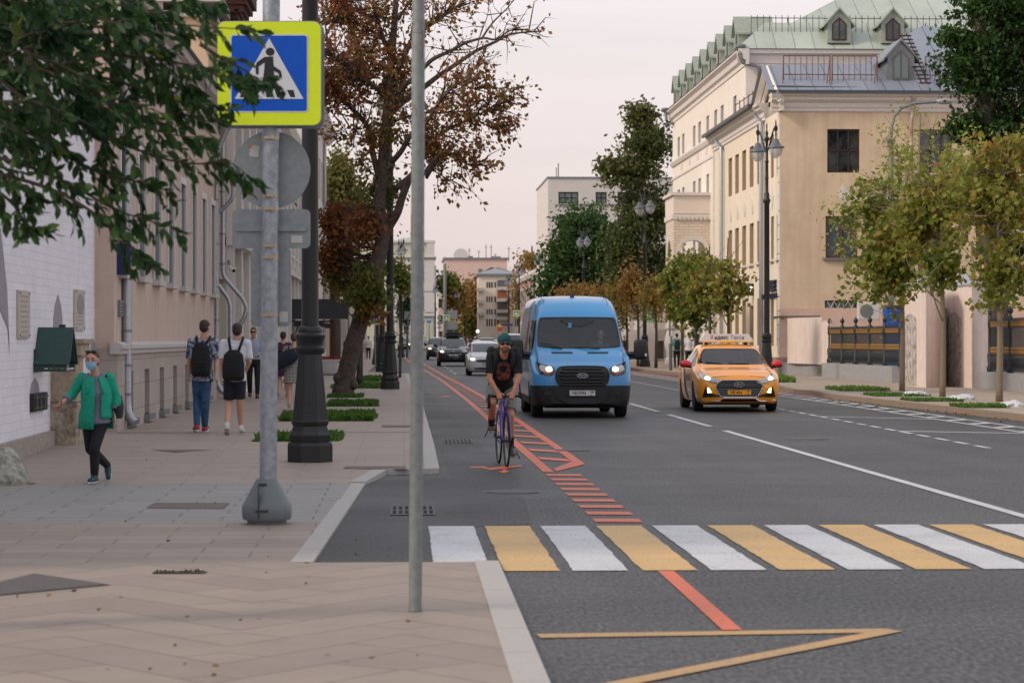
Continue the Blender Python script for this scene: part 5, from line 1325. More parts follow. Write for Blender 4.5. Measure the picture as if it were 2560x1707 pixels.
b=MB();b.obox(((a.x+d_.x)/2,a.y+.6,zt_+.05),((d_.x-a.x)/2+.12,(d_.y-a.y)/2,-.02),(0,.95,0),(0,0,.04));b.build('tin_top',M('dark_tin_top',(84,82,80),rough=.5),t,world=True)
p0,p1=G(2003,938,.13),G(2025,939,.13)
b=MB();b.box(p0.x,p1.x,a.y-.02,a.y,1.0,2.1);b.build('white_patch',m_wmold,t,world=True)
p=PY(2171,778,99)
t=thing('air_conditioner','white air conditioner fan unit on the tan wall above the iron fence','air conditioner',tuple(p))
MB().rbox(-.45,.45,-.15,.15,-.35,.35,.03).build('case',m_wframe,t)
MB().lathe([(.28,-.16),(.28,-.15)],(-.1,0,0),18,axis='y').build('fan_grille',m_zinc,t)
p=PY(2246,795,86)
t=thing('blue_cabin','blue booth glimpsed behind the iron fence','booth',(p.x,86,.1))
MB().rbox(-.5,.5,-.4,.4,0,2.6,.04).build('body',M('booth_blue',(24,84,168),rough=.5),t);MB().rbox(-.55,.55,-.45,.45,2.61,2.7,.02).build('roof',m_zinc,t)
for(x0,x1,y0_,y1_,lab) in((2254,2320,975,991,'crumpled white sack at the foot of the first kerbside maple by the fence'),(2365,2437,981,1001,'crumpled white sack at the foot of the middle kerbside maple'),(2497,2560,1003,1018,'crumpled white sack at the foot of the rightmost kerbside maple')):
 a,c=G(x0,y1_-2,.13),G(x1,y1_-2,.13);w_=(c-a).length
 b=MB();bm=bmesh.new();bmesh.ops.create_icosphere(bm,subdivisions=4,radius=1)
 for v in bm.verts:
  n_=mnoise.noise(v.co*2.3+Vector((x0,0,0)))*.35+mnoise.noise(v.co*6+Vector((x0,3,0)))*.14
  v.co=Vector((v.co.x*(1+n_),v.co.y*(1+n_),max(-.1,v.co.z)*(1+1.2*n_)*(.6+.5*max(0,v.co.x))))
  v.co.x*=w_/2;v.co.y*=.3;v.co.z*=.16
 bm.verts.index_update();b.add([v.co[:] for v in bm.verts],[tuple(v.index for v in f.verts) for f in bm.faces]);bm.free()
 o=b.build('plastic_sack',M('sack_white',(206,206,208),rough=.5),None,smooth='all');o.location=((a.x+c.x)/2,a.y+.1,.14);tag(o,lab,'sack')
def mini_post(x,y,h):return MB().tube([(x,y,.13),(x,y,h)],.04,6)
for(px,py,v,sz,lab) in((1116,794,330,.8,'small yellow framed crossing sign far down the street left of the direction boards'),(1291,783,235,.6,'small yellow framed crossing sign just left of the blue van'),(1181,826,440,.9,'tiny yellow crossing sign at the far end of the street'),(938,799,128,.55,'yellow framed crossing sign half hidden behind the left lamp posts')):
 c=at(px,py,v)
 q=crossing_sign(c,sz if v!=440 else.9,RX,FY,lab,lo=v>150)
 b=MB();b.tube([(c.x,c.y+.06,.1),(c.x,c.y+.06,c.z+sz/2)],.04,6);b.build('post',m_zinc,q,world=True)
c=at(1073,800,262)
q=thing('bus_stop_sign','blue and white bus stop sign on a pole in front of the palace','bus stop sign',(c.x,c.y,.13))
b=MB();b.box(c.x-.22,c.x+.22,c.y-.03,c.y,c.z-.3,c.z+.33);b.build('panel',M('stop_blue',(40,130,190),rough=.4),q,world=True)
b=MB();b.box(c.x-.18,c.x+.18,c.y-.04,c.y-.031,c.z-.08,c.z+.2);b.build('white_field',MATS['sign_white'],q,world=True)
mini_post(c.x,c.y+.05,c.z+.3).build('post',m_zinc,q,world=True)
c=at(1130,800,335)
q=thing('direction_board','pair of stacked grey direction boards on a mast at the street end','direction board',(c.x,c.y,.13))
for z in(-.75,.75):
 b=MB();b.rbox(c.x-.8,c.x+.75,c.y-.05,c.y,c.z+z-.6,c.z+z+.6,.05);b.build('board',m_back,q,world=True)
mini_post(c.x-1,c.y+.1,13).tube([(c.x-1,c.y,.1),(c.x-1,c.y,12)],.22,8).build('mast',m_zinc,q,world=True)
c=at(1098,815,250)
q=thing('road_sign','backs of grey square and round signs on one pole before the palace','road sign',(c.x,c.y,.13))
b=MB();b.box(c.x-.2,c.x+.2,c.y-.03,c.y,c.z+.65,c.z+1.05);b.box(c.x-.2,c.x+.2,c.y-.03,c.y,c.z-.25,c.z-.05);b.lathe([(.23,0),(.23,.03)],(c.x,c.y-.03,c.z+.3),14,axis='y');b.build('plates',m_back,q,world=True)
mini_post(c.x,c.y+.04,c.z+1).build('post',m_zinc,q,world=True)
c=at(1268,812,285)
q=thing('street_name_sign','blue street name board on the far right beside the shop signs','street name sign',(c.x,c.y,.13))
b=MB();b.rbox(c.x-.75,c.x+.65,c.y-.04,c.y,c.z-.1,c.z+.12,.02);b.build('board',M('name_blue',(46,52,110),rough=.5),q,world=True);mini_post(c.x+.5,c.y+.05,c.z+.1).build('post',m_zinc,q,world=True)
c=at(1250,818,300)
q=thing('kiosk_sign','small red and yellow shop sign beside the blue street name board','shop sign',(c.x,c.y,.13))
b=MB();b.box(c.x-.3,c.x+.3,c.y,c.y+.05,c.z+.05,c.z+.35);b.build('yellow_panel',M('kiosk_yellow',(206,190,70),rough=.5),q,world=True);b=MB();b.box(c.x-.3,c.x+.3,c.y,c.y+.05,c.z-.4,c.z);b.build('red_panel',M('kiosk_red',(190,60,50),rough=.5),q,world=True);mini_post(c.x,c.y+.1,c.z).build('post',m_zinc,q,world=True)
c=at(1194,828,390)
q=thing('globe_light','lit white globe lamp at the far end of the street','globe lamp',(c.x,c.y,.13))
b=MB();b.ell(c,(.28,.28,.28),12,8);b.build('globe',M('lit_globe',(240,240,250),emit=1.5),q,world=True,smooth='all');mini_post(c.x,c.y,c.z-.2).build('post',m_blk,q,world=True)
c=at(955,850,175)
q=thing('poster_board','pinkish street poster board behind the left lamp posts','poster board',(c.x,c.y,.13))
b=MB();b.rbox(c.x-.25,c.x+.25,c.y,c.y+.15,.6,2.6,.03);b.build('poster',M('poster_pink',(170,116,116),rough=.5,nz=.2,ns=6),q,world=True);b=MB();b.box(c.x-.3,c.x+.3,c.y-.02,c.y+.2,.13,.6);b.build('base',m_zinc,q,world=True)
c=at(1020,790,178)
q=thing('road_sign','grey backs of two signs right of the second left lamp post','road sign',(c.x,c.y,.13))
b=MB();b.box(c.x-.28,c.x+.28,c.y,c.y+.03,c.z-.25,c.z+.35);b.build('plate',m_back,q,world=True);mini_post(c.x,c.y+.06,c.z+.3).build('post',m_zinc,q,world=True)
# ====== trees, foliage, grass
nr=np.random.default_rng(11)
m_bark=M('bark',(88,78,70),rough=.9,nz=.3,ns=9,c2=(62,55,50),bump=.9,bs=30)
m_barkl=M('young_bark',(126,112,94),rough=.9,nz=.2,ns=14)
m_twig=M('twig_bark',(70,60,50),rough=.9)
m_autumn=leafmat('autumn_leaves',[(126,76,50),(146,94,56),(142,112,60),(126,118,56),(110,112,50),(92,102,44)])
m_ggrn=leafmat('green_yellow_leaves',[(78,96,38),(108,122,46),(136,138,58),(152,136,64),(148,108,58)])
m_dgrn=leafmat('dark_green_leaves',[(46,70,34),(60,88,42),(76,104,48),(96,120,58)])
m_olive=leafmat('olive_brown_leaves',[(84,96,42),(106,110,46),(130,122,56),(148,118,62),(158,116,68)])
m_lime=leafmat('lime_leaves',[(120,138,56),(146,160,66),(168,176,84),(182,182,100)])
m_near=leafmat('near_dark_leaves',[(26,50,28),(38,68,36),(52,86,42),(74,106,52),(120,132,52)])
m_oldmaple=leafmat('dull_green_leaves',[(66,80,42),(86,96,50),(106,108,58),(124,114,68)])
def leaves(name,C,size,mat,parent,shape='quad',droop=.3,dirs=None,var=None,world=True,sj=.3,up=0):
 """C (n,3) leaf positions; each leaf is its own small folded blade"""
 n=len(C);C=np.asarray(C,float)
 a=nr.normal(size=(n,3)) if dirs is None else np.asarray(dirs)+nr.normal(size=(n,3))*.45
 a[:,2]-=droop;a/=np.linalg.norm(a,axis=1)[:,None]
 r_=nr.normal(size=(n,3));r_[:,2]+=up
 b_=np.cross(a,r_);b_/=np.linalg.norm(b_,axis=1)[:,None]+1e-9
 nn=np.cross(a,b_)
 s=size*(1+sj*nr.uniform(-1,1,n))[:,None]
 if shape=='quad':
  V=np.stack([C,C+a*s*.5+b_*s*.32+nn*s*.08,C+a*s,C+a*s*.5-b_*s*.32+nn*s*.08],1);F=np.array([[0,1,2],[0,2,3]])
 elif shape=='maple':
  V=np.stack([C,C+a*s*.15+b_*s*.5,C+a*s*.45+b_*s*.28,C+a*s*.75+b_*s*.5,C+a*s*1.05-nn*s*.15,C+a*s*.75-b_*s*.5,C+a*s*.45-b_*s*.28,C+a*s*.15-b_*s*.5],1)
  F=np.array([[0,1,2],[0,2,4],[2,3,4],[0,4,6],[4,5,6],[0,6,7]])
 else:
  V=np.stack([C,C+a*s*.28+b_*s*.2+nn*s*.05,C+a*s*.62+b_*s*.2+nn*s*.05,C+a*s-nn*s*.08,C+a*s*.62-b_*s*.2+nn*s*.05,C+a*s*.28-b_*s*.2+nn*s*.05,C+a*s*.45],1)
  F=np.array([[0,1,6],[1,2,6],[2,3,6],[3,4,6],[4,5,6],[5,0,6]])
 k=V.shape[1];m=len(F)
 me=bpy.data.meshes.new(name);me.vertices.add(n*k);me.vertices.foreach_set('co',V.reshape(-1).astype(np.float32))
 idx=(F[None]+(np.arange(n)*k)[:,None,None]).reshape(-1).astype(np.int32)
 me.loops.add(n*m*3);me.loops.foreach_set('vertex_index',idx)
 me.polygons.add(n*m);me.polygons.foreach_set('loop_start',np.arange(0,n*m*3,3,dtype=np.int32));
 me.update(calc_edges=True)
 v=nr.uniform(0,1,n) if var is None else np.clip(np.asarray(var)+nr.normal(size=n)*.13,0,1)
 at_=me.attributes.new('var','FLOAT','FACE');at_.data.foreach_set('value',np.repeat(v,m).astype(np.float32))
 me.materials.append(mat)
 o=bpy.data.objects.new(name,me);col.objects.link(o)
 if parent is not None:
  o.parent=parent
  if world:o.matrix_parent_inverse=(Matrix.Translation(parent.location)@Matrix.Rotation(parent.rotation_euler[2],4,'Z')).inverted()
 return o
class Tree:
 def __init__(s,name,label,base,group=None,bark=None,cat='tree'):
  s.t=thing(name,label,cat,tuple(base),group=group);s.tr=MB();s.tw=MB();s.segs=[];s.C=[];s.var=[];s.D=[];s.bark=bark or m_bark
 def limb(s,pts,rad,n=8,trunk=False,jit=0):
  P=[Vector(p) for p in pts]
  Q=[];
  for i in range(len(P)-1):
   p0=P[max(i-1,0)];p1=P[i];p2=P[i+1];p3=P[min(i+2,len(P)-1)]
   for k in range(4):
    t=k/4;Q.append(.5*((2*p1)+(p2-p0)*t+(2*p0-5*p1+4*p2-p3)*t*t+(3*p1-p0-3*p2+p3)*t**3))
  Q.append(P[-1])
  if jit:Q=[q+Vector(nr.normal(size=3))*jit for q in Q]
  m=len(Q);r0,r1=rad if hasattr(rad,'__len__') and len(rad)==2 else(rad[0],rad[-1])
  rr=[r0+(r1-r0)*i/(m-1) for i in range(m)] if len(rad)==2 else[float(np.interp(i/(m-1),np.linspace(0,1,len(rad)),rad)) for i in range(m)]
  (s.tr if trunk or rr[0]>.02 else s.tw).tube(Q,rr,n);s.segs+=[(Q[i],rr[i]) for i in range(1,m)]
  return Q
 def twigs(s,Q,n,length,nleaf,var,frm=.25,spread=1.0,lr=.12,gl=0.0):
  """side shoots off a limb, each carrying leaves"""
  m=len(Q)
  for _ in range(n):
   i=int((frm+(1-frm)*nr.uniform()**.8)*(m-2));p=Q[i];a=(Q[i+1]-Q[i]).normalized()
   d=(a*.7+Vector(nr.normal(size=3))*.6*spread+Vector((0,0,.25))).normalized();L=length*nr.uniform(.4,1.1)
   q1=p+d*L*.5+Vector(nr.normal(size=3))*L*.08;q2=q1+(d+Vector(nr.normal(size=3))*.35-Vector((0,0,gl))).normalized()*L*.5
   s.tw.tube([p,q1,q2],[.012*L+.006,.008*L+.003,.003],4,cap=False)
   vv=var+nr.normal()*.12
   for k in range(nleaf):
    t=nr.uniform(.15,1.05);c=(p.lerp(q1,t*2) if t<.5 else q1.lerp(q2,t*2-1))+Vector(nr.normal(size=3))*lr*L
    s.C.append(c[:]);s.var.append(vv);s.D.append((d*.5)[:])
 def blob(s,c,r,nsub,per,subr,var=.5,link=True):
  """clumps of leaves spread through an ellipsoid, each tied to the nearest limb by a twig"""
  c=Vector(c)
  for _ in range(nsub):
   d=Vector(nr.normal(size=3)).normalized();f=min(1.25,abs(nr.normal())*.46+.46*nr.uniform())
   p=Vector((c.x+d.x*r[0]*f,c.y+d.y*r[1]*f,c.z+d.z*r[2]*f))
   vv=var+nr.normal()*.13
   if link and s.segs:
    q,rq=min(s.segs,key=lambda e:(e[0]-p).length+(.5 if e[0].z>p.z else 0))
    mid=q.lerp(p,.5)+Vector((0,0,-.08*(p-q).length))+Vector(nr.normal(size=3))*.05*(p-q).length
    s.tw.tube([q,mid,p],[min(rq*.5,.03),.012,.004],4,cap=False)
   k=max(2,int(per*nr.uniform(.3,1.5)));e_=subr*nr.uniform(.6,1.4);pts=nr.normal(size=(k,3))*np.array([e_,e_,e_*.5])+np.array(p)
   s.C+=pts.tolist();s.var+=[vv]*k;s.D+=[(0,0,0)]*k
 def done(s,mat,size,shape='quad',droop=.3,foliage='foliage',mat2=None,sj=.3):
  s.tr.build('trunk',s.bark,s.t,world=True,smooth='all',fix=False)
  if s.tw.f:s.tw.build('branches',m_twig if s.bark is not m_barkl else s.bark,s.t,world=True,fix=False)
  if s.C:leaves(foliage,s.C,size,mat,s.t,shape,droop,dirs=s.D,var=s.var,sj=sj)
  return s.t
TV_=62.6
def T5(x,y,dv=0):return at(760+x/3.136,y/3.136,TV_+dv)
bp_=at(858,989,TV_)
tr=Tree('autumn_tree','big leaning old tree with rust brown leaves on the left pavement',(bp_.x,bp_.y,.13))
main=tr.limb([at(856,992,TV_),at(860,960,TV_),at(874,898,TV_),at(886,850,TV_),at(899,809,TV_),at(916,745,TV_),at(933,685,TV_),at(952,620,TV_),at(962,562,TV_)],[.30,.25,.225,.23,.22,.21,.2,.19,.16],14,trunk=True)
lead=tr.limb([at(955,600,TV_),at(950,516,TV_+.1),at(951,478,TV_+.1),at(961,367,TV_),at(970,271,TV_),at(977,166,TV_-.1),at(983,96,TV_),at(990,0,TV_),at(996,-80,TV_),at(1000,-170,TV_)],[.19,.15,.15,.14,.13,.11,.09,.07,.05,.03],12,trunk=True)
rf=tr.limb([at(955,590,TV_),at(975,562,TV_),at(994,530,TV_-.2),at(1005,495,TV_-.3),at(1028,443,TV_-.6),at(1063,432,TV_-.8),at(1075,415,TV_-.9),at(1104,379,TV_-1.2)],[.15,.12,.11,.1,.09,.08,.06,.03],10,trunk=True)
tr.tr.lathe([(.33,-.05),(.3,.1),(.26,.3)],(bp_.x,bp_.y,.1),12)
for(x,y,r_) in((846,945,.14),(884,962,.12),(842,975,.12)):k=at(x,y,TV_-.1);tr.tr.ell(k,(r_,r_,r_*1.1),10,6)
L=[]
def limb5(pts,r0,r1,dvs,nt,ln,nl,var,**k):
 m=len(pts);Q=tr.limb([T5(x,y,dvs*i/(m-1)) for i,(x,y) in enumerate(pts)],(r0,r1),7,trunk=True);tr.twigs(Q,nt,ln,max(1,int(nl*.8)),var+.08,**k);L.append(Q);return Q
limb5([(690,1270),(760,1190),(840,1060),(960,960),(1050,820),(1150,700),(1230,640)],.08,.03,-2,42,1.3,14,.2)
limb5([(1150,700),(1260,790),(1300,850),(1310,930)],.03,.015,-.5,22,.9,15,.2)
limb5([(1230,640),(1320,560),(1400,480),(1450,430)],.025,.008,-.5,12,.8,5,.25)
limb5([(680,970),(760,930),(850,910),(950,885),(1100,885),(1190,860)],.05,.02,1.0,20,1.0,12,.3)
limb5([(680,890),(760,810),(850,750),(960,670),(1050,600),(1200,500),(1350,400),(1500,330),(1620,270),(1800,250),(1880,245)],.1,.012,2.2,26,1.1,4,.2,frm=.15)
limb5([(690,860),(760,700),(850,620),(950,520),(1020,460),(1150,400),(1250,345),(1400,300),(1500,310),(1620,240),(1740,230)],.085,.01,-2.2,24,1.0,4,.25,frm=.1)
limb5([(1390,310),(1480,180),(1600,60),(1650,-10)],.03,.008,-.6,9,.9,1,.3)
limb5([(1350,400),(1390,250),(1440,120),(1450,-20)],.02,.006,1,8,.8,2,.3)
limb5([(720,1480),(840,1380),(900,1290),(940,1200),(990,1150),(1080,1050),(1200,980),(1330,930)],.09,.025,1.5,30,1.5,14,.22,frm=.3)
limb5([(1330,930),(1430,860),(1540,820),(1640,800)],.02,.006,.5,36,1.0,15,.18,frm=0)
limb5([(1330,930),(1420,980),(1520,1000),(1600,990)],.02,.006,0,26,.8,14,.18,frm=0)
limb5([(1230,640),(1330,700),(1450,690),(1540,720)],.02,.006,0,20,.9,10,.2,frm=0)
limb5([(690,620),(760,500),(850,320),(950,230),(1050,160),(1150,90),(1270,0)],.07,.02,-1.4,44,1.2,14,.2)
limb5([(590,1400),(540,1200),(510,1020),(440,920),(370,850),(290,760),(200,680),(150,650)],.09,.03,1.4,44,1.3,13,.25,frm=.2)
limb5([(620,760),(560,680),(440,600),(360,540),(250,450),(170,390)],.07,.02,-1.5,50,1.3,14,.12)
limb5([(690,480),(640,340),(580,280),(480,220),(380,180),(260,160),(120,180)],.06,.02,1.2,54,1.2,14,.15)
limb5([(650,370),(600,220),(560,100),(540,-40)],.05,.02,-.5,36,1.2,14,.15)
limb5([(740,150),(800,60),(860,-20)],.05,.02,.5,20,1.0,12,.2)
limb5([(960,1395),(1020,1300),(1090,1180)],.05,.02,-.5,22,.9,15,.18)
limb5([(1090,1200),(1200,1240),(1300,1300),(1400,1290)],.02,.006,-.4,34,.9,15,.18,frm=0)
limb5([(1000,1330),(1120,1400),(1210,1440)],.02,.006,.2,16,.8,12,.2,frm=0)
limb5([(700,300),(560,420),(450,340),(380,260)],.03,.01,1,22,1.0,12,.15)
limb5([(440,1000),(320,1080),(240,1120)],.02,.006,.5,14,.8,10,.15,frm=0)
limb5([(580,1400),(470,1300),(400,1220)],.02,.008,-.5,16,.8,9,.3)
def bl(x0,x1,y0,y1,n,per,var,sub=.22,dep=None,v=TV_,**k):
 c=at((x0+x1)/2,(y0+y1)/2,v);s_=FPX/v;rx=(x1-x0)/2/s_;rz=(y1-y0)/2/s_
 tr.blob(c,(rx,dep or rx*.8,rz),int(n*.8),per,sub,var,**k)
bl(800,860,120,290,70,16,.14,.2);bl(830,960,60,260,110,15,.2,.2);bl(930,1040,40,300,100,15,.25,.2)
bl(900,1000,260,400,70,14,.42,.2);bl(1040,1090,280,420,22,14,.3,.18);bl(800,900,-60,60,60,15,.15,.2)
bl(905,1010,440,520,60,16,.85,.18,v=TV_+.8)
bl(806,900,505,600,170,18,.08,.2,v=TV_+1.5);bl(808,870,585,700,110,16,.2,.2,v=TV_+1.5);bl(870,960,520,615,70,16,.1,.2,v=TV_-.2)
bl(880,955,675,785,190,16,.92,.16,v=TV_-.5);bl(810,880,660,740,50,14,.7,.18,v=TV_+1.5);bl(900,950,745,800,36,14,.3,.14,v=TV_-.6)
tr.done(m_autumn,.125,'quad',sj=.5)
def simple_tree(name,label,base,top,r0,blobs,mat,size,group=None,bark=None,lean=0,shape='quad',var=.5,nlimb=7,s2=None):
 """base: ground point, top: height; blobs: (px0,px1,py0,py1,v,n,per,var,sub)"""
 T=Tree(name,label,(base.x,base.y,base.z),group,bark)
 Q=T.limb([base,base+Vector((lean*.3+.02,0,top*.35)),base+Vector((lean*.6-.03,0,top*.65)),base+Vector((lean,0,top))],(r0,r0*.25),9,trunk=True)
 for k in range(nlimb):
  f=.35+.6*k/max(nlimb,1);i=int(f*(len(Q)-1));p=Q[i];a=nr.uniform(0,2*math.pi);ll=top*.28*(1.15-f*.6)
  d=Vector((math.cos(a),math.sin(a),.9)).normalized()
  T.limb([p,p+d*ll*.5,p+d*ll+Vector((0,0,ll*.15))],(r0*.4*(1.1-f),.008),5,trunk=True)
 for(x0,x1,y0,y1,v,n,per,va,sub) in blobs:
  c=at((x0+x1)/2,(y0+y1)/2,v);s_=FPX/v;rx=(x1-x0)/2/s_;rz=(y1-y0)/2/s_
  T.blob(c,(rx,rx,rz),n,per,sub,va)
 return T.done(mat,size,shape)
g_='young maples along the right kerb'
def gb(px,v,z=.13):k=at(px,900,v);k.z=z;return k
simple_tree('young_maple','young maple nearest the iron fence with yellow green leaves',gb(2255,68.2),5.6,.085,[(2120,2310,540,770,68,85,14,.35,.2),(2090,2290,400,640,69,85,11,.3,.22),(2180,2320,480,740,67.5,90,16,.55,.2)],m_ggrn,.14,g_,m_barkl,shape='maple')
simple_tree('young_maple','young maple before the gate pillars with brownish green leaves',gb(2356,61.6),5.4,.085,[(2240,2450,400,660,62,150,14,.5,.2),(2300,2410,600,730,61.5,60,14,.3,.18),(2250,2330,500,620,62,40,14,.5,.18)],m_ggrn,.13,g_,m_barkl,shape='maple')
simple_tree('young_maple','young maple at the right frame edge beside the iron fence',gb(2498,56.6),5.3,.09,[(2370,2610,370,640,57,190,14,.5,.2),(2440,2580,590,780,56.5,80,14,.45,.18),(2420,2620,320,460,57,90,14,.6,.2)],m_ggrn,.12,g_,m_barkl,shape='maple')
simple_tree('pale_willow','airy pale lime green tree behind the fence in front of the tan wall',gb(2300,84),9.3,.11,[(2100,2300,430,700,84,110,12,.5,.3),(2190,2330,290,520,85,90,12,.5,.3),(2320,2480,320,560,84,150,13,.5,.28),(2150,2260,560,800,83,70,11,.4,.3),(2060,2180,470,600,84,30,9,.5,.3)],m_lime,.13,None,m_barkl,nlimb=16)
simple_tree('young_maple','sparse young maple rightmost of the row behind the taxi',gb(1820,94),5.4,.08,[(1770,1870,620,790,94,60,11,.6,.2),(1850,1885,680,745,94,8,12,.4,.14),(1775,1850,720,800,94,26,10,.4,.16)],m_ggrn,.15,g_,shape='maple')
simple_tree('young_maple','green brown young maple second from the right in the row behind the taxi',gb(1774,99.7),5.3,.08,[(1710,1810,640,810,100,110,14,.5,.22)],m_ggrn,.16,g_,shape='maple')
simple_tree('young_maple','dark green young maple with the lowest crown behind the taxi sign',gb(1739,104),5.3,.09,[(1690,1790,625,700,104,60,13,.3,.22),(1700,1765,700,828,104,90,14,.08,.2)],m_ggrn,.16,g_,shape='maple')
simple_tree('young_maple','mixed green and rust young maple leftmost of the four behind the taxi',gb(1705,110),5.2,.09,[(1655,1730,640,760,110,90,13,.35,.22),(1665,1730,740,815,110,50,13,.4,.2)],m_ggrn,.17,g_,shape='maple')
simple_tree('young_maple','rusty topped young maple just right of the second right lamp',gb(1640,122),5.2,.09,[(1620,1680,680,790,122,70,12,.9,.25),(1600,1660,700,800,122,60,12,.8,.25)],m_ggrn,.2,g_)
simple_tree('young_maple','orange green young maple just left of the second right lamp',gb(1595,130),5.6,.09,[(1555,1610,655,800,130,130,13,.85,.25)],m_olive,.2,g_)
simple_tree('young_maple','olive young maple above the right end of the van roof',gb(1567,138),5.4,.09,[(1530,1580,690,820,138,110,13,.6,.28)],m_olive,.2,g_)
simple_tree('young_maple','brownish young maple above the middle of the van roof',gb(1500,146),5.2,.09,[(1480,1550,700,790,146,110,13,.75,.3)],m_olive,.21,g_)
simple_tree('young_maple','rust coloured young maple above the van roof, left of the others',gb(1440,156),5.0,.09,[(1425,1495,705,780,156,90,13,.9,.3)],m_olive,.22,g_)
simple_tree('young_maple','brown young maple farthest left behind the van roof',gb(1405,166),4.8,.09,[(1385,1440,715,780,166,70,13,1.0,.3)],m_olive,.22,g_)
def big_tree(name,label,px,v,blobs,mat,size,top,r0=.35,**k):
 return simple_tree(name,label,gb(px,v),top,r0,blobs,mat,size,None,None,nlimb=14,**k)
big_tree('dark_green_tree','round dark green tree filling the gap below the modern block',1450,205,[(1365,1480,560,720,205,330,15,.45,.45),(1400,1510,510,640,206,330,15,.4,.45),(1460,1570,560,710,204,330,15,.35,.45),(1345,1430,640,790,203,200,15,.35,.45),(1430,1580,650,790,204,300,14,.25,.45)],m_dgrn,.38,10.5)
big_tree('tall_maple','tall dull green maple rising beside the pale cream building',1605,180,[(1505,1640,380,470,180,200,15,.5,.4),(1560,1680,300,420,180,230,15,.4,.4),(1570,1640,252,330,180,100,14,.5,.35),(1530,1690,440,640,181,430,15,.35,.45),(1520,1600,560,720,180,200,15,.3,.45),(1590,1690,600,740,181,200,14,.2,.45),(1490,1550,395,440,180,40,13,.6,.3)],m_oldmaple,.34,15.5)
big_tree('yellowing_tree','yellowing tree above the roof of the pinkish brick house',1330,300,[(1295,1385,630,680,300,90,12,.75,.6),(1285,1320,660,800,335,80,12,.8,.6)],m_olive,.5,13)
big_tree('willow_tree','hazy olive willow above the left pavement beyond the lamp',838,150,[(805,880,370,520,150,220,14,.4,.45),(850,930,430,600,152,150,12,.45,.5),(815,870,480,560,150,90,13,.3,.4)],M_w:=leafmat('willow_leaves',[(88,92,44),(112,112,60),(134,132,78),(150,146,92)]),.3,12)
big_tree('street_end_tree','green and yellow tree at the far left street end beside the palace',1118,400,[(1104,1135,685,740,400,90,12,.3,.8),(1125,1160,700,790,400,110,11,.9,.8)],m_ggrn,.7,10)
big_tree('street_end_tree','brownish tall tree left of the balcony block at the street end',1182,440,[(1168,1200,690,780,440,90,12,.95,.9),(1162,1200,760,840,440,110,12,.35,.9)],m_olive,.8,11)
big_tree('small_left_tree','small bright green maple right of the second left lamp',1000,92,[(985,1020,670,725,92,40,13,.2,.2),(1000,1030,690,740,92,24,12,.4,.16),(960,1000,640,700,92,30,13,.35,.2)],m_ggrn,.17,4.4,r0=.06)
big_tree('dark_left_tree','dark small tree behind the left sign backs near the palace',1018,195,[(1004,1030,735,810,195,90,13,.2,.35)],m_dgrn,.3,4.5,r0=.1)
big_tree('young_left_tree','young thin trunk standing beside the leaning tree base',899,74,[(880,905,690,760,74,12,12,.4,.2)],m_autumn,.13,5.5,r0=.11)
iv=Tree('ivy_tree','tall dark tree wrapped in ivy at the top right corner',gb(2480,88))
iv.limb([gb(2500,88),at(2490,700,88),at(2470,400,88),at(2460,150,88),at(2450,-100,88)],(.45,.25),10,trunk=True)
def blo(T,x0,x1,y0,y1,v,n,per,var,sub,**k):
 c=at((x0+x1)/2,(y0+y1)/2,v);s_=FPX/v;rx=(x1-x0)/2/s_;rz=(y1-y0)/2/s_;T.blob(c,(rx,rx,rz),n,per,sub,var,**k)
for(x0,x1,y0,y1,n,va) in((2390,2600,-80,130,380,.4),(2350,2560,90,260,420,.35),(2410,2640,230,420,380,.2),(2345,2440,60,130,70,.6),(2370,2470,280,360,130,.5),(2420,2580,400,560,260,.12),(2500,2680,-60,300,260,.2),(2470,2620,560,700,120,.2)):
 blo(iv,x0,x1,y0,y1,88,n,15,va,.2)
iv.done(m_ivy:=leafmat('ivy_leaves',[(34,56,26),(48,74,32),(66,98,42),(92,122,56)]),.2,'quad')
fv=13.0
fo=Tree('overhanging_tree','dark green leafy branches of a tree overhanging the top left corner',(at(-420,900,13).x,at(-420,900,13).y,.02))
fo.limb([Vector((at(-420,900,13).x,at(-420,900,13).y,.0)),at(-400,500,13),at(-330,150,13),at(-250,-150,13)],(.16,.08),10,trunk=True)
def spray(pts,dv=0,r0=.012,nsub=9,sl=.16,lv=None,per=7,var=.4,dvend=0):
 m=len(pts);P=[at(x,y,fv+dv+dvend*i/(m-1)) for i,(x,y) in enumerate(pts)]
 Q=fo.limb(P,(r0,.002),6);
 tot=len(Q)
 for s_ in range(nsub):
  f=.12+.88*(s_+nr.uniform(-.3,.3))/nsub;i=min(max(int(f*(tot-1)),0),tot-2);p=Q[i];a=(Q[i+1]-Q[i]).normalized()
  side=Vector(nr.normal(size=3));side=(side-a*side.dot(a)).normalized();d=(a*.75+side*.6+Vector((0,0,-.12))).normalized();l_=sl*(1.15-.6*f)*nr.uniform(.6,1.2)
  e_=p+d*l_+Vector((0,0,-.02));fo.tw.tube([p,p.lerp(e_,.5)+Vector((0,0,.006)),e_],[.003,.002,.001],4,cap=False)
  vv=var+nr.normal()*.12
  for k in range(per):
   t=(k+.5)/per;c=p.lerp(e_,t);sg=1 if k%2 else-1
   ld=(d*.7+side.cross(a)*.5*sg+Vector((0,0,-.35))).normalized();fo.C.append(c[:]);fo.D.append((ld*1.6)[:]);fo.var.append(vv)
 ea=(Q[-1]-Q[-2]).normalized()
 for k in range(4):fo.C.append((Q[-1]-ea*.02*k)[:]);fo.D.append(((ea+Vector((0,0,-.2-.1*k)))*1.6)[:]);fo.var.append(var)
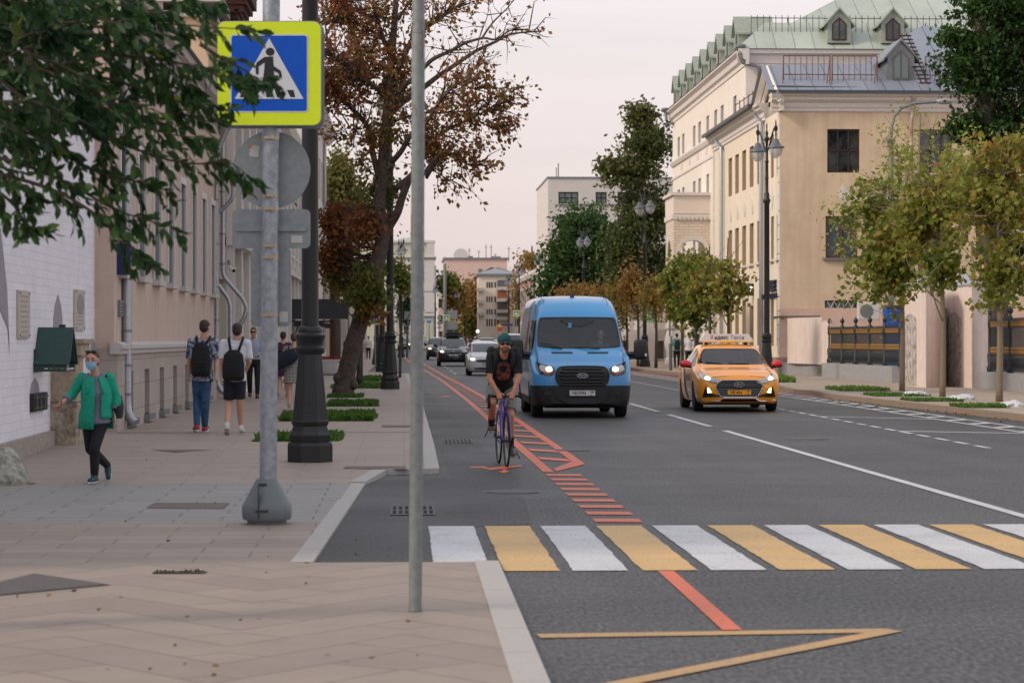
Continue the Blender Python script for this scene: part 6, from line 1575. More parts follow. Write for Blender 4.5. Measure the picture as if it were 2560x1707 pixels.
SPR=[([(-250,-40),(0,60),(150,60),(300,40),(430,30),(540,20)],0,16),([(-200,120),(60,110),(220,70),(380,60),(500,66),(650,78)],.2,17),([(-200,150),(60,180),(250,140),(400,150),(500,172),(590,205),(680,190)],-.2,18),([(100,170),(280,200),(400,240),(480,262),(575,262)],.3,14),([(60,130),(200,190),(300,290),(420,335),(530,345)],-.3,15),([(-100,260),(120,260),(250,330),(370,385),(480,410),(570,405),(632,452)],0,18),([(-120,300),(100,340),(220,420),(330,452),(430,480)],.4,15),([(-120,360),(80,420),(190,470),(280,520),(350,545),(450,572)],-.2,16),([(-60,420),(120,470),(230,530),(300,590),(330,620),(362,655)],.2,14),([(-150,420),(-20,470),(40,520),(60,560),(92,575)],0,10),([(-120,380),(10,420),(60,470),(80,505)],.3,10),([(-60,0),(100,10),(200,-10),(330,0),(450,-20),(520,25)],-.3,14),([(250,20),(330,120),(400,190),(450,280)],.1,12),([(150,100),(220,240),(270,380),(290,470)],.5,12),([(70,120),(120,300),(128,420)],-.5,10),([(0,200),(140,300),(250,290),(360,300),(450,290),(560,300)],.1,12),([(330,60),(420,130),(440,200),(480,235)],-.1,9),([(500,110),(560,150),(620,180),(640,215)],0,7),]
for(pts,dv,n) in SPR:spray(pts,dv,.012,int(n*1.4),.19,per=7,var=.35+.2*nr.uniform())
for _ in range(64):
 x0=nr.uniform(-220,130);y0_=nr.uniform(-100,330)-max(0,x0)*.15
 a_=nr.uniform(-.6,.9);l_=nr.uniform(90,190)
 spray([(x0,y0_),(x0+l_*.5*math.cos(a_),y0_+l_*.5*math.sin(a_)),(x0+l_*math.cos(a_),y0_+l_*math.sin(a_)+15)],nr.uniform(-.9,1.2),.006,6,.17,per=7,var=.12+.35*nr.uniform())
for _ in range(16):
 x0=nr.uniform(120,330);y0_=nr.uniform(-60,290)
 a_=nr.uniform(-.3,.9);l_=nr.uniform(60,120)
 spray([(x0,y0_),(x0+l_*.5*math.cos(a_),y0_+l_*.5*math.sin(a_)),(x0+l_*math.cos(a_),y0_+l_*math.sin(a_)+15)],nr.uniform(-.6,.8),.005,5,.15,per=6,var=.15+.35*nr.uniform())
for(x,y) in((35,60),(45,80),(25,75),(50,45)):
 k=at(x,y,fv-.4);[fo.C.append((k+Vector(nr.normal(size=3))*.012)[:]) or fo.D.append((0,0,-1)) or fo.var.append(1.0) for _ in range(2)]
fo.done(m_near,.074,'leaf',droop=.25,sj=.35)
def grass(lab,px0,px1,py0,py1,z,n,h,mat=m_plant,leafy=.5,skew=0,var=.5):
 a,c=G(px0,py1,z),G(px1,py1,z);d=G((px0+px1)/2,py0+(py1-py0)*.35,z);y0_,y1_=a.y,d.y
 o=thing if False else None
 P=np.stack([nr.uniform(a.x,c.x,n),nr.uniform(y0_,y1_,n),np.full(n,z)],1)
 cl=nr.uniform(0,1,n)
 me_p=P.copy()
 D=nr.normal(size=(n,3))*.35;D[:,2]=1.4
 cx,cy=(a.x+c.x)/2,(y0_+y1_)/2
 nb=1.0
 P[:,2]-=h*.35*nr.uniform(0,1,n);keep=np.array([mnoise.noise(Vector((p[0]*3.1,p[1]*2.2,px0)))>-.08 for p in P]);P=P[keep];D=D[keep];n=len(P);h*=.8
 lf=leaves('grass',P,h,mat,None,'quad',droop=0,dirs=D,var=np.full(n,var),sj=.7)
 me=lf.data
 m_=int(n*leafy);Q=np.stack([nr.uniform(a.x,c.x,m_),nr.uniform(y0_,y1_,m_),z+nr.uniform(.003,max(.01,h*.8),m_)],1)
 l2=leaves('grass',Q,min(.045,h*2),mat,None,'quad',droop=0,var=np.full(m_,var-.15))
 b=MB();b.quad((a.x-.02,y0_-.02,z+.004),(c.x+.02,y0_-.02,z+.004),(c.x+.02,y1_+.02,z+.004),(a.x-.02,y1_+.02,z+.004))
 soil=b.build('soil',M('soil',(72,62,50),rough=.95,nz=.2,ns=20),None)
 t=lf;t['label']=lab;t['category']='grass';t['kind']='stuff'
 for o_ in(l2,soil):o_.parent=t
 l2.name='weeds'
 return t
grass('rough grass square around the base of the nearest black lamp',633,845,1082,1109,.1,5000,.12)
grass('lush green square of low weeds right of the near lamp base',700,931,1030,1053,.13,7000,.13,leafy=1.2)
grass('long strip of green weeds before the leaning tree',817,941,1003,1016,.13,4500,.11,leafy=1.2)
grass('thin grass around the foot of the leaning tree',817,905,986,994,.13,1800,.08)
grass('grass square just behind the leaning tree',829,951,962,971,.13,2500,.12)
grass('weedy grass square beside the young trunk behind the leaning tree',886,951,941,953,.13,1800,.14)
grass('thin dry grass row before the far grass square',880,950,955,960,.13,900,.07,var=.8)
grass('tall grass tuft behind the taxi bonnet at the lamp foot',1932,1987,944,956,.13,2600,.24,var=.85)
grass('long bright grass patch on the right pavement left of the maples',2110,2228,969,978,.13,3000,.12,var=.9)
grass('grass patch under the first kerbside maple',2193,2325,983,991,.13,1500,.08,var=.6)
grass('grass patch under the middle kerbside maple',2290,2410,996,1004,.13,1500,.08,var=.6)
grass('grass patch under the rightmost kerbside maple',2414,2530,1012,1020,.13,1900,.09,var=.65)
grass('dark tuft of dead moss in a crack of the near paving',388,505,1426,1433,.022,260,.012,M('moss',(34,32,24),rough=.95),leafy=1)
fl=leaves('flowers',np.stack([nr.uniform(-.36,.36,500),nr.uniform(-.36,.36,500),nr.uniform(.6,.74,500)],1),.06,leafmat('red_flowers',[(60,90,40),(150,40,36),(190,50,46),(200,70,60)]),bpy.data.objects['flower_planter'],world=False)
n=40
P=[]
for _ in range(n):
 x,y=nr.uniform(-60,1100),nr.uniform(1110,1700);g=GS(x,y)
 if g.x<.3:P.append((g.x,g.y,ztop(g.y)+.005))
lv_=leaves('fallen_leaves',P,.035,leafmat('fallen_leaf',[(96,76,50),(128,100,60),(150,118,70)]),None,'leaf',droop=0,dirs=np.tile((1,.2,.02),(len(P),1)));tag(lv_,'dry leaves scattered over the left pavement','fallen leaves',kind='stuff')
P=[]
for _ in range(420):
 x=nr.uniform(2064,2600);y=990+(x-2064)*.107+abs(nr.normal())*6;g=G(x,y+4,0);P.append((g.x,g.y,.012))
lv_=leaves('fallen_leaves',P,.06,MATS['fallen_leaf'],None,'leaf',droop=0,dirs=np.tile((1,.2,.02),(len(P),1)));tag(lv_,'dry leaves gathered in the gutter of the right kerb','fallen leaves',kind='stuff')
# ====== vehicles  (local: front faces -y, y=0 at the nose)
m_tyre=M('tyre_rubber',(24,24,25),rough=.85,nz=.1,ns=20)
m_rim=M('alloy_rim',(150,152,156),rough=.3,metal=.9)
m_rimd=M('dark_steel_rim',(70,72,76),rough=.4,metal=.6)
m_blkp=M('black_plastic',(27,28,30),rough=.55,nz=.05,ns=10)
m_grl=M('grille_black',(20,21,23),rough=.4)
m_cgl=M('car_glass',(30,36,38),rough=.04,spec=.9)
m_chrome=M('chrome',(200,202,206),rough=.15,metal=1)
m_lens=M('lamp_lens',(170,172,174),rough=.12,spec=.8,nz=.15,ns=25)
m_lit=M('lit_headlight',(255,222,170),emit=9)
m_litw=M('lit_fog_lamp',(255,206,140),emit=4)
m_amber=M('amber_lens',(190,96,40),rough=.2)
m_int=M('dark_interior',(74,76,78),rough=.8)
m_plate=M('number_plate',(206,206,206),rough=.45)
m_platey=M('yellow_number_plate',(222,152,20),rough=.45)
m_ptxt=M('plate_black',(22,22,24),rough=.5)
def glass_pane():
 if 'see_through_glass' in MATS:return MATS['see_through_glass']
 m=bpy.data.materials.new('see_through_glass');m.use_nodes=True;nt=m.node_tree;nt.nodes.clear()
 o=N(nt,'ShaderNodeOutputMaterial');mx=N(nt,'ShaderNodeMixShader');tr=N(nt,'ShaderNodeBsdfTransparent');gl=N(nt,'ShaderNodeBsdfGlossy');fr=N(nt,'ShaderNodeFresnel')
 tr.inputs[0].default_value=(.8,.86,.86,1);gl.inputs['Roughness'].default_value=.03;fr.inputs[0].default_value=1.75
 nt.links.new(fr.outputs[0],mx.inputs[0]);nt.links.new(tr.outputs[0],mx.inputs[1]);nt.links.new(gl.outputs[0],mx.inputs[2]);nt.links.new(mx.outputs[0],o.inputs[0])
 MATS['see_through_glass']=m;return m
def carpaint(name,c,metal=0.0,rough=.28):
 return M(name,c,rough=rough,metal=metal,coat=.8,spec=.5)
def loft_body(st,closed=True,dens=5):
 """st: rows (y, zb, zbelt, zt, wb, wm, wt, r)"""
 A=np.array(st,float);t=A[:,0]
 n=len(t);ys=[]
 rows=[]
 for i in range(n-1):
  p0=A[max(i-1,0)];p1=A[i];p2=A[i+1];p3=A[min(i+2,n-1)]
  h=(p2[0]-p1[0])
  m1=(p2-p0)/max(p2[0]-p0[0],1e-6);m2=(p3-p1)/max(p3[0]-p1[0],1e-6);s_=(p2-p1)/h
  for m_ in(m1,m2):
   bad=(np.sign(m_)!=np.sign(s_))|(s_==0);m_[bad]=0
   big=np.abs(m_)>2.5*np.abs(s_);m_[big]=(2.5*s_)[big]
  for k in range(dens):
   u=k/dens;h00=2*u**3-3*u**2+1;h10=u**3-2*u**2+u;h01=-2*u**3+3*u**2;h11=u**3-u**2
   q=h00*p1+h10*h*m1+h01*p2+h11*h*m2;q[0]=p1[0]+u*h;rows.append(q)
 rows.append(A[-1])
 def prof(q):
  y,zb,zl,zt,wb,wm,wt,r=q
  r=min(r,(zt-zb)*.45)
  P=[(0,zb),(wb*.5,zb),(wb*.92,zb),(wb,zb+.05),(wb+(wm-wb)*.6,zb+(zl-zb)*.22),(wm,zb+(zl-zb)*.5),(wm,zb+(zl-zb)*.75),(wm*.995,zl-.03),(wm*.98,zl)]
  for f in(.25,.5,.75):P.append((wm*.98+(wt-wm*.98)*f,zl+(zt-r-zl)*f))
  P+=[(wt,zt-r),(wt-.1*r,zt-.65*r),(wt-.32*r,zt-.3*r),(wt-.65*r,zt-.08*r),(wt-r*1.0,zt-.01*r),(max(wt-r,0)*.5,zt+.012),(0,zt+.016)]
  return P
 V=[];F=[]
 for q in rows:
  P=prof(q);full=P+[(-x,z) for x,z in reversed(P[1:-1])]
  V+=[(x,q[0],z) for x,z in full]
 k=len(prof(rows[0]))*2-2
 for i in range(len(rows)-1):
  for j in range(k):F.append((i*k+j,i*k+(j+1)%k,(i+1)*k+(j+1)%k,(i+1)*k+j))
 F.append(tuple(range(k-1,-1,-1)));F.append(tuple(range((len(rows)-1)*k,len(rows)*k)))
 return V,F
def bool_cut(V,F,cutters):
 """solid minus cutters; cutters = [(MB, material index)]"""
 me=bpy.data.meshes.new('b');me.from_pydata(V,[],F)
 bm=bmesh.new();bm.from_mesh(me);bmesh.ops.recalc_face_normals(bm,faces=bm.faces[:]);bm.to_mesh(me);bm.free()
 for nm in('paint','well','inside'):me.materials.append(MATS.get(nm) or M('slot_'+nm,(20,20,20)))
 o=bpy.data.objects.new('b',me);col.objects.link(o);tmp=[]
 for(mb,mi) in cutters:
  c=mb.build('c',[m_int]);
  for _ in range(2):c.data.materials.append(m_int)
  c.data.polygons.foreach_set('material_index',[mi]*len(c.data.polygons));tmp.append(c)
  md=o.modifiers.new('x','BOOLEAN');md.operation='DIFFERENCE';md.solver='EXACT';md.object=c
 dg=bpy.context.evaluated_depsgraph_get();dg.update();me2=bpy.data.meshes.new_from_object(o.evaluated_get(dg))
 for c in tmp:bpy.data.objects.remove(c)
 bpy.data.objects.remove(o);return me2
class Car:
 def __init__(s,name,label,cat,st,wheels,wr,ww,paint,cab=None,dens=5,arch=1.12,group=None):
  s.t=thing(name,label,cat,group=group);s.V,s.F=loft_body(st,dens=dens);s.L=st[-1][0];s.W=max(r[5] for r in st)
  cut=[]
  for(x,y) in wheels:
   sx=1 if x>0 else-1
   cut.append((MB().lathe([(wr*arch,0),(wr*arch,.5)],(sx*(s.W-.3) if sx>0 else sx*(s.W+.2),y,wr*1.02),24,axis='x'),1))
  if cab:cut.append((cab,2))
  s.me=bool_cut(s.V,s.F,cut)
  s.me.materials.clear()
  for m_ in(paint,m_int,m_int):s.me.materials.append(m_)
  s.me.name='body';s.me.polygons.foreach_set('use_smooth',[True]*len(s.me.polygons));s.me.set_sharp_from_angle(angle=R(32))
  s.b=bpy.data.objects.new('body',s.me);col.objects.link(s.b);s.b.parent=s.t
  s.bvh=BVHTree.FromPolygons([Vector(v) for v in s.V],s.F)
  s.paint=paint;s.wr=wr
 def split_zone(s,name,planes,test,mat):
  """cut the body along planes and hand the faces passing test to a part of its own"""
  bm=bmesh.new();bm.from_mesh(s.b.data)
  for co,no in planes:bmesh.ops.bisect_plane(bm,geom=bm.verts[:]+bm.edges[:]+bm.faces[:],plane_co=co,plane_no=no)
  fs=[f for f in bm.faces if test(f.calc_center_median()) and f.material_index==0]
  bm2=bm.copy();keep={f.index for f in fs}
  bm.faces.index_update();bm2.faces.ensure_lookup_table();bm.faces.ensure_lookup_table()
  idx={f.index for f in bm.faces if test(f.calc_center_median()) and f.material_index==0}
  bmesh.ops.delete(bm2,geom=[f for f in bm2.faces if f.index not in idx] if False else[f for f in bm2.faces if not(test(f.calc_center_median()) and f.material_index==0)],context='FACES')
  bmesh.ops.delete(bm,geom=[f for f in bm.faces if f.index in idx],context='FACES')
  bm.to_mesh(s.b.data);bm.free();me=bpy.data.meshes.new(name);bm2.to_mesh(me);bm2.free();me.materials.append(mat)
  me.polygons.foreach_set('material_index',[0]*len(me.polygons));me.polygons.foreach_set('use_smooth',[True]*len(me.polygons));me.set_sharp_from_angle(angle=R(32));s.b.data.set_sharp_from_angle(angle=R(32))
  o=bpy.data.objects.new(name,me);col.objects.link(o);o.parent=s.t;return o
 def decal(s,name,poly,mat,ax='f',off=.006,step=.06,parent=None,thick=0.0,mirror=False):
  """panel following the body: poly drawn in front (x,z), side (y,z) or top (x,y) view"""
  out=[]
  for sg in((1,-1) if mirror else(1,)):
   pl=[Vector((p[0]*(sg if ax in 'ft' else 1),p[1])) for p in poly]
   if sg<0 and ax in 'ft':pl=pl[::-1]
   P=[]
   for i in range(len(pl)):
    a,c=pl[i],pl[(i+1)%len(pl)];k=max(1,int((c-a).length/step));P+=[a.lerp(c,j/k) for j in range(k)]
   nb=len(P);xs=[p.x for p in P];ys=[p.y for p in P]
   G_=[Vector((x,y)) for x in np.arange(min(xs)+step/2,max(xs),step) for y in np.arange(min(ys)+step/2,max(ys),step)]
   E=[(i,(i+1)%nb) for i in range(nb)]
   vs,es,fs,*_=delaunay_2d_cdt(P+G_,E,[],1,1e-5)
   VV=[];ok=[]
   for v in vs:
    if ax=='f':o_,d=Vector((v.x,-3,v.y)),Vector((0,1,0))
    elif ax=='t':o_,d=Vector((v.x,v.y,4)),Vector((0,0,-1))
    else:o_,d=Vector((-3*sg,v.x,v.y)),Vector((sg,0,0))
    h=s.bvh.ray_cast(o_,d)
    if h[0] is None:VV.append(o_+d*3);ok.append(False)
    else:
     n_=h[1];n_=-n_ if n_.dot(d)>0 else n_
     VV.append(h[0]-d*off*.6+n_*off*.6);ok.append(True)
   b=MB();ff=[tuple(f) for f in fs if all(ok[i] for i in f)]
   b.add(VV,ff)
   o=b.build(name,mat,parent or s.t,smooth='all');
   dd={'f':Vector((0,-1,0)),'t':Vector((0,0,1)),'s':Vector((-sg,0,0))}[ax]
   me=o.data
   if len(me.polygons):
    me.update();tot=sum((p.normal*p.area for p in me.polygons),Vector())
    if tot.dot(dd)<0:me.flip_normals()
   if thick:
    md=o.modifiers.new('t','SOLIDIFY');md.thickness=thick;md.offset=-1 if thick>0 else 1
   out.append(o)
  return out
 def hit(s,x,z,ax='f'):
  h=s.bvh.ray_cast(Vector((x,-3,z)),Vector((0,1,0)));return h[0] if h[0] else Vector((x,0,z))
 def wheels(s,wheels,width,rim,spokes=10,proto=None):
  for(x,y) in wheels:
   sx=1 if x>0 else-1;r=s.wr
   b=MB();b.lathe([(r*.66,-width/2),(r*.93,-width/2),(r*.985,-width/2+.02),(r,-width/2+.05),(r,width/2-.05),(r*.985,width/2-.02),(r*.93,width/2),(r*.66,width/2)],(x,y,r),32,axis='x')
   w_=b.build('wheel',m_tyre,s.t,smooth=True)
   b=MB();xo=x+sx*(width/2-.01)
   b.lathe([(r*.67,0),(r*.67,.004)],(xo-(.03 if sx>0 else-.026),y,r),28,axis='x');
   b.build('rim',m_rimd,w_)
   b=MB()
   for k in range(spokes):
    a=2*math.pi*k/spokes;d=Vector((0,math.cos(a),math.sin(a)));q=Vector((0,-d.z,d.y));c=Vector((xo-sx*.012,y,r))+d*r*.36
    b.obox(c,(.012,0,0),q*r*.06,d*r*.3)
   b.lathe([(r*.16,-.015),(r*.16,.015)],(xo-sx*.008,y,r),16,axis='x');b.lathe([(r*.62,-.012),(r*.68,-.012),(r*.68,.012),(r*.62,.012)],(xo-sx*.01,y,r),28,axis='x')
   b.build('spokes',rim,w_)
def number_plate(car,txt,c,w=.52,h=.112,mat=None,sub=None,sz=.088):
 p=MB().rbox(c[0]-w/2,c[0]+w/2,c[1]-.012,c[1],c[2]-h/2,c[2]+h/2,.004).build('number_plate',mat or m_plate,car.t)
 mk=lambda x,z:frame4((c[0]+x,c[1]-.0135,c[2]+z),(1,0,0),(0,0,1))
 text_mb(txt,sz,m_ptxt,'registration',p,mk(-.07,-.002),ext=.0008,sx=.9,bold=.002)
 if sub:text_mb(sub[0],sz*.78,m_ptxt,'region_code',p,mk(w*.37,.012),ext=.0008,sx=.85,bold=.0015);text_mb(sub[1],sz*.3,m_ptxt,'country_code',p,mk(w*.35,-h*.33),ext=.0008,bold=.001)
 b=MB()
 for(x0,x1,z0,z1) in((-w/2+.004,w/2-.004,h/2-.007,h/2-.004),(-w/2+.004,w/2-.004,-h/2+.004,-h/2+.007),(-w/2+.004,-w/2+.007,-h/2+.007,h/2-.007),(w/2-.007,w/2-.004,-h/2+.007,h/2-.007),(w*.235,w*.24,-h/2+.007,h/2-.007)):
  b.box(c[0]+x0,c[0]+x1,c[1]-.0132,c[1]-.012,c[2]+z0,c[2]+z1)
 b.build('plate_border',m_ptxt,p);return p
def sm(poly,n=3):
 """round the corners of a closed polygon (Chaikin)"""
 P=[Vector((p[0],p[1])) for p in poly]
 for _ in range(n):
  Q=[]
  for i in range(len(P)):a,c=P[i],P[(i+1)%len(P)];Q+=[a.lerp(c,.25),a.lerp(c,.75)]
  P=Q
 return[(p.x,p.y) for p in P]
m_vblue=carpaint('van_blue',(48,138,196))
van_st=[(0.0,.30,.84,.93,.60,.74,.70,.05),(.04,.26,.86,.98,.78,.86,.80,.06),(.12,.24,.90,1.04,.88,.95,.86,.09),(.28,.22,1.0,1.12,.94,1.0,.88,.12),(.50,.22,1.12,1.25,.98,1.02,.90,.12),(.72,.22,1.22,1.36,.99,1.03,.90,.12),(.80,.22,1.24,1.42,.99,1.03,.90,.10),(1.42,.22,1.26,2.06,.99,1.03,.86,.14),(1.56,.22,1.26,2.19,.99,1.03,.86,.20),(1.85,.22,1.26,2.36,.99,1.03,.86,.26),(2.3,.22,1.26,2.46,.99,1.03,.87,.26),(3.0,.22,1.26,2.50,.99,1.03,.87,.24),(5.8,.24,1.26,2.50,.99,1.02,.87,.24),(5.93,.3,1.26,2.44,.95,1.0,.84,.24),(5.98,.4,1.26,2.36,.85,.92,.76,.24)]
vw=[(-.86,.95),(.86,.95),(-.86,4.65),(.86,4.65)]
ws=sm([(-.83,1.40),(.83,1.40),(.87,1.50),(.815,2.03),(.70,2.055),(-.70,2.055),(-.815,2.03),(-.87,1.50)],2)
wsc=[(x*.95,1.735+(z-1.735)*.92) for x,z in ws]
cab=MB();cab.prism(wsc,(0,.3,0),(1,0,0),(0,0,1),(0,2.1,0))
van=Car('blue_van','sky blue high roof delivery van driving toward the camera behind the cyclist','van',van_st,vw,.345,.22,m_vblue,cab,dens=6)
van.split_zone('lower_bumper',[((0,0,.66),(0,0,1)),((0,.62,0),(0,1,0))],lambda c:c.z<.66 and c.y<.62,m_blkp)
van.split_zone('sill_trim',[((0,0,.42),(0,0,1))],lambda c:c.z<.42 and c.y>.62,m_blkp)
van.wheels(vw,.22,m_rimd,6)
van.decal('windscreen_seal',ws,M('screen_frit',(18,22,26),rough=.25),off=.004,step=.05)
bpy.data.objects.remove(van.t.children[-1])
def ring_decal(car,name,outer,inner,mat,off=.004,ax='f'):
 n=len(outer);P=[Vector(p) for p in outer];Q=[Vector(p) for p in inner]
 b=MB()
 for i in range(n):
  j=(i+1)%n
  for(a0,a1,c0,c1) in((P[i],P[j],Q[i],Q[j]),):
   K=3;row=[]
   for u in range(K+1):
    r_=[]
    for v in range(3):
     p=a0.lerp(a1,u/K).lerp(c0.lerp(c1,u/K),v/2)
     o_,d=(Vector((p.x,-3,p.y)),Vector((0,1,0))) if ax=='f' else(Vector((-3,p.x,p.y)),Vector((1,0,0)))
     h=car.bvh.ray_cast(o_,d);q=h[0] if h[0] else o_+d*3;r_.append(q-d*off)
    row.append(r_)
   for u in range(K):
    for v in range(2):b.quad(row[u][v],row[u+1][v],row[u+1][v+1],row[u][v+1])
 return b.build(name,mat,car.t,smooth='all')
ring_decal(van,'windscreen_seal',ws,wsc,MATS['screen_frit'])
van.decal('windscreen',[(x*.96,1.735+(z-1.735)*.935) for x,z in ws],glass_pane(),off=-.004,step=.08)
van.decal('sun_strip',sm([(-.42,2.02),(.42,2.02),(.16,1.86),(-.16,1.86)],1),MATS['screen_frit'],off=.006)
b=MB();b.rbox(-.8,.8,.95,1.3,1.25,1.42,.05);b.rbox(-.8,.8,.8,1.0,1.2,1.385,.04);b.build('dashboard',m_int,van.t)
for x in(-.5,.02,.5) if False else(-.52,-.12,.5):
 b=MB();b.rbox(x-.24,x+.24,1.75,1.95,1.2,1.72,.06);b.rbox(x-.14,x+.14,1.78,1.9,1.73,1.92,.05);b.build('seat',M('seat_cloth',(52,55,58),rough=.9),van.t)
b=MB();b.tube([(.48+.19*math.cos(R(a)),1.18+.05*math.sin(R(a)),1.44+.14*math.sin(R(a))) for a in range(0,361,24)],.016,6);b.build('steering_wheel',m_blkp,van.t)
b=MB();b.rbox(-.82,.82,2.3,2.33,1.2,2.05,.01);b.build('bulkhead',M('bulkhead_grey',(170,172,172),rough=.8),van.t)
b=MB();b.rbox(-.2,-.13,1.15,1.16,1.83,1.93,.01);b.build('air_freshener',M('blue_tag',(80,150,200),rough=.6),van.t)
b=MB()
for(x0,z0,x1,z1) in((-.36,1.405,-.80,1.53),(.42,1.41,-.1,1.43)):
 p,q=van.hit(x0,z0),van.hit(x1,z1);b.tube([p+Vector((0,-.02,0)),p.lerp(q,.5)+Vector((0,-.045,.01)),q+Vector((0,-.02,0))],[.014,.012,.006],5)
b.build('wiper',m_blkp,van.t)
van.decal('bonnet_vent',[(-.57,1.30),(-.14,1.30),(-.17,1.335),(-.59,1.335)],m_grl,mirror=True,off=.008)
for s_ in(-1,1):
 b=MB()
 for k in range(4):p=van.hit(s_*(.2+k*.1),1.318);b.obox(p+Vector((0,-.008,.002)),(.03,0,0),(0,.003,0),(0,0,.004))
 b.build('vent_slats',m_vblue,van.t)
hl=sm([(-.925,1.155),(-.88,1.12),(-.62,1.04),(-.545,.99),(-.56,.90),(-.66,.845),(-.86,.89),(-.915,.95)],2)
for(ax_) in('f',):hls=van.decal('headlight',hl,M('lamp_black',(28,30,34),rough=.15,spec=.8),mirror=True,off=.012,step=.04)
for i,s_ in enumerate((1,-1)):
 hp=hls[i]
 van.decal('reflector',sm([(-.86*s_,1.08),(-.68*s_,1.03),(-.58*s_,.97),(-.6*s_,.93),(-.7*s_,.92),(-.85*s_,.95)],2),m_lens,off=.018,parent=hp,step=.04)
 van.decal('lit_bulb',[((-.67+.06*math.cos(R(a)))*s_,.985+.045*math.sin(R(a))) for a in range(0,360,24)],m_lit,off=.024,parent=hp)
 van.decal('indicator',[(-.78*s_,.905),(-.66*s_,.87),(-.66*s_,.905),(-.77*s_,.93)],m_amber,off=.022,parent=hp)
gr=sm([(-.40,1.045),(.40,1.045),(.50,1.0),(.545,.86),(.50,.70),(.42,.665),(-.42,.665),(-.50,.70),(-.545,.86),(-.50,1.0)],2)
gp=van.decal('grille',gr,m_grl,off=.014,step=.05)[0]
b=MB()
for(z,hw_) in((.995,.40),(.93,.45),(.86,.47),(.79,.455),(.725,.41)):
 for s_ in(-1,1):
  xs=np.linspace(0.0 if z!=.86 else.12,hw_,7);b.tube([van.hit(s_*x,z)+Vector((0,-.03,0)) for x in xs],.02,6)
b.build('grille_bar',m_blkp,gp,smooth='all')
b=MB();go=[(x*1.0,.855+(z-.855)*1.0) for x,z in gr];b.tube([van.hit(x,z)+Vector((0,-.022,0)) for x,z in go+go[:1]],.018,6);b.build('grille_frame',m_blkp,gp,smooth='all')
c=van.hit(0,.86);b=MB();b.lathe([(1,0),(1,.012)],(0,0,0),28,axis='y')
def oval(name,c,rx,rz,y0,th,mat,par):
 b=MB();b.prism([(rx*math.cos(R(a)),rz*math.sin(R(a))) for a in range(0,360,15)],(c[0],y0,c[2]),(1,0,0),(0,0,1),(0,-th,0));return b.build(name,mat,par)
bd=oval('badge',c,.115,.05,c.y-.05,.008,m_chrome,van.t)
oval('badge_field',c,.105,.042,c.y-.0585,.002,M('badge_blue',(24,40,88),rough=.3),bd)
text_mb('Ford',.062,m_chrome,'script',bd,frame4((c.x,c.y-.061,c.z+.002),(1,0,0),(.25,0,1)),ext=.0008,sx=1.2)
yb_=van.hit(0,.5).y
b=MB();b.rbox(-.31,.31,yb_-.02,yb_+.03,.43,.57,.015);b.build('plate_holder',m_blkp,van.t)
number_plate(van,'У827РМ',(0.0,yb_-.021,.508),.52,.112,sub=('799','RUS'))
van.decal('lower_intake',sm([(-.38,.40),(.38,.40),(.33,.305),(-.33,.305)],1),m_grl,off=.01)
fl=van.decal('fog_lamp_recess',sm([(-.86,.56),(-.62,.56),(-.6,.47),(-.82,.44)],2),m_grl,mirror=True,off=.01)
b=MB()
for s_ in(-1,1):
 p=van.hit(.72*s_,.5);b.lathe([(.045,-.03),(.05,-.02),(.05,0)],p,16,axis='y')
b.build('fog_lamp',m_blkp,van.t)
b=MB()
for s_ in(-1,1):
 b.tube([van.hit(s_*x,z)+Vector((0,-.012,0)) for x,z in((.93,.64),(.6,.60),(.5,.40),(.3,.30),(0,.29))],.016,6)
b.build('bumper_ridge',m_blkp,van.t,smooth='all')
for s_ in(-1,1):
 b=MB();bm=bmesh.new();bmesh.ops.create_cube(bm,size=1);
 for v in bm.verts:v.co=Vector((s_*(1.27+v.co.x*.27),.98+v.co.y*.16-.03,1.38+v.co.z*(.42 if v.co.x*s_*0+1 else 0)))
 bmesh.ops.recalc_face_normals(bm,faces=bm.faces[:]);bmesh.ops.bevel(bm,geom=bm.edges[:],offset=.075,segments=3,affect='EDGES',profile=.5);bm.verts.index_update()
 b.add([v.co[:] for v in bm.verts],[tuple(v.index for v in f.verts) for f in bm.faces]);bm.free()
 b.tube([(s_*.98,.98,1.28),(s_*1.2,.97,1.3)],.05,8);b.tube([(s_*.98,.98,1.2),(s_*1.2,.97,1.22)],.03,8)
 mo=b.build('wing_mirror',m_blkp,van.t,smooth=True)
 b=MB();b.rbox(1.38*s_-.02,1.38*s_+.02,.87,.9,1.24,1.3,.008);b.build('side_indicator',M('clear_lens',(200,200,205),rough=.1),mo)
van.decal('side_window',[(1.05,1.42),(1.42,1.98),(2.05,1.98),(2.05,1.36),(1.25,1.34)],m_cgl,ax='s',mirror=True,off=.006,step=.15)
van.decal('side_logo',[(2.6,1.55),(2.85,2.05),(3.1,1.95),(3.0,1.6),(3.3,1.2),(2.9,1.15)],M('red_vinyl',(196,60,60),rough=.4),ax='s',mirror=True,off=.006,step=.15)
van.decal('side_graphic',sm([(3.2,1.1),(3.4,1.6),(4.0,1.6),(4.4,1.1),(3.8,.75)],2),M('white_vinyl',(214,214,216),rough=.4),ax='s',mirror=True,off=.006,step=.15)
for y in(1.02,2.15,3.45):van.decal('door_seam',[(y,.5),(y+.012,.5),(y+.012,2.1),(y,2.1)],m_grl,ax='s',mirror=True,off=.004,step=.2)
for y in(2.2,3.1,4.1,5.0):van.decal('roof_seam',[(-.62,y),(.62,y),(.62,y+.012),(-.62,y+.012)],M('seam_blue',(52,104,160),rough=.5),ax='t',off=.004,step=.1)
for s_ in(-1,1):van.decal('roof_channel',[(s_*.66,1.75),(s_*.675,1.75),(s_*.675,5.7),(s_*.66,5.7)],MATS['seam_blue'],ax='t',off=.004,step=.1)
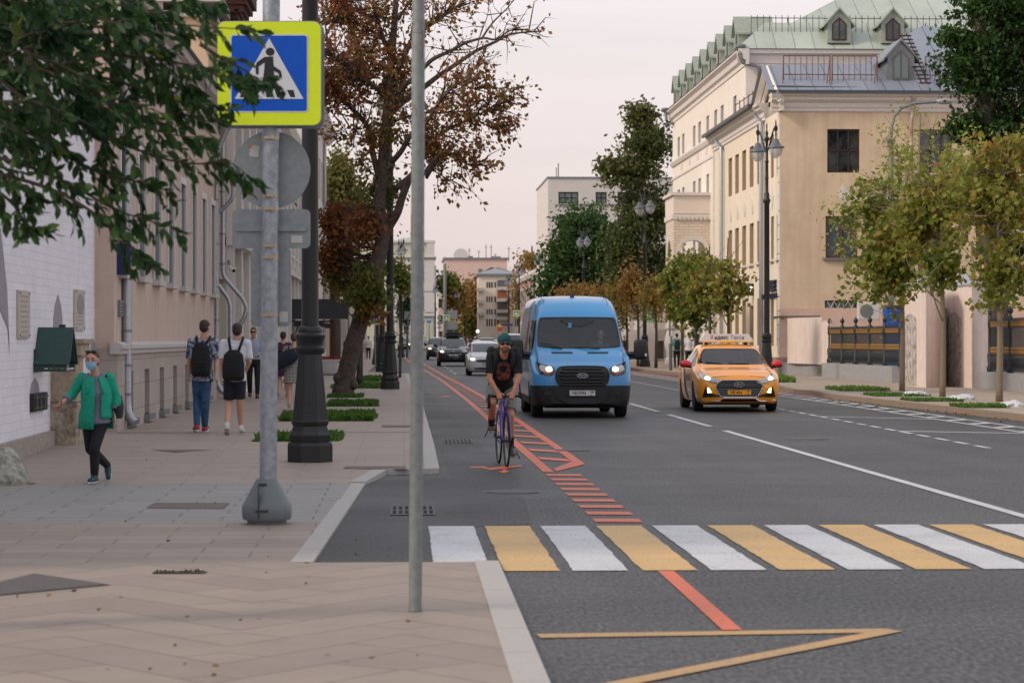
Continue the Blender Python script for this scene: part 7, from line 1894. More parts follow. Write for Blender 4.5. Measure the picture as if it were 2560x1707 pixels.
b=MB();b.lathe([(.05,2.49),(.04,2.54),(.01,2.56)],(-.03,2.4,0),10);b.tube([(-.03,2.4,2.55),(-.03,2.45,2.68)],.008,5);b.tube([(-.1,2.42,2.55),(.04,2.42,2.55)],.008,5);b.build('roof_beacon_base',m_blkp,van.t)
b=MB();b.lathe([(.03,2.34),(.015,2.42)],(.62,2.15,0),8);b.tube([(.62,2.15,2.38),(.6,2.1,2.85)],.004,4);b.build('aerial',m_blkp,van.t)
b=MB();b.box(-.8,.8,.5,5.6,.2,.5) if False else b.box(-.7,.7,.6,5.5,.19,.23);b.build('underbody',m_int,van.t)
vg=G(1448,1043,0);van.t.location=(vg.x+.02,vg.y-.6,0);van.t.rotation_euler=(0,0,R(.3))
VANL=van.t.location.copy()
def make_car(name,label,cat,paint,L=4.6,W=.9,H=1.47,zb=.17,hood=.80,cowl=.98,nose=.62,wr=.32,suv=0,style='plain',cabin=False,dens=4,group=None,lit=True,plate='К832АН',roofw=.64,wt_=.58):
 bw=W;cy=.95+.1*(1-suv);ty=1.95-.1*suv;ry=L*.72;rr_=L*.93
 st=[(0,zb+.12,nose-.08,nose,W*.62,W*.74,W*.66,.05),(.05,zb+.05,nose+.02,nose+.08,W*.78,W*.87,W*.78,.06),(.16,zb+.02,hood-.12,hood-.05,W*.88,W*.95,W*.82,.08),(.4,zb,hood-.04,hood+.04,W*.93,W*.99,W*.83,.10),(cy-.1,zb,cowl-.08,cowl-.01,W*.94,W,W*.84,.10),(cy+.06,zb,cowl-.05,cowl+.05,W*.94,W,W*.80,.09),(ty,zb,cowl-.03,H-.09,W*.94,W,roofw+.02,.09),(ty+.25,zb,cowl-.03,H-.03,W*.94,W,roofw,.14),(ty+.9,zb,cowl-.02,H,W*.94,W,roofw,.14),(ry,zb,cowl,H-.06,W*.94,W,roofw-.01,.14)]
 if suv:st+=[(L-.35,zb,cowl,H-.14,W*.93,W*.98,roofw-.04,.14),(L-.06,zb+.08,cowl-.05,cowl+.1,W*.88,W*.93,W*.75,.1),(L,zb+.15,cowl-.1,cowl,W*.8,W*.85,W*.7,.08)]
 else:st+=[(rr_,zb,cowl,cowl+.14,W*.92,W*.97,W*.72,.1),(L-.05,zb+.1,cowl-.08,cowl+.04,W*.86,W*.9,W*.7,.08),(L,zb+.2,cowl-.15,cowl-.08,W*.78,W*.8,W*.65,.06)]
 wl=[(-(W-.115),L*.185),(W-.115,L*.185),(-(W-.115),L*.765),(W-.115,L*.765)]
 zc=cowl+.055;zt=H-.105
 wsp=sm([(-W*.82,zc),(W*.82,zc),(W*.84,zc+.05),(wt_+.03,zt),(wt_*.85,zt+.015),(-wt_*.85,zt+.015),(-wt_-.03,zt),(-W*.84,zc+.05)],2)
 mz=(zc+zt)/2;wi=[(x*.96,mz+(z-mz)*.9) for x,z in wsp]
 cab=None
 if cabin:cab=MB();cab.prism(wi,(0,.5,0),(1,0,0),(0,0,1),(0,2.4,0))
 car=Car(name,label,cat,st,wl,wr,.2,paint,cab,dens=dens,group=group)
 car.wheels(wl,.2,m_rim,10)
 if cabin:
  ring_decal(car,'windscreen_seal',wsp,wi,MATS['screen_frit'])
  car.decal('windscreen',[(x*.965,mz+(z-mz)*.92) for x,z in wsp],glass_pane(),off=-.004,step=.08)
  b=MB();b.rbox(-.68,.68,cy+.35,cy+.75,cowl-.05,cowl+.06,.03);b.build('dashboard',m_int,car.t)
  for x in(-.36,.36):b=MB();b.rbox(x-.23,x+.23,2.35,2.5,cowl-.1,cowl+.16,.05);b.rbox(x-.12,x+.12,2.37,2.47,cowl+.17,cowl+.31,.04);b.build('seat',MATS['seat_cloth'],car.t)
  b=MB();b.tube([(.36+.18*math.cos(R(a)),cy+.95+.05*math.sin(R(a)),cowl+.03+.15*math.sin(R(a))) for a in range(0,361,24)],.014,6);b.build('steering_wheel',m_blkp,car.t)
  b=MB();b.rbox(-.11,.11,ty-.12,ty-.09,H-.22,H-.16,.015);b.build('rear_view_mirror',m_blkp,car.t)
 else:car.decal('windscreen',wsp,m_cgl,off=.006,step=.08)
 sg=[(cy+.42,cowl+.02),(ty+.12,H-.13),(ry-.1,H-.14),(L*.86 if not suv else L-.5,cowl+.06)]
 car.decal('side_window',sg,m_cgl,ax='s',mirror=True,off=.006,step=.12)
 car.decal('door_pillar',[(L*.5,cowl+.0),(L*.5+.07,cowl),(L*.5+.06,H-.12),(L*.5,H-.12)],paint if style=='taxi' else m_blkp,ax='s',mirror=True,off=.012,step=.12)
 for y in(L*.275,L*.5,L*.7):car.decal('door_seam',[(y,zb+.15),(y+.01,zb+.15),(y+.01,cowl-.02),(y,cowl-.02)],m_grl,ax='s',mirror=True,off=.004,step=.15)
 for y in(L*.43,L*.63):car.decal('door_handle',[(y,cowl-.17),(y+.17,cowl-.16),(y+.17,cowl-.13),(y,cowl-.14)],m_chrome,ax='s',mirror=True,off=.02,step=.1)
 for s_ in(-1,1):
  b=MB();b.ell((s_*(W+.1),cy+.42,cowl+.07),(.13,.09,.085),14,8);mo=b.build('wing_mirror',(M('red_mirror',(200,44,50),rough=.3) if style=='taxi' else(paint if not suv else m_blkp)),car.t,smooth='all')
  b=MB();b.tube([(s_*(W-.04),cy+.42,cowl+.0),(s_*(W+.08),cy+.42,cowl+.01)],.03,8);b.ell((s_*(W+.1),cy+.43,cowl+.035),(.128,.088,.05),12,6);b.build('mirror_base',m_blkp,mo)
 if not suv and style!='taxi' or suv:
  gw=.52 if not suv else.45
  g=sm([(-gw,nose-.02),(gw,nose-.02),(gw*.88,nose-.13-.05*suv),(-gw*.88,nose-.13-.05*suv)],2);gp=car.decal('grille',g,m_grl,off=.012)[0]
  b=MB();b.tube([car.hit(x,z)+Vector((0,-.014,0)) for x,z in g+g[:1]],.01,5);b.build('grille_frame',m_chrome,gp)
  b=MB()
  for k in range(9):x=-gw*.8+gw*1.6*k/8;b.tube([car.hit(x,nose-.04)+Vector((0,-.016,0)),car.hit(x,nose-.13)+Vector((0,-.016,0))],.006,4)
  b.build('grille_bar',m_rimd,gp)
  hp=car.decal('headlight',sm([(-W*.86,nose+.1),(-W*.6,nose+.06),(-gw-.03,nose-.0),(-gw-.05,nose-.10),(-W*.74,nose-.08),(-W*.88,nose-.02)],2),m_lens,mirror=True,off=.014,step=.05)
  for i,s_ in enumerate((1,-1)):
   if lit:car.decal('lit_bulb',[((-W*.73+.09*math.cos(R(a)))*s_,nose+.0+.045*math.sin(R(a))) for a in range(0,360,30)],m_lit,off=.022,parent=hp[i])
  car.decal('lower_intake',sm([(-.62,zb+.2),(.62,zb+.2),(.52,zb+.1),(-.52,zb+.1)],1),m_grl,off=.012)
  b=MB();b.tube([car.hit(x,zb+.15)+Vector((0,-.02,0)) for x in np.linspace(-.55,.55,9)],.012,5);b.build('intake_bar',m_chrome if not suv else m_blkp,car.t)
  c=car.hit(0,nose+.03);oval('badge',c,.05,.05,c.y-.012,.008,m_chrome,car.t)
  yb_=car.hit(0,zb+.3).y;number_plate(car,plate,(0,yb_-.006,nose-.22),sub=('77','RUS'))
 if suv:
  for s_ in(-1,1):
   b=MB();b.tube([(s_*(roofw-.02),ty+.4,H-.03),(s_*(roofw-.01),ty+.5,H+.05),(s_*(roofw-.01),L-.8,H+.03),(s_*(roofw-.02),L-.7,H-.05)],.018,6);b.build('roof_rail',m_chrome,car.t)
  car.decal('bonnet_scoop',[(-.25,hood+.08),(.25,hood+.08),(.2,hood+.11),(-.2,hood+.11)],m_grl,off=.01)
 b=MB();p=car.hit(-.25,zc+.02);q=car.hit(-.62,zc+.06);b.tube([p+Vector((0,-.02,0)),q+Vector((0,-.02,0))],.01,4);p=car.hit(.35,zc+.02);q=car.hit(-.1,zc+.03);b.tube([p+Vector((0,-.02,0)),q+Vector((0,-.02,0))],.01,4);b.build('wiper',m_blkp,car.t)
 b=MB();b.box(-W*.8,W*.8,.4,L-.4,zb-.02,zb+.04);b.build('underbody',m_int,car.t)
 return car
m_ty=carpaint('taxi_orange',(236,150,30),rough=.3)
taxi=make_car('orange_taxi','orange yellow taxi saloon with a white roof sign driving toward the camera','taxi',m_ty,L=4.85,W=.93,H=1.475,hood=.84,cowl=.97,nose=.70,style='taxi',cabin=True,dens=6,roofw=.69,wt_=.585)
nz_=.70
g=[(-.36,.70),(.36,.70),(.44,.675),(.525,.56),(.42,.36),(.34,.335),(-.34,.335),(-.42,.36),(-.525,.56),(-.44,.675)]
gp=taxi.decal('grille',g,m_grl,off=.012,step=.04)[0]
b=MB();b.tube([taxi.hit(x,z)+Vector((0,-.018,0)) for x,z in g+g[:1]],.014,6);b.build('grille_frame',m_chrome,gp)
b=MB()
for z,hw_ in((.655,.42),(.615,.46),(.575,.49),(.50,.46),(.46,.44),(.42,.41),(.38,.38)):b.tube([taxi.hit(x,z)+Vector((0,-.016,0)) for x in np.linspace(-hw_,hw_,9)],.0065,4)
b.build('grille_bar',m_rim,gp)
c=taxi.hit(0,.60)
bd=MB().tube([(.105*math.cos(R(a)),c.y-.03,.605+.053*math.sin(R(a))) for a in range(0,361,18)],.008,6).tube([(-.05,c.y-.03,.575),(-.02,c.y-.03,.64)],.009,6).tube([(.02,c.y-.03,.57),(.05,c.y-.03,.635)],.009,6).tube([(-.035,c.y-.03,.602),(.035,c.y-.03,.61)],.009,6).build('badge',m_chrome,taxi.t)
hp=taxi.decal('headlight',sm([(-.84,.875),(-.78,.84),(-.42,.70),(-.40,.655),(-.48,.645),(-.78,.70),(-.85,.78)],1),m_lens,mirror=True,off=.014,step=.04)
for i,s_ in enumerate((1,-1)):
 taxi.decal('lit_bulb',[((-.69+.052*math.cos(R(a)))*s_,.735+.036*math.sin(R(a))) for a in range(0,360,24)],m_lit,off=.022,parent=hp[i])
 b=MB();b.tube([taxi.hit(x*s_,z)+Vector((0,-.016,0)) for x,z in((-.83,.72),(-.6,.655),(-.42,.64),(-.39,.665))],.008,5);b.build('lamp_trim',m_chrome,hp[i])
ff=taxi.decal('fog_lamp_recess',[(-.73,.56),(-.62,.52),(-.60,.42),(-.42,.36),(-.43,.33),(-.80,.33),(-.77,.45)],m_grl,mirror=True,off=.012,step=.05)
for i,s_ in enumerate((1,-1)):taxi.decal('fog_lamp',[(-.70*s_,.54),(-.66*s_,.53),(-.60*s_,.43),(-.69*s_,.42)],m_litw,off=.02,parent=ff[i])
b=MB();b.tube([taxi.hit(x,z)+Vector((0,-.014,0)) for x,z in((-.80,.265),(-.5,.24),(-.42,.26),(-.34,.32),(.34,.32),(.42,.26),(.5,.24),(.80,.265))],.018,6);b.build('chrome_lip',m_chrome,taxi.t)
taxi.decal('lower_intake',[(-.36,.29),(.36,.29),(.40,.235),(-.40,.235)],m_grl,off=.012)
yb_=taxi.hit(0,.45).y
number_plate(taxi,'НЕ 854',(0,yb_-.03,.43),.52,.112,mat=m_platey,sub=('77','RUS'))
for s_ in(-1,1):
 b=MB();b.tube([taxi.hit(s_*x,z)+Vector((0,-.004,.0)) for x,z in((.46,.86),(.52,.93))],.006,4);b.build('bonnet_crease',m_ty,taxi.t)
b=MB();b.tube([taxi.hit(x,.80-.06*(x/.75)**2)+Vector((0,-.003,0)) for x in np.linspace(-.72,.72,17)],.005,4);b.build('bonnet_seam',M('seam_orange',(120,70,16),rough=.6),taxi.t)
taxi.decal('grey_livery',[(2.75,.93),(3.25,.93),(2.85,.62),(2.5,.25),(2.1,.25),(2.45,.6)],M('livery_grey',(62,66,68),rough=.4),ax='s',mirror=True,off=.005,step=.08)
taxi.decal('white_livery',[(2.95,.93),(3.3,.93),(3.0,.6),(2.72,.6)],M('livery_white',(206,206,206),rough=.4),ax='s',mirror=True,off=.008,step=.08)
tx=text_mb('ТАКСИ',.22,MATS['livery_grey'],'door_text',taxi.t,frame4((-.955,1.85,.72),(0,-1,0),(0,0,1)),ext=.001)
b=MB();z0=1.50;pr=[(-.60,1.52),(-.60,1.58),(-.54,1.66),(-.50,1.715),(.50,1.715),(.54,1.66),(.60,1.58),(.60,1.52)]
b.prism(pr,(0,2.35,0),(1,0,0),(0,0,1),(0,.34,0));rs=b.build('roof_sign',M('sign_plastic',(214,210,206),rough=.35),taxi.t)
b=MB();b.prism([(-.60,1.52),(-.60,1.545),(.60,1.545),(.60,1.52)],(0,2.345,0),(1,0,0),(0,0,1),(0,.35,0));b.rbox(-.16,.20,2.30,2.36,1.50,1.555,.015);b.build('yellow_lamp',M('taxi_lamp_yellow',(230,168,40),rough=.35),rs)
text_mb('Я',.125,M('sign_red',(206,50,50),rough=.5),'sign_text',rs,frame4((-.345,2.347,1.63),(1,0,0),(0,0,1)),ext=.001,sx=.9)
text_mb('ндекс',.125,M('sign_grey',(34,34,36),rough=.5),'sign_text',rs,frame4((-.12,2.347,1.63),(1,0,0),(0,0,1)),ext=.001,sx=.9,bold=.0025)
text_mb('Такси',.125,M('sign_light',(120,120,122),rough=.5),'sign_text',rs,frame4((.24,2.347,1.63),(1,0,0),(0,0,1)),ext=.001,sx=.9,bold=.001)
b=MB()
for x in(-.45,.45):b.box(x-.03,x+.03,2.4,2.65,1.45,1.53)
b.build('sign_foot',m_blkp,rs)
tg=G(1834,1027,0);taxi.t.location=(tg.x,tg.y-.9,0);taxi.t.rotation_euler=(0,0,R(-1.0))
gcar='oncoming cars queued down the street'
def place(car,px,v,rz=0):
 k=at(px,860,v);car.t.location=(k.x,k.y,0);car.t.rotation_euler=(0,0,R(rz));return car
silver=place(make_car('silver_car','silver white hatchback just behind the cyclist with one lit headlight showing','car',carpaint('silver_white',(196,196,198),rough=.3),L=4.3,W=.86,H=1.47,hood=.82,cowl=.97,nose=.72,plate='К832АН'),1218,105)
bs=make_car('black_suv','black four wheel drive car carrying a silver black roof box','car',carpaint('black_paint',(26,27,30)),L=4.7,W=.94,H=1.68,zb=.24,hood=.98,cowl=1.13,nose=.86,wr=.36,suv=1,plate='К719МК',roofw=.68,wt_=.62)
b=MB();b.prism(sm([(-.42,1.74),(-.44,1.9),(-.36,2.02),(.36,2.02),(.44,1.9),(.42,1.74)],1),(0,2.2,0),(1,0,0),(0,0,1),(0,1.9,0));rb=b.build('roof_box',M('box_black',(30,31,33),rough=.3),bs.t,smooth=True)
b=MB();b.prism(sm([(-.4,1.93),(-.35,2.035),(.35,2.035),(.4,1.93)],1),(0,2.25,0),(1,0,0),(0,0,1),(0,1.8,0));b.build('box_lid',M('box_silver',(170,170,172),rough=.3),rb,smooth=True)
b=MB();b.box(-.6,.6,2.7,2.76,1.69,1.74);b.box(-.6,.6,3.5,3.56,1.69,1.74);b.build('roof_bar',m_blkp,rb)
place(bs,1134,141.5)
def copy_car(src,label,px,v,paint=None,rz=0):
 c=copy_tree(src.t);k=at(px,860,v);c.location=(k.x,k.y,0);c.rotation_euler=(0,0,R(rz));c['label']=label
 if paint:
  for ch in c.children:
   if ch.name.startswith('body'):
    ch.data=ch.data.copy();ch.data.materials[0]=paint
 return c
suv2=place(make_car('dark_suv','dark four wheel drive car half hidden behind the one with the roof box','car',MATS['black_paint'],L=4.7,W=.93,H=1.72,zb=.24,hood=1.0,cowl=1.14,nose=.86,wr=.36,suv=1,dens=3,roofw=.68,wt_=.62),1097,184)
copy_car(suv2,'dark four wheel drive car far ahead beside the left lamps',1011,330)
mpv=place(make_car('white_minibus','pale people carrier behind the cyclist, half covered by the blue van','minivan',carpaint('pearl_white',(204,202,200)),L=4.9,W=.95,H=1.92,zb=.22,hood=1.05,cowl=1.2,nose=.85,wr=.34,suv=1,dens=3,roofw=.76,wt_=.7),1283,150)
copy_car(silver,'pale car whose roof shows just above the silver hatchback',1214,137)
copy_car(silver,'distant white car with a lit headlight left of the hatchback roof',1196,300)
copy_car(silver,'distant pale car between the hatchback and the people carrier',1236,285)
copy_car(suv2,'distant dark car roof behind the hatchback',1219,255)
copy_car(suv2,'very distant dark car near the left lamps at the street end',990,420)
# ====== people
m_skin=M('skin',(198,150,128),rough=.55,nz=.05,ns=12)
m_hair=M('brown_hair',(52,38,30),rough=.6,nz=.2,ns=60)
m_lash=M('eye_dark',(24,20,20),rough=.3)
m_lip=M('lips',(168,96,88),rough=.5)
def remesh(mb,name,mat,parent,vox=.01,it=6,M4=None):
 o=mb.build('tmp',mat,fix=True)
 a=o.modifiers.new('r','REMESH');a.mode='VOXEL';a.voxel_size=vox;a.adaptivity=0
 s=o.modifiers.new('s','SMOOTH');s.factor=.5;s.iterations=it
 dg=bpy.context.evaluated_depsgraph_get();dg.update();me=bpy.data.meshes.new_from_object(o.evaluated_get(dg));bpy.data.objects.remove(o)
 me.name=name;me.polygons.foreach_set('use_smooth',[True]*len(me.polygons));me.materials.clear();me.materials.append(mat)
 o=bpy.data.objects.new(name,me);col.objects.link(o);o.parent=parent;return o
def V3(*a):return Vector(a)
def cap(mb,p,q,r0,r1,n=12,flat=False):
 mb.tube([p,Vector(p).lerp(Vector(q),.5),q],[r0,(r0+r1)/2,r1],n)
 if not flat:mb.ell(p,(r0,)*3,n,8);mb.ell(q,(r1,)*3,n,8)
def oloft(mb,P,rx,ry,xd,n=18):
 """elliptical loft: rings at P, half width rx along xd"""
 xd=Vector(xd).normalized();v=[];f=[];m=len(P)
 for i,p in enumerate(P):
  a=(Vector(P[min(i+1,m-1)])-Vector(P[max(i-1,0)])).normalized();x=(xd-a*xd.dot(a)).normalized();y=a.cross(x)
  for k in range(n):t=2*math.pi*k/n;v.append(Vector(p)+x*rx[i]*math.cos(t)+y*ry[i]*math.sin(t))
 for i in range(m-1):
  for k in range(n):f.append((i*n+k,i*n+(k+1)%n,(i+1)*n+(k+1)%n,(i+1)*n+k))
 f+=[tuple(range(n-1,-1,-1)),tuple(range((m-1)*n,m*n))];mb.add(v,f)
def hand(mb,w,d,th,k=1,curl=.5,s=1):
 """palm plus five bent fingers; d = forearm direction, th = thumb side"""
 d=Vector(d).normalized();th=Vector(th);th=(th-d*th.dot(d)).normalized();n=d.cross(th)*s
 w=Vector(w);L=.085*k
 oloft(mb,[w-d*.02*k,w+d*.03*k,w+d*L],[.026*k,.038*k,.04*k],[.02*k,.017*k,.014*k],th,12)
 for i,l_ in enumerate((.070,.078,.073,.058)):
  b0=w+d*L*.92+th*(.029-.0195*i)*k;a=d;p=b0;r=.0088*k
  for j in range(3):
   a=(d*math.cos(curl*(j+.6))+n*math.sin(curl*(j+.6))).normalized();q=p+a*l_*k*(.42,.32,.26)[j];cap(mb,p,q,r,r*.9,7);p=q;r*=.92
 p=w+d*.02*k+th*.032*k;q=p+(d*.7+th*.6+n*.2).normalized()*.042*k;cap(mb,p,q,.012*k,.0105*k,8);cap(mb,q,q+(d+n*.4+th*.1).normalized()*.032*k,.0105*k,.008*k,8)
def person(name_label,loc,J,k=1.0,f=(0,-1,0),face=None,skin=None,shirt=None,sleeve=.5,pants=None,plen=1.0,shoes=None,hair=None,hlen=0,vox=.01,grp=None,extra=None,hem=.0,hk=.98,curls=(.5,.5),female=0,socks=None,rz=0,neckline=0,flare=0,thumbs=None):
 """J: joints in local metres: pel, chest, neck, head, shL elL wrL shR elR wrR hiL knL anL hiR knR anR (L = viewer left)"""
 t=thing('person',name_label,'person',loc,R(rz),grp);J={a:Vector(b) for a,b in J.items()}
 skin=skin or m_skin;face=Vector(face or f).normalized();f=Vector(f).normalized();xd=(J['shR']-J['shL']).normalized()
 B=MB();pel,ch,nk,hd=J['pel'],J['chest'],J['neck'],J['head'];fw=female
 spine=[pel-(ch-pel).normalized()*.1*k,pel,pel.lerp(ch,.35),pel.lerp(ch,.7),ch,ch.lerp(nk,.55),ch.lerp(nk,.85)]
 rx=[a*k for a in((.12,.165+.015*fw,.135,.145,.165-.01*fw,.155-.01*fw,.09))];ry=[a*k for a in((.09,.115,.1,.105,.12+.015*fw,.095,.06))]
 def torso(mb,g,i0=0,i1=7,top=1):oloft(mb,spine[i0:i1],[a+g for a in rx[i0:i1]],[a+g for a in ry[i0:i1]],xd)
 torso(B,0);cap(B,nk-(hd-nk)*.3,nk.lerp(hd,.55),.062*k,.052*k)
 legr=(.088+.008*fw,.056,.052,.036)
 for s in 'LR':
  sh,el,wr,hi,kn,an=(J[a+s] for a in('sh','el','wr','hi','kn','an'))
  cap(B,ch.lerp(nk,.6),sh,.07*k,.057*k);cap(B,sh,el,.05*k,.038*k);m_=el.lerp(wr,.3);cap(B,el,m_,.038*k,.037*k);cap(B,m_,wr,.037*k,.024*k)
  sg=1 if s=='L' else-1
  hd_=(wr-el).normalized();hand(B,wr,J.get('hd'+s,hd_),(thumbs or{}).get(s,f),k,curls[0 if s=='L' else 1],sg*(-1 if f.y>0 else 1))
  cap(B,hi,kn,legr[0]*k,legr[1]*k);c_=kn.lerp(an,.3);cap(B,kn,c_,legr[1]*k,legr[2]*k);cap(B,c_,an,legr[2]*k,legr[3]*k)
  ft=J.get('toe'+s,an+f*.14*k-V3(0,0,.05*k));cap(B,an-V3(0,0,.035*k),ft,.036*k,.028*k)
 u=V3(0,0,1);u=(u-face*u.dot(face)).normalized();rr=face.cross(u)
 Rm=Matrix((rr,-face,u)).transposed();h=hk*k
 B.ell(hd+u*.02*h+face*-.008*h,(.074*h,.094*h,.088*h),18,12,Rm);B.ell(hd-u*.045*h+face*.022*h,(.056*h,.06*h,.068*h),14,10,Rm);B.ell(hd-u*.095*h+face*.055*h,(.026*h,.022*h,.018*h),10,8,Rm)
 cap(B,hd+face*.083*h+u*.008*h,hd+face*.103*h-u*.026*h,.008*h,.013*h,8);B.ell(hd+face*.078*h+u*.028*h,(.045*h,.012*h,.008*h),10,6,Rm)
 for s in(-1,1):B.ell(hd+rr*s*.076*h-face*.004*h-u*.006*h,(.009*h,.018*h,.03*h),8,6,Rm)
 remesh(B,'body',skin,t,vox*.8,3)
 E=MB();
 for s in(-1,1):E.ell(hd+rr*s*.031*h+face*.0815*h+u*.008*h,(.014*h,.007*h,.006*h),10,6,Rm);E.ell(hd+rr*s*.032*h+face*.088*h+u*.032*h,(.019*h,.004*h,.004*h),8,5,Rm)
 E.build('eyes',m_lash,t,smooth='all');MB().ell(hd+face*.083*h-u*.058*h,(.024*h,.008*h,.007*h),10,6,Rm).build('mouth',m_lip,t,smooth='all')
 if hair is not None:
  Hh=MB();Hh.ell(hd+u*.045*h-face*.024*h,(.082*h,.094*h,.08*h),18,12,Rm);Hh.ell(hd+u*.0*h-face*.045*h,(.079*h,.068*h,.085*h),16,10,Rm)
  if hlen:cap(Hh,hd-face*.06*h,hd-face*.075*h-u*hlen*h,.062*h,.03*h)
  remesh(Hh,'hair',hair,t,.009,2)
 if shirt:
  S=MB();g=.014*k;torso(S,g+.006,1 if hem<=0 else 0,6);
  if hem:oloft(S,[pel-(ch-pel).normalized()*hem,pel,pel.lerp(ch,.35)],[rx[1]+g+.012+flare,rx[1]+g+.006,rx[2]+g],[ry[1]+g+.012+flare*.8,ry[1]+g+.006,ry[2]+g],xd)
  oloft(S,[ch.lerp(nk,.5),ch.lerp(nk,.88)],[.155*k,.085*k],[.1*k,.07*k],xd)
  for s in 'LR':
   sh,el,wr=(J[a+s] for a in('sh','el','wr'));cap(S,ch.lerp(nk,.62),sh,.08*k,.068*k)
   if sleeve<=.5:e=sh.lerp(el,sleeve*2*.8+.1);cap(S,sh,sh.lerp(e,.05),.067*k,.067*k);S.tube([sh,e],[.066*k,.062*k],14)
   else:cap(S,sh,el,.062*k,.054*k);S.tube([el,el.lerp(wr,(sleeve-.5)*2)],[.054*k,.044*k],14)
  remesh(S,'shirt',shirt,t,vox,3)
 if pants:
  Pn=MB();oloft(Pn,[pel-(ch-pel).normalized()*.12*k,pel,pel.lerp(ch,.22)],[.15*k,rx[1]+.013,rx[1]*.93],[.115*k,ry[1]+.013,ry[1]*.95],xd)
  for s in 'LR':
   hi,kn,an=(J[a+s] for a in('hi','kn','an'));w_=1.22 if plen<.9 else 1.13
   if plen<=.55:e=hi.lerp(kn,plen*2);cap(Pn,hi,hi.lerp(e,.3),.1*k,.1*k);Pn.tube([hi,e],[.1*k,.088*k],16)
   else:cap(Pn,hi,kn,.094*k*w_/1.1,.062*k*w_);Pn.tube([kn,kn.lerp(an,.3),kn.lerp(an,(plen-.5)*2)],[.062*k*w_,.06*k*w_,.045*k*w_],16)
  remesh(Pn,'trousers',pants,t,vox,3)
 if shoes:
  for s in 'LR':
   an=J['an'+s];d=J.get('toe'+s,an+f*.14*k-V3(0,0,.05*k));dd=(d-an);dd=(dd-V3(0,0,0)).normalized()
   hl_=an-V3(0,0,.0);fd=(d-(an-V3(0,0,.06*k))).normalized();he=an-V3(0,0,.045*k)-fd*.04*k
   S=MB();cap(S,he,he+fd*.23*k,.042*k,.036*k);cap(S,an,he+fd*.1*k,.044*k,.046*k);so_=remesh(S,'shoe',shoes[0],t,.009,3)
   up=fd.cross(xd);up=up if up.z>0 else-up
   S=MB();oloft(S,[he-fd*.03*k-up*.036*k,he+fd*.06*k-up*.036*k,he+fd*.18*k-up*.034*k,he+fd*.265*k-up*.026*k],[.03*k,.038*k,.045*k,.02*k],[.014*k]*4,xd);S.build('sole',shoes[1],so_,smooth=True)
   if socks:
    S=MB();S.tube([an,an.lerp(J['kn'+s],socks)],[.042*k,.05*k],14);S.build('sock',M('black_sock',(24,24,26),rough=.9),t,smooth='all')
 if extra:extra(t,J,k,Rm,hd,face,u,rr,h)
 return t
def backpack(t,c,k,mat,f,w=.15,hgt=.24,dp=.09,strap=True,J=None,nm='backpack'):
 """bag on the back: c centre, f = walking direction"""
 f=Vector(f).normalized();b=MB();x=f.cross(V3(0,0,1)).normalized()
 q=thing('backpack',nm,'backpack',t.location,t.rotation_euler.z)
 oloft(b,[c-V3(0,0,hgt),c-V3(0,0,hgt*.8),c,c+V3(0,0,hgt*.7),c+V3(0,0,hgt)],[w*.8,w,w,w*.85,w*.4],[dp*.7,dp,dp,dp*.7,dp*.3],x);remesh(b,'bag',mat,q,.01,4)
 b=MB();oloft(b,[c-V3(0,0,hgt*.8)-f*dp*.75,c-V3(0,0,hgt*.1)-f*dp*.85],[w*.75,w*.8],[dp*.4,dp*.45],x);remesh(b,'pocket',mat,q,.01,3)
 if J:
  for s in 'LR':
   sh=J['sh'+s].lerp(J['neck'],.42);b=MB();b.tube([c+V3(0,0,hgt*.8)+(sh-c).dot(x)*x*.5,sh-f*.1*k+V3(0,0,.03),sh+V3(0,0,.062*k)-f*.02,sh+f*.1*k+V3(0,0,.0),sh+f*.135*k-V3(0,0,.15*k),sh+f*.06*k-V3(0,0,.3*k)],.02*k,8);b.build('strap',mat,q,smooth='all')
 return q
def standJ(H=1.78,swing=.18,arm=.12,sex=0,fy=-1,lean=0):
 """walking pose facing fy*y; viewer-left limb letters are world -x"""
 k=H/1.78
 P=dict(pel=(0,0,.95),chest=(0,lean*.5,1.27),neck=(0,lean,1.47),head=(0,lean+fy*.02,1.655),shL=(-.185,lean,1.41),shR=(.185,lean,1.41),elL=(-.24,.04*-fy+arm*fy*.5,1.13),elR=(.24,.04*-fy-arm*fy*.5,1.13),wrL=(-.245,arm*fy*1.3,.88),wrR=(.245,-arm*fy*.7,.88),hiL=(-.09,0,.92),hiR=(.09,0,.92),knL=(-.1,-fy*swing*.35+fy*.06,.50),knR=(.1,fy*swing*.7,.50),anL=(-.1,-fy*swing*1.3,.12),anR=(.1,fy*swing,.09))
 return{a:Vector(b)*k for a,b in P.items()},k
def shoe(c,sole=(206,206,206),n=''):return(M('shoe_%d_%d_%d'%c,c,rough=.6,nz=.15,ns=40),M('sole_%d_%d_%d'%sole,sole,rough=.6))
def GP(px,py):g=GS(px,py);return(g.x,g.y,ztop(g.y))
wl=GP(234,1206)
kW=.84;zz=1/998
def w_(x,y,d=0):return V3((x-400)*zz*1.0,d,(1515-y)*zz)
JW=dict(pel=w_(425,830),chest=w_(440,545,-.02),neck=w_(415,330),head=w_(390,186,-.05),shL=w_(275,375),shR=w_(570,375),elL=w_(165,560,.02),elR=w_(640,610,.04),wrL=w_(62,655,-.16),wrR=w_(634,795,.0),hiL=w_(350,855),hiR=w_(485,855),knL=w_(360,1150,.04),knR=w_(430,1130,-.14),anL=w_(500,1350,.42),toeL=w_(512,1440,.36),anR=w_(425,1435,-.12),toeR=w_(400,1490,-.26))
m_teal=M('green_linen',(22,156,126),rough=.85,nz=.12,ns=12,bump=1,bs=13);m_greyt=M('grey_jersey',(118,122,138),rough=.9,nz=.08,ns=30,bump=.8,bs=14)
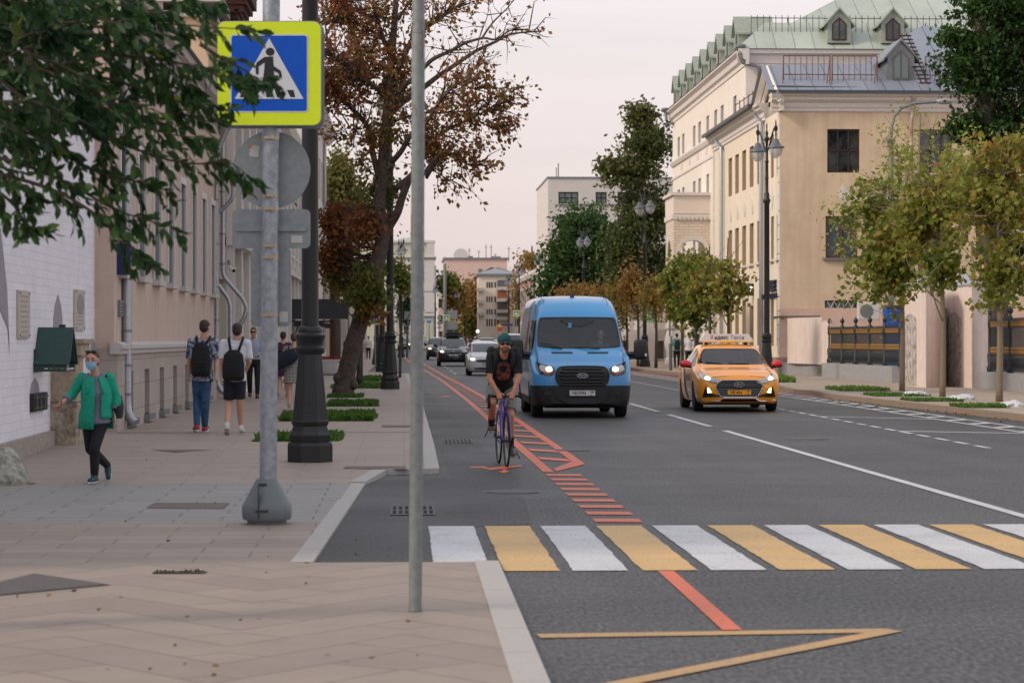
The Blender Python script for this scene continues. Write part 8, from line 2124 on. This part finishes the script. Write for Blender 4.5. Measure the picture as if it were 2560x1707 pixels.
def wx(t,J,k,Rm,hd,face,u,rr,h):
 b=MB();oloft(b,[hd-u*.1*h+face*.05*h,hd-u*.06*h+face*.068*h,hd-u*.018*h+face*.064*h],[.034*h,.06*h,.056*h],[.03*h,.038*h,.046*h],rr,16);mk_=remesh(b,'face_mask',M('mask_blue',(132,190,214),rough=.8),t,.006,2)
 b=MB();[b.tube([hd+rr*s*.055*h-u*.04*h+face*.06*h,hd+rr*s*.08*h-u*.01*h],.002,4) for s in(-1,1)];b.build('mask_loop',M('mask_white',(210,214,218)),mk_)
 b=MB();[b.ell(hd+rr*s*.036*h+u*.1*h+face*.055*h,(.032*h,.012*h,.016*h),12,6,Rm) for s in(-1,1)];b.build('sunglasses',M('sunglass_dark',(22,22,26),rough=.1),t,smooth='all')
 b=MB();g=.03*k;sp_=[J['pel']+V3(0,0,-.03),J['pel'].lerp(J['chest'],.5),J['chest'],J['chest'].lerp(J['neck'],.6)]
 pan=[]
 for(a0,a1,ext) in((-62,118,0),(166,242,0)):pass
 xd=(J['shR']-J['shL']).normalized()
 for(rng_,low) in(((176,268),.1),((-4,-66),-.02)):
  S=MB();rows=[]
  levels=[(J['pel']+V3(0,0,-low),.18,.135),(J['pel']+V3(0,0,.05),.175,.13),(J['pel'].lerp(J['chest'],.5),.155,.13),(J['chest'],.165,.145),(J['chest'].lerp(J['neck'],.55),.15,.12),(J['chest'].lerp(J['neck'],.85),.1,.09)]
  n=10;a0,a1=rng_
  for(c,rx_,ry_) in levels:
   lim=a1
   rows.append([c+xd*(rx_*k/.84*.9+.02)*math.cos(R(a0+(lim-a0)*i/n))+V3(0,1,0)*(ry_*k/.84*.9+.025)*math.sin(R(a0+(lim-a0)*i/n)) for i in range(n+1)])
  vs=[p for r_ in rows for p in r_];m=n+1;S.add(vs,[(i*m+j,i*m+j+1,(i+1)*m+j+1,(i+1)*m+j) for i in range(len(rows)-1) for j in range(n)])
  o=S.build('jacket_front',m_teal,t,smooth='all');md=o.modifiers.new('t','SOLIDIFY');md.thickness=.014
 S=MB();rows=[]
 for(c,rx_,ry_) in((J['pel']+V3(0,0,-.1),.185,.14),(J['pel']+V3(0,0,.05),.175,.13),(J['pel'].lerp(J['chest'],.5),.155,.13),(J['chest'],.165,.145),(J['chest'].lerp(J['neck'],.55),.15,.12),(J['chest'].lerp(J['neck'],.9),.09,.08)):
  rows.append([c+xd*(rx_*.95+.02)*math.cos(R(180*i/14))+V3(0,1,0)*(ry_*.9+.02)*math.sin(R(180*i/14)) for i in range(15)])
 S.add([p for r_ in rows for p in r_],[(i*15+j,i*15+j+1,(i+1)*15+j+1,(i+1)*15+j) for i in range(5) for j in range(14)]);o=S.build('jacket_back',m_teal,t,smooth='all');md=o.modifiers.new('t','SOLIDIFY');md.thickness=.014
 for s in 'LR':
  S=MB();sh,el,wr=J['sh'+s],J['el'+s],J['wr'+s];cap(S,J['chest'].lerp(J['neck'],.72)+(sh-J['neck'])*.25,sh,.055,.06);cap(S,sh,el,.062,.054);S.tube([el,el.lerp(wr,.42)],[.058,.052],14);sl_=remesh(S,'jacket_sleeve',m_teal,t,.009,3)
  S=MB();S.tube([el.lerp(wr,.40),el.lerp(wr,.56)],[.053,.048],14);S.build('cuff',m_greyt,sl_,smooth=True)
 S=MB();[S.tube([J['neck']+xd*s*.075+V3(0,.03,-.0),J['neck']+xd*s*.08+V3(0,-.08,-.07),J['chest']+xd*s*.085+V3(0,-.145,.0)],[.018,.02,.012],6) for s in(-1,1)];S.build('lapel',m_teal,t,smooth='all')
 S=MB();S.lathe([(.026,-.006),(.026,.006)],J['wrL']+V3(.012,0,.012),12,axis='x');S.build('bracelet',M('red_bracelet',(140,40,44)),t)
wp=person('woman in an open bright green jacket and blue face mask walking toward the camera',wl,JW,kW,face=(-.12,-1,-.02),shirt=m_greyt,sleeve=.05,pants=M('black_denim',(22,24,32),rough=.85,nz=.15,ns=20,bump=.8,bs=14),plen=1.0,shoes=shoe((20,60,74),(196,204,206)),hair=M('chestnut_hair',(84,60,46),rough=.6,nz=.2,ns=60),hlen=.12,vox=.009,extra=wx,female=1,curls=(.45,.45),hem=.02,hk=1.14)
q=thing('shoulder_bag','black shoulder bag at the side of the woman in the green jacket','bag',wl);S=MB();c=w_(650,690,.12);oloft(S,[c-V3(0,0,.13),c,c+V3(0,0,.12)],[.05,.065,.04],[.14,.15,.1],(1,0,0));remesh(S,'bag',M('bag_black',(18,20,26),rough=.7),q,.01,4);MB().tube([c+V3(0,0,.1),JW['shR']+V3(-.02,.05,.06),JW['shR']+V3(-.03,-.06,.03),c+V3(.0,-.08,.08)],.009,6).build('strap',MATS['bag_black'],q)
def mid(px,py,zz_,x0,y0,y_=0):
 return lambda x,y,d=0:V3((x-x0)*zz_,d,(y0-y)*zz_)
m1=GP(502,1080);f1=mid(0,0,1/449,215,1345)
JA=dict(pel=f1(222,930),chest=f1(228,775),neck=f1(235,685),head=f1(247,603,.0),shL=f1(150,705),shR=f1(312,705),elL=f1(132,840,-.03),elR=f1(322,835,.04),wrL=f1(131,950,.1),wrR=f1(322,935,-.04),hiL=f1(190,950),hiR=f1(255,950),knL=f1(188,1120,.08),knR=f1(248,1120,-.02),anL=f1(190,1295,-.08),anR=f1(238,1305,.12),toeL=f1(178,1325,.02),toeR=f1(246,1325,.26))
m_floral=M('floral_shirt',(26,44,72),rough=.8,ns=16,c2=(186,196,206),bump=.8,bs=12);m_jean=M('blue_jeans',(48,84,122),rough=.85,nz=.3,ns=6,bump=1,bs=12)
pa=person('man in a navy floral shirt and blue jeans walking away on the left pavement',m1,JA,1.0,f=(0,1,0),face=(.55,1,0),shirt=m_floral,sleeve=.5,hem=.12,pants=m_jean,shoes=shoe((150,44,60),(214,214,214)),hair=m_hair)
backpack(pa,f1(222,830,-.17),1,M('backpack_black',(16,17,20),rough=.8,nz=.1,ns=20),(0,1,0),.155,.27,.085,J=JA,nm='black backpack of the man in the floral shirt')
m2=GP(586,1086);f2=mid(0,0,1/449,425,1358)
JB=dict(pel=f2(425,960),chest=f2(430,800),neck=f2(442,700),head=f2(447,640),shL=f2(352,728),shR=f2(515,728),elL=f2(343,850,-.04),elR=f2(530,850,-.02),wrL=f2(342,950,.1),wrR=f2(495,925,.2),hiL=f2(392,975),hiR=f2(462,975),knL=f2(386,1130,.03),knR=f2(462,1125,.02),anL=f2(382,1285,-.26),anR=f2(463,1300,.16),toeL=f2(380,1335,-.16),toeR=f2(470,1335,.3))
pb=person('man in a white t-shirt and navy shorts with white trainers walking away',m2,JB,.99,f=(0,1,0),face=(.2,1,0),shirt=M('white_cotton',(210,210,218),rough=.85,nz=.05,ns=8,bump=1,bs=10),sleeve=.5,hem=.06,pants=M('navy_shorts',(24,28,42),rough=.85,bump=1,bs=12),plen=.46,shoes=shoe((200,200,200),(190,190,190)),hair=m_hair)
backpack(pb,f2(424,880,-.17),1,MATS['backpack_black'],(0,1,0),.17,.24,.09,J=JB,nm='black backpack of the man in the white t-shirt')
m3=GP(634,995);J3,k3=standJ(1.79,.14,.02);J3['wrR']=V3(.06,-.24,1.06);J3['elR']=V3(.24,-.06,1.13);J3['wrL']=V3(-.05,-.24,1.04);J3['head']+=V3(0,-.05,-.03)
def gl(t,J,k,Rm,hd,face,u,rr,h):
 b=MB();[b.ell(hd+rr*s*.034*h+u*.01*h+face*.09*h,(.034*h,.014*h,.021*h),12,6,Rm) for s in(-1,1)];b.tube([hd+rr*-.03*h+u*.015*h+face*.1*h,hd+rr*.03*h+u*.015*h+face*.1*h],.004,5);[b.tube([hd+rr*s*.066*h+u*.012*h+face*.08*h,hd+rr*s*.08*h+u*.01*h],.003,4) for s in(-1,1)];b.build('sunglasses',M('sunglass_dark',(22,22,26),rough=.1),t,smooth='all')
person('man in dark sunglasses, pale blue shirt and black trousers coming toward the camera',m3,J3,k3,shirt=M('pale_blue_shirt',(160,172,196),rough=.8,nz=.05,ns=20),sleeve=.9,pants=M('black_trousers',(22,23,26),rough=.8),shoes=shoe((104,60,36),(40,30,26)),hair=m_hair,extra=gl,vox=.012)
m4=GP(735,1024);J4,k4=standJ(1.6,.16,.05,fy=1)
J4['elL']=J4['shL']+V3(-.12,-.02,-.24);J4['wrL']=J4['shL']+V3(-.24,.1,-.42)
def bag4(t,J,k,Rm,hd,face,u,rr,h):
 q=thing('tote_bag','big navy tote bag on the shoulder of the woman in the checked dress','bag',t.location);S=MB();c=J['pel']+V3(-.16,-.16,.2);oloft(S,[c+V3(-.28,0,-.14),c+V3(-.1,0,-.04),c+V3(.1,0,.06),c+V3(.24,0,.14)],[.13,.16,.16,.1],[.08,.1,.1,.06],(0,0,1));remesh(S,'bag',M('bag_navy',(20,26,46),rough=.8),q,.012,4)
 MB().tube([c+V3(.1,0,.15),J['shL']+V3(.05,-.09,.05),J['shL']+V3(.05,.04,.06)],.013,6).build('strap',MATS['bag_navy'],q)
m_check=brickmat('checked_cloth',(196,196,186),(186,186,178),(36,38,44),.03,.03,.005,axes='xz',off=0,bump=0)
person('woman in a checked dress carrying a big navy bag, partly behind the lamp post',m4,J4,k4,f=(0,1,0),shirt=m_check,sleeve=.02,hem=.3,flare=.05,shoes=shoe((150,130,120)),hair=M('auburn_hair',(84,52,34),rough=.6),hlen=.02,vox=.012,female=1,extra=bag4)
m5=GP(708,995);J5,k5=standJ(1.66,.14,.1,fy=1)
def bag5(t,J,k,Rm,hd,face,u,rr,h):
 q=thing('handbag','crimson handbag of the woman in the dark floral dress','bag',t.location);S=MB();c=J['wrR']+V3(.02,-.05,.15);oloft(S,[c-V3(0,0,.16),c,c+V3(0,0,.18)],[.06,.08,.05],[.11,.12,.09],(1,0,0));remesh(S,'bag',M('crimson_leather',(160,28,58),rough=.5),q,.012,3);MB().tube([c+V3(0,0,.16),J['shR']+V3(0,0,.06)],.008,6).build('strap',MATS['crimson_leather'],q)
person('woman in a dark purple floral dress with a crimson bag, mostly behind the galvanised post',m5,J5,k5,f=(0,1,0),shirt=M('purple_floral',(44,28,56),rough=.8,ns=26,c2=(96,46,74)),sleeve=.3,hem=.34,flare=.03,shoes=shoe((170,130,120)),hair=m_hair,hlen=.08,vox=.012,female=1,extra=bag5)
m6=GP(708,973);J6,k6=standJ(1.66,.12,.05)
person('brown haired woman in a sleeveless top and jeans looking aside behind the galvanised post',m6,J6,k6,face=(.7,-1,0),shirt=M('dark_top',(46,36,44),rough=.8),sleeve=.02,pants=m_jean,shoes=shoe((120,122,126)),hair=M('auburn_hair',(84,52,34)),hlen=.05,vox=.013,female=1)
def far_person(label,px,v,H,shirt,pants,fy=1,z=None,plen=1.0,hair=m_hair,female=0,hem=.03,sleeve=.5,flare=0,sc_=(50,46,44)):
 J,k=standJ(H,.13,.06,fy=fy);p=at(px,860,v);p.z=ztop(p.y) if p.x<2 else.13
 return person(label,tuple(p),J,k,f=(0,fy,0),shirt=shirt,sleeve=sleeve,hem=hem,pants=pants,plen=plen,shoes=shoe(sc_),hair=hair,hlen=.05*female,vox=.02,female=female,flare=flare),J
c_w=MATS['white_cotton'];c_b=MATS['black_trousers']
far_person('distant woman in a white top and long black skirt between the tree and the lamps',921,172,1.68,c_w,M('black_skirt',(20,20,24),rough=.9),female=1)
far_person('distant woman in pale clothes just left of the one in the black skirt',910,180,1.66,M('pale_top',(190,176,170)),MATS['pale_top'],female=1,plen=.5)
far_person('distant woman in a dark green top with a pink bag left of the leaning trunk',868,150,1.62,M('bottle_green',(24,76,56)),M('rose_skirt',(150,90,96)),female=1,fy=-1,hair=M('sandy_hair',(150,110,80)))
far_person('distant pedestrian in a white shirt and red shorts before the palace',1064,330,1.7,c_w,M('red_shorts',(170,30,40)),plen=.5)
far_person('tiny distant pedestrian in red near the street end lamps',1166,400,1.75,M('red_top',(160,50,50)),c_b)
far_person('tiny distant pedestrian in blue beside the red one at the street end',1176,405,1.75,M('blue_top',(60,80,130)),c_b)
far_person('tiny distant pedestrian in dark clothes by the grey direction boards',1105,380,1.75,M('dark_top',(46,36,44)),c_b)
ptl,JT=far_person('man in a teal t-shirt walking away on the right pavement beyond the thin pole',1692,119,1.76,M('teal_shirt',(96,166,160),rough=.8),c_b)
backpack(ptl,JT['chest']+V3(0,-.17,-.08),1,M('backpack_navy',(28,36,52),rough=.8),(0,1,0),.15,.24,.08,J=JT,nm='navy backpack of the man in the teal t-shirt')
far_person('man in a white t-shirt walking away just left of the taxi roof sign',1722,116,1.8,c_w,c_b)
far_person('man with dark hair hardly showing over the taxi roof sign',1745,130,1.75,c_b,c_b)
far_person('woman in a black sleeveless top between the van mirror and the second lamp',1561,138,1.68,M('black_top',(24,24,28)),MATS['rose_skirt'],fy=-1,female=1,sleeve=.02,hair=MATS['sandy_hair'])
def driver(label,car,x,y,zs,shirt,k=.95,mask=False,hw=(1.18,1.5)):
 J={a:Vector(b)*k for a,b in dict(pel=(0,0,0),chest=(0,.05,.3),neck=(0,.04,.5),head=(0,-.01,.68),shL=(-.18,.04,.43),shR=(.18,.04,.43),elL=(-.24,-.12,.2),elR=(.24,-.12,.2),wrL=(-.15,-.36,.26),wrR=(.15,-.36,.26),hiL=(-.09,0,-.02),hiR=(.09,0,-.02),knL=(-.12,-.42,.05),knR=(.12,-.42,.05),anL=(-.1,-.5,-.36),anR=(.1,-.5,-.36)).items()}
 def ex(t,J,k,Rm,hd,face,u,rr,h):
  if mask:b=MB();oloft(b,[hd-u*.1*h+face*.05*h,hd-u*.02*h+face*.064*h],[.05*h,.056*h],[.036*h,.046*h],rr,12);remesh(b,'face_mask',MATS['mask_blue'],t,.008,2)
 L_=car.t.location
 return person(label,(L_.x+x,L_.y+y,zs),J,k,shirt=shirt,sleeve=.5,pants=c_b,hair=m_hair,vox=.013,extra=ex)
driver('driver of the blue van in a dark shirt behind the windscreen',van,.5,1.62,1.02,M('grey_shirt',(66,70,72)),1.0)
driver('taxi driver in a light blue face mask behind the windscreen',taxi,.36,2.2,.62,M('grey_shirt',(66,70,72)),.92,mask=True)
# ====== bicycle and rider
cg=G(1271,1167,0);CS=1/871
bl_=(cg.x,cg.y-.33,0)
bk=thing('bicycle','purple framed road bicycle with black tyres ridden toward the camera','bicycle',bl_,R(3.5))
m_pur=carpaint('purple_frame',(86,58,160));m_bt=M('bar_tape',(22,22,24),rough=.8);r_=.33
def bwheel(y,nm='wheel'):
 b=MB();b.tube([(0,y+r_*math.cos(R(a)),.335+r_*math.sin(R(a))) for a in range(0,361,10)],.0135,8,cap=False);w=b.build(nm,m_tyre,bk,smooth='all')
 b=MB();b.tube([(0,y+.31*math.cos(R(a)),.335+.31*math.sin(R(a))) for a in range(0,361,10)],.010,6,cap=False);b.build('rim',m_rimd,w)
 b=MB();[b.tube([(.02*(-1)**k,y,.335),(0,y+.31*math.cos(R(k*18)),.335+.31*math.sin(R(k*18)))],.0015,3,cap=False) for k in range(20)];b.build('spokes',m_chrome,w)
 b=MB();b.lathe([(.018,-.05),(.028,-.03),(.015,0),(.028,.03),(.018,.05)],(0,y,.335),12,axis='x');b.build('hub',m_rimd,w)
bwheel(.34);bwheel(1.33)
b=MB();b.tube([(0,.60,.845),(0,.565,.70)],.019,10);b.tube([(0,.60,.80),(0,1.06,.81)],.0145,8);b.tube([(0,.57,.70),(0,.93,.29)],.016,8);b.tube([(0,1.08,.86),(0,.93,.29)],.0145,8)
for s in(-1,1):b.tube([(s*.012,1.06,.79),(s*.06,1.33,.335)],.008,6);b.tube([(s*.03,.93,.29),(s*.06,1.33,.335)],.009,6)
b.build('frame',m_pur,bk,smooth='all')
b=MB();
for s in(-1,1):b.tube([(0,.555,.685),(s*.045,.545,.672),(s*.052,.50,.60),(s*.055,.40,.42),(s*.055,.34,.335)],[.014,.014,.012,.010,.009],8)
b.build('fork',m_pur,bk,smooth='all')
b=MB();b.tube([(0,.60,.84),(0,.605,.885)],.014,8);b.tube([(0,.605,.875),(0,.54,.88)],.015,8);b.build('stem',m_rimd,bk,smooth='all')
b=MB();b.tube([(-.205,.54,.88),(.205,.54,.88)],.015,8)
for s in(-1,1):b.tube([(s*.205,.54,.88),(s*.21,.50,.878),(s*.212,.44,.86),(s*.213,.42,.80),(s*.214,.46,.745),(s*.215,.55,.735)],.016,8)
b.build('handlebar',m_bt,bk,smooth='all')
b=MB();[b.tube([(s*.212,.43,.87),(s*.212,.39,.90),(s*.21,.375,.83),(s*.2,.385,.76)],[.016,.018,.008,.005],6) for s in(-1,1)];b.build('brake_lever',m_bt,bk,smooth='all')
b=MB();b.lathe([(.1,-.003),(.1,.003)],(.05,.93,.29),28,axis='x');b.build('chainring',m_rimd,bk)
for s,a in((-1,70),(1,-110)):
 e=V3(s*.085,.93+.17*math.cos(R(a))*-.2,.29+.17*(1 if s<0 else-1)*.95);b=MB();b.tube([(s*.07,.93,.29),e],.01,6);c_=b.build('crank',m_rimd,bk);b=MB();b.rbox(e.x+(0 if s>0 else-.1),e.x+(.1 if s>0 else 0),e.y-.035,e.y+.035,e.z-.012,e.z+.012,.005);b.build('pedal',m_blkp,c_)
b=MB();oloft(b,[(0,.93,.945),(0,1.05,.95),(0,1.2,.955)],[.02,.045,.075],[.015,.022,.02],(1,0,0));b.tube([(0,1.08,.86),(0,1.09,.94)],.013,8);b.build('saddle',m_bt,bk,smooth='all')
b=MB();b.tube([(-.03,.5,.87),(-.05,.42,.82),(-.03,.45,.75),(0,.55,.7)],.003,4);b.tube([(.03,.5,.87),(.05,.42,.84),(.0,.48,.7),(0,.5,.66)],.003,4);b.build('cable',m_blkp,bk)
def c_(x,z,y):return V3((x-300)*CS,y,(1512-z)*CS*1.0)
JC=dict(pel=(-.005,.98,1.0),chest=(-.01,.76,1.24),neck=(-.005,.63,1.40),head=(-.005,.56,1.535),shL=(-.165,.66,1.375),shR=(.165,.66,1.375),elL=(-.19,.60,1.10),elR=(.175,.60,1.10),wrL=(-.095,.545,.925),wrR=(.105,.545,.925),hdL=(.3,-.25,-.75),hdR=(-.3,-.25,-.75),hiL=(-.1,.98,.96),hiR=(.1,.98,.95),knL=(-.165,.56,.80),knR=(.085,.72,.63),anL=(-.135,.90,.50),anR=(.115,.94,.22),toeL=(-.14,.74,.44),toeR=(.125,.78,.12))
def cyc(t,J,k,Rm,hd,face,u,rr,h):
 gl(t,J,k,Rm,hd,face,u,rr,h)
 b=MB();b.ell(hd+u*.055*h-face*.01*h,(.088*h,.104*h,.085*h),20,12,Rm);remesh(b,'bandana',M('teal_bandana',(20,72,78),rough=.85,nz=.25,ns=50),t,.008,2)
 b=MB();oloft(b,[hd-u*.112*h+face*.058*h,hd-u*.085*h+face*.06*h,hd-u*.045*h+face*.045*h],[.03*h,.045*h,.059*h],[.022*h,.03*h,.038*h],rr,14);remesh(b,'beard',M('beard_brown',(96,64,48),rough=.8),t,.007,2)
 b=MB();c0=J['chest']+V3(0,-.135,.0)
 b.prism(sm([(-.085,-.16),(.085,-.16),(.09,.05),(.05,.1),(-.05,.1),(-.09,.05)],2),J['chest']+V3(0,-.118,-.02),(1,0,0),(0,-.42,.9),(0,-.012,-.004));b.build('shirt_print',M('shirt_print',(30,34,52),rough=.8,ns=13,c2=(150,74,44),nz=.3),t)
 S=MB()
 for s in(-1,1):
  S.tube([J['neck']+V3(s*.1,.12,.02),J['neck']+V3(s*.1,.0,.03),J['neck']+V3(s*.105,-.09,-.06),J['chest']+V3(s*.115,-.13,-.02),J['chest']+V3(s*.13,-.06,-.12)],[.03,.034,.032,.028,.02],8)
 S.build('backpack_straps',M('strap_black',(16,17,19),rough=.85),t,smooth='all')
 b=MB();b.tube([hd+rr*-.078*h-u*.02*h,hd+rr*-.08*h-u*.1*h+face*.02,J['neck']+V3(-.05,-.08,-.05)],.003,5);b.ell(hd+rr*-.082*h,(.014,.022,.03),10,6,Rm);b.build('earphone',m_blkp,t)
 S=MB()
 for s_,an,kn in((-1,J['anL'],J['knL']),(1,J['anR'],J['knR'])):
  S.tube([an+V3(s_*.05,-.12,-.03),an+V3(s_*.08,-.15,-.1),an+V3(s_*.1,-.12,-.14)],.007,4);S.tube([an+V3(-.045,-.06,.0),an+V3(0,-.1,.03),an+V3(.045,-.06,.0)],.009,5)
 S.build('toe_strap',m_blkp,t)
m_sun=M('tanned_skin',(186,128,100),rough=.55,nz=.08,ns=10)
cy=person('cyclist in black t-shirt, grey shorts, teal bandana and sunglasses riding toward the camera',bl_,JC,.95,f=(0,-.75,.2),face=(0,-1,-.02),skin=m_sun,shirt=M('black_cotton',(20,21,24),rough=.9,bump=1,bs=14),sleeve=.42,hem=.05,pants=M('grey_jersey_shorts',(118,120,116),rough=.9,nz=.1,ns=20,bump=1,bs=14),plen=.42,shoes=shoe((78,74,56),(150,146,136)),hair=m_hair,vox=.008,hk=1.06,curls=(1.15,1.15),extra=cyc,socks=.35,rz=3.5,thumbs={'L':(1,0,.3),'R':(-1,0,.3)})
q=thing('backpack','black backpack on the back of the cyclist','backpack',bl_,R(3.5));S=MB();c=V3(0,.9,1.33);oloft(S,[(0,1.05,1.08),(0,.98,1.2),(0,.86,1.38),(0,.78,1.46)],[.14,.17,.19,.12],[.1,.12,.11,.06],(1,0,0));[S.ell((s_*.15,.8,1.44),(.06,.09,.07),12,8) for s_ in(-1,1)];remesh(S,'bag',MATS['strap_black'],q,.012,3)
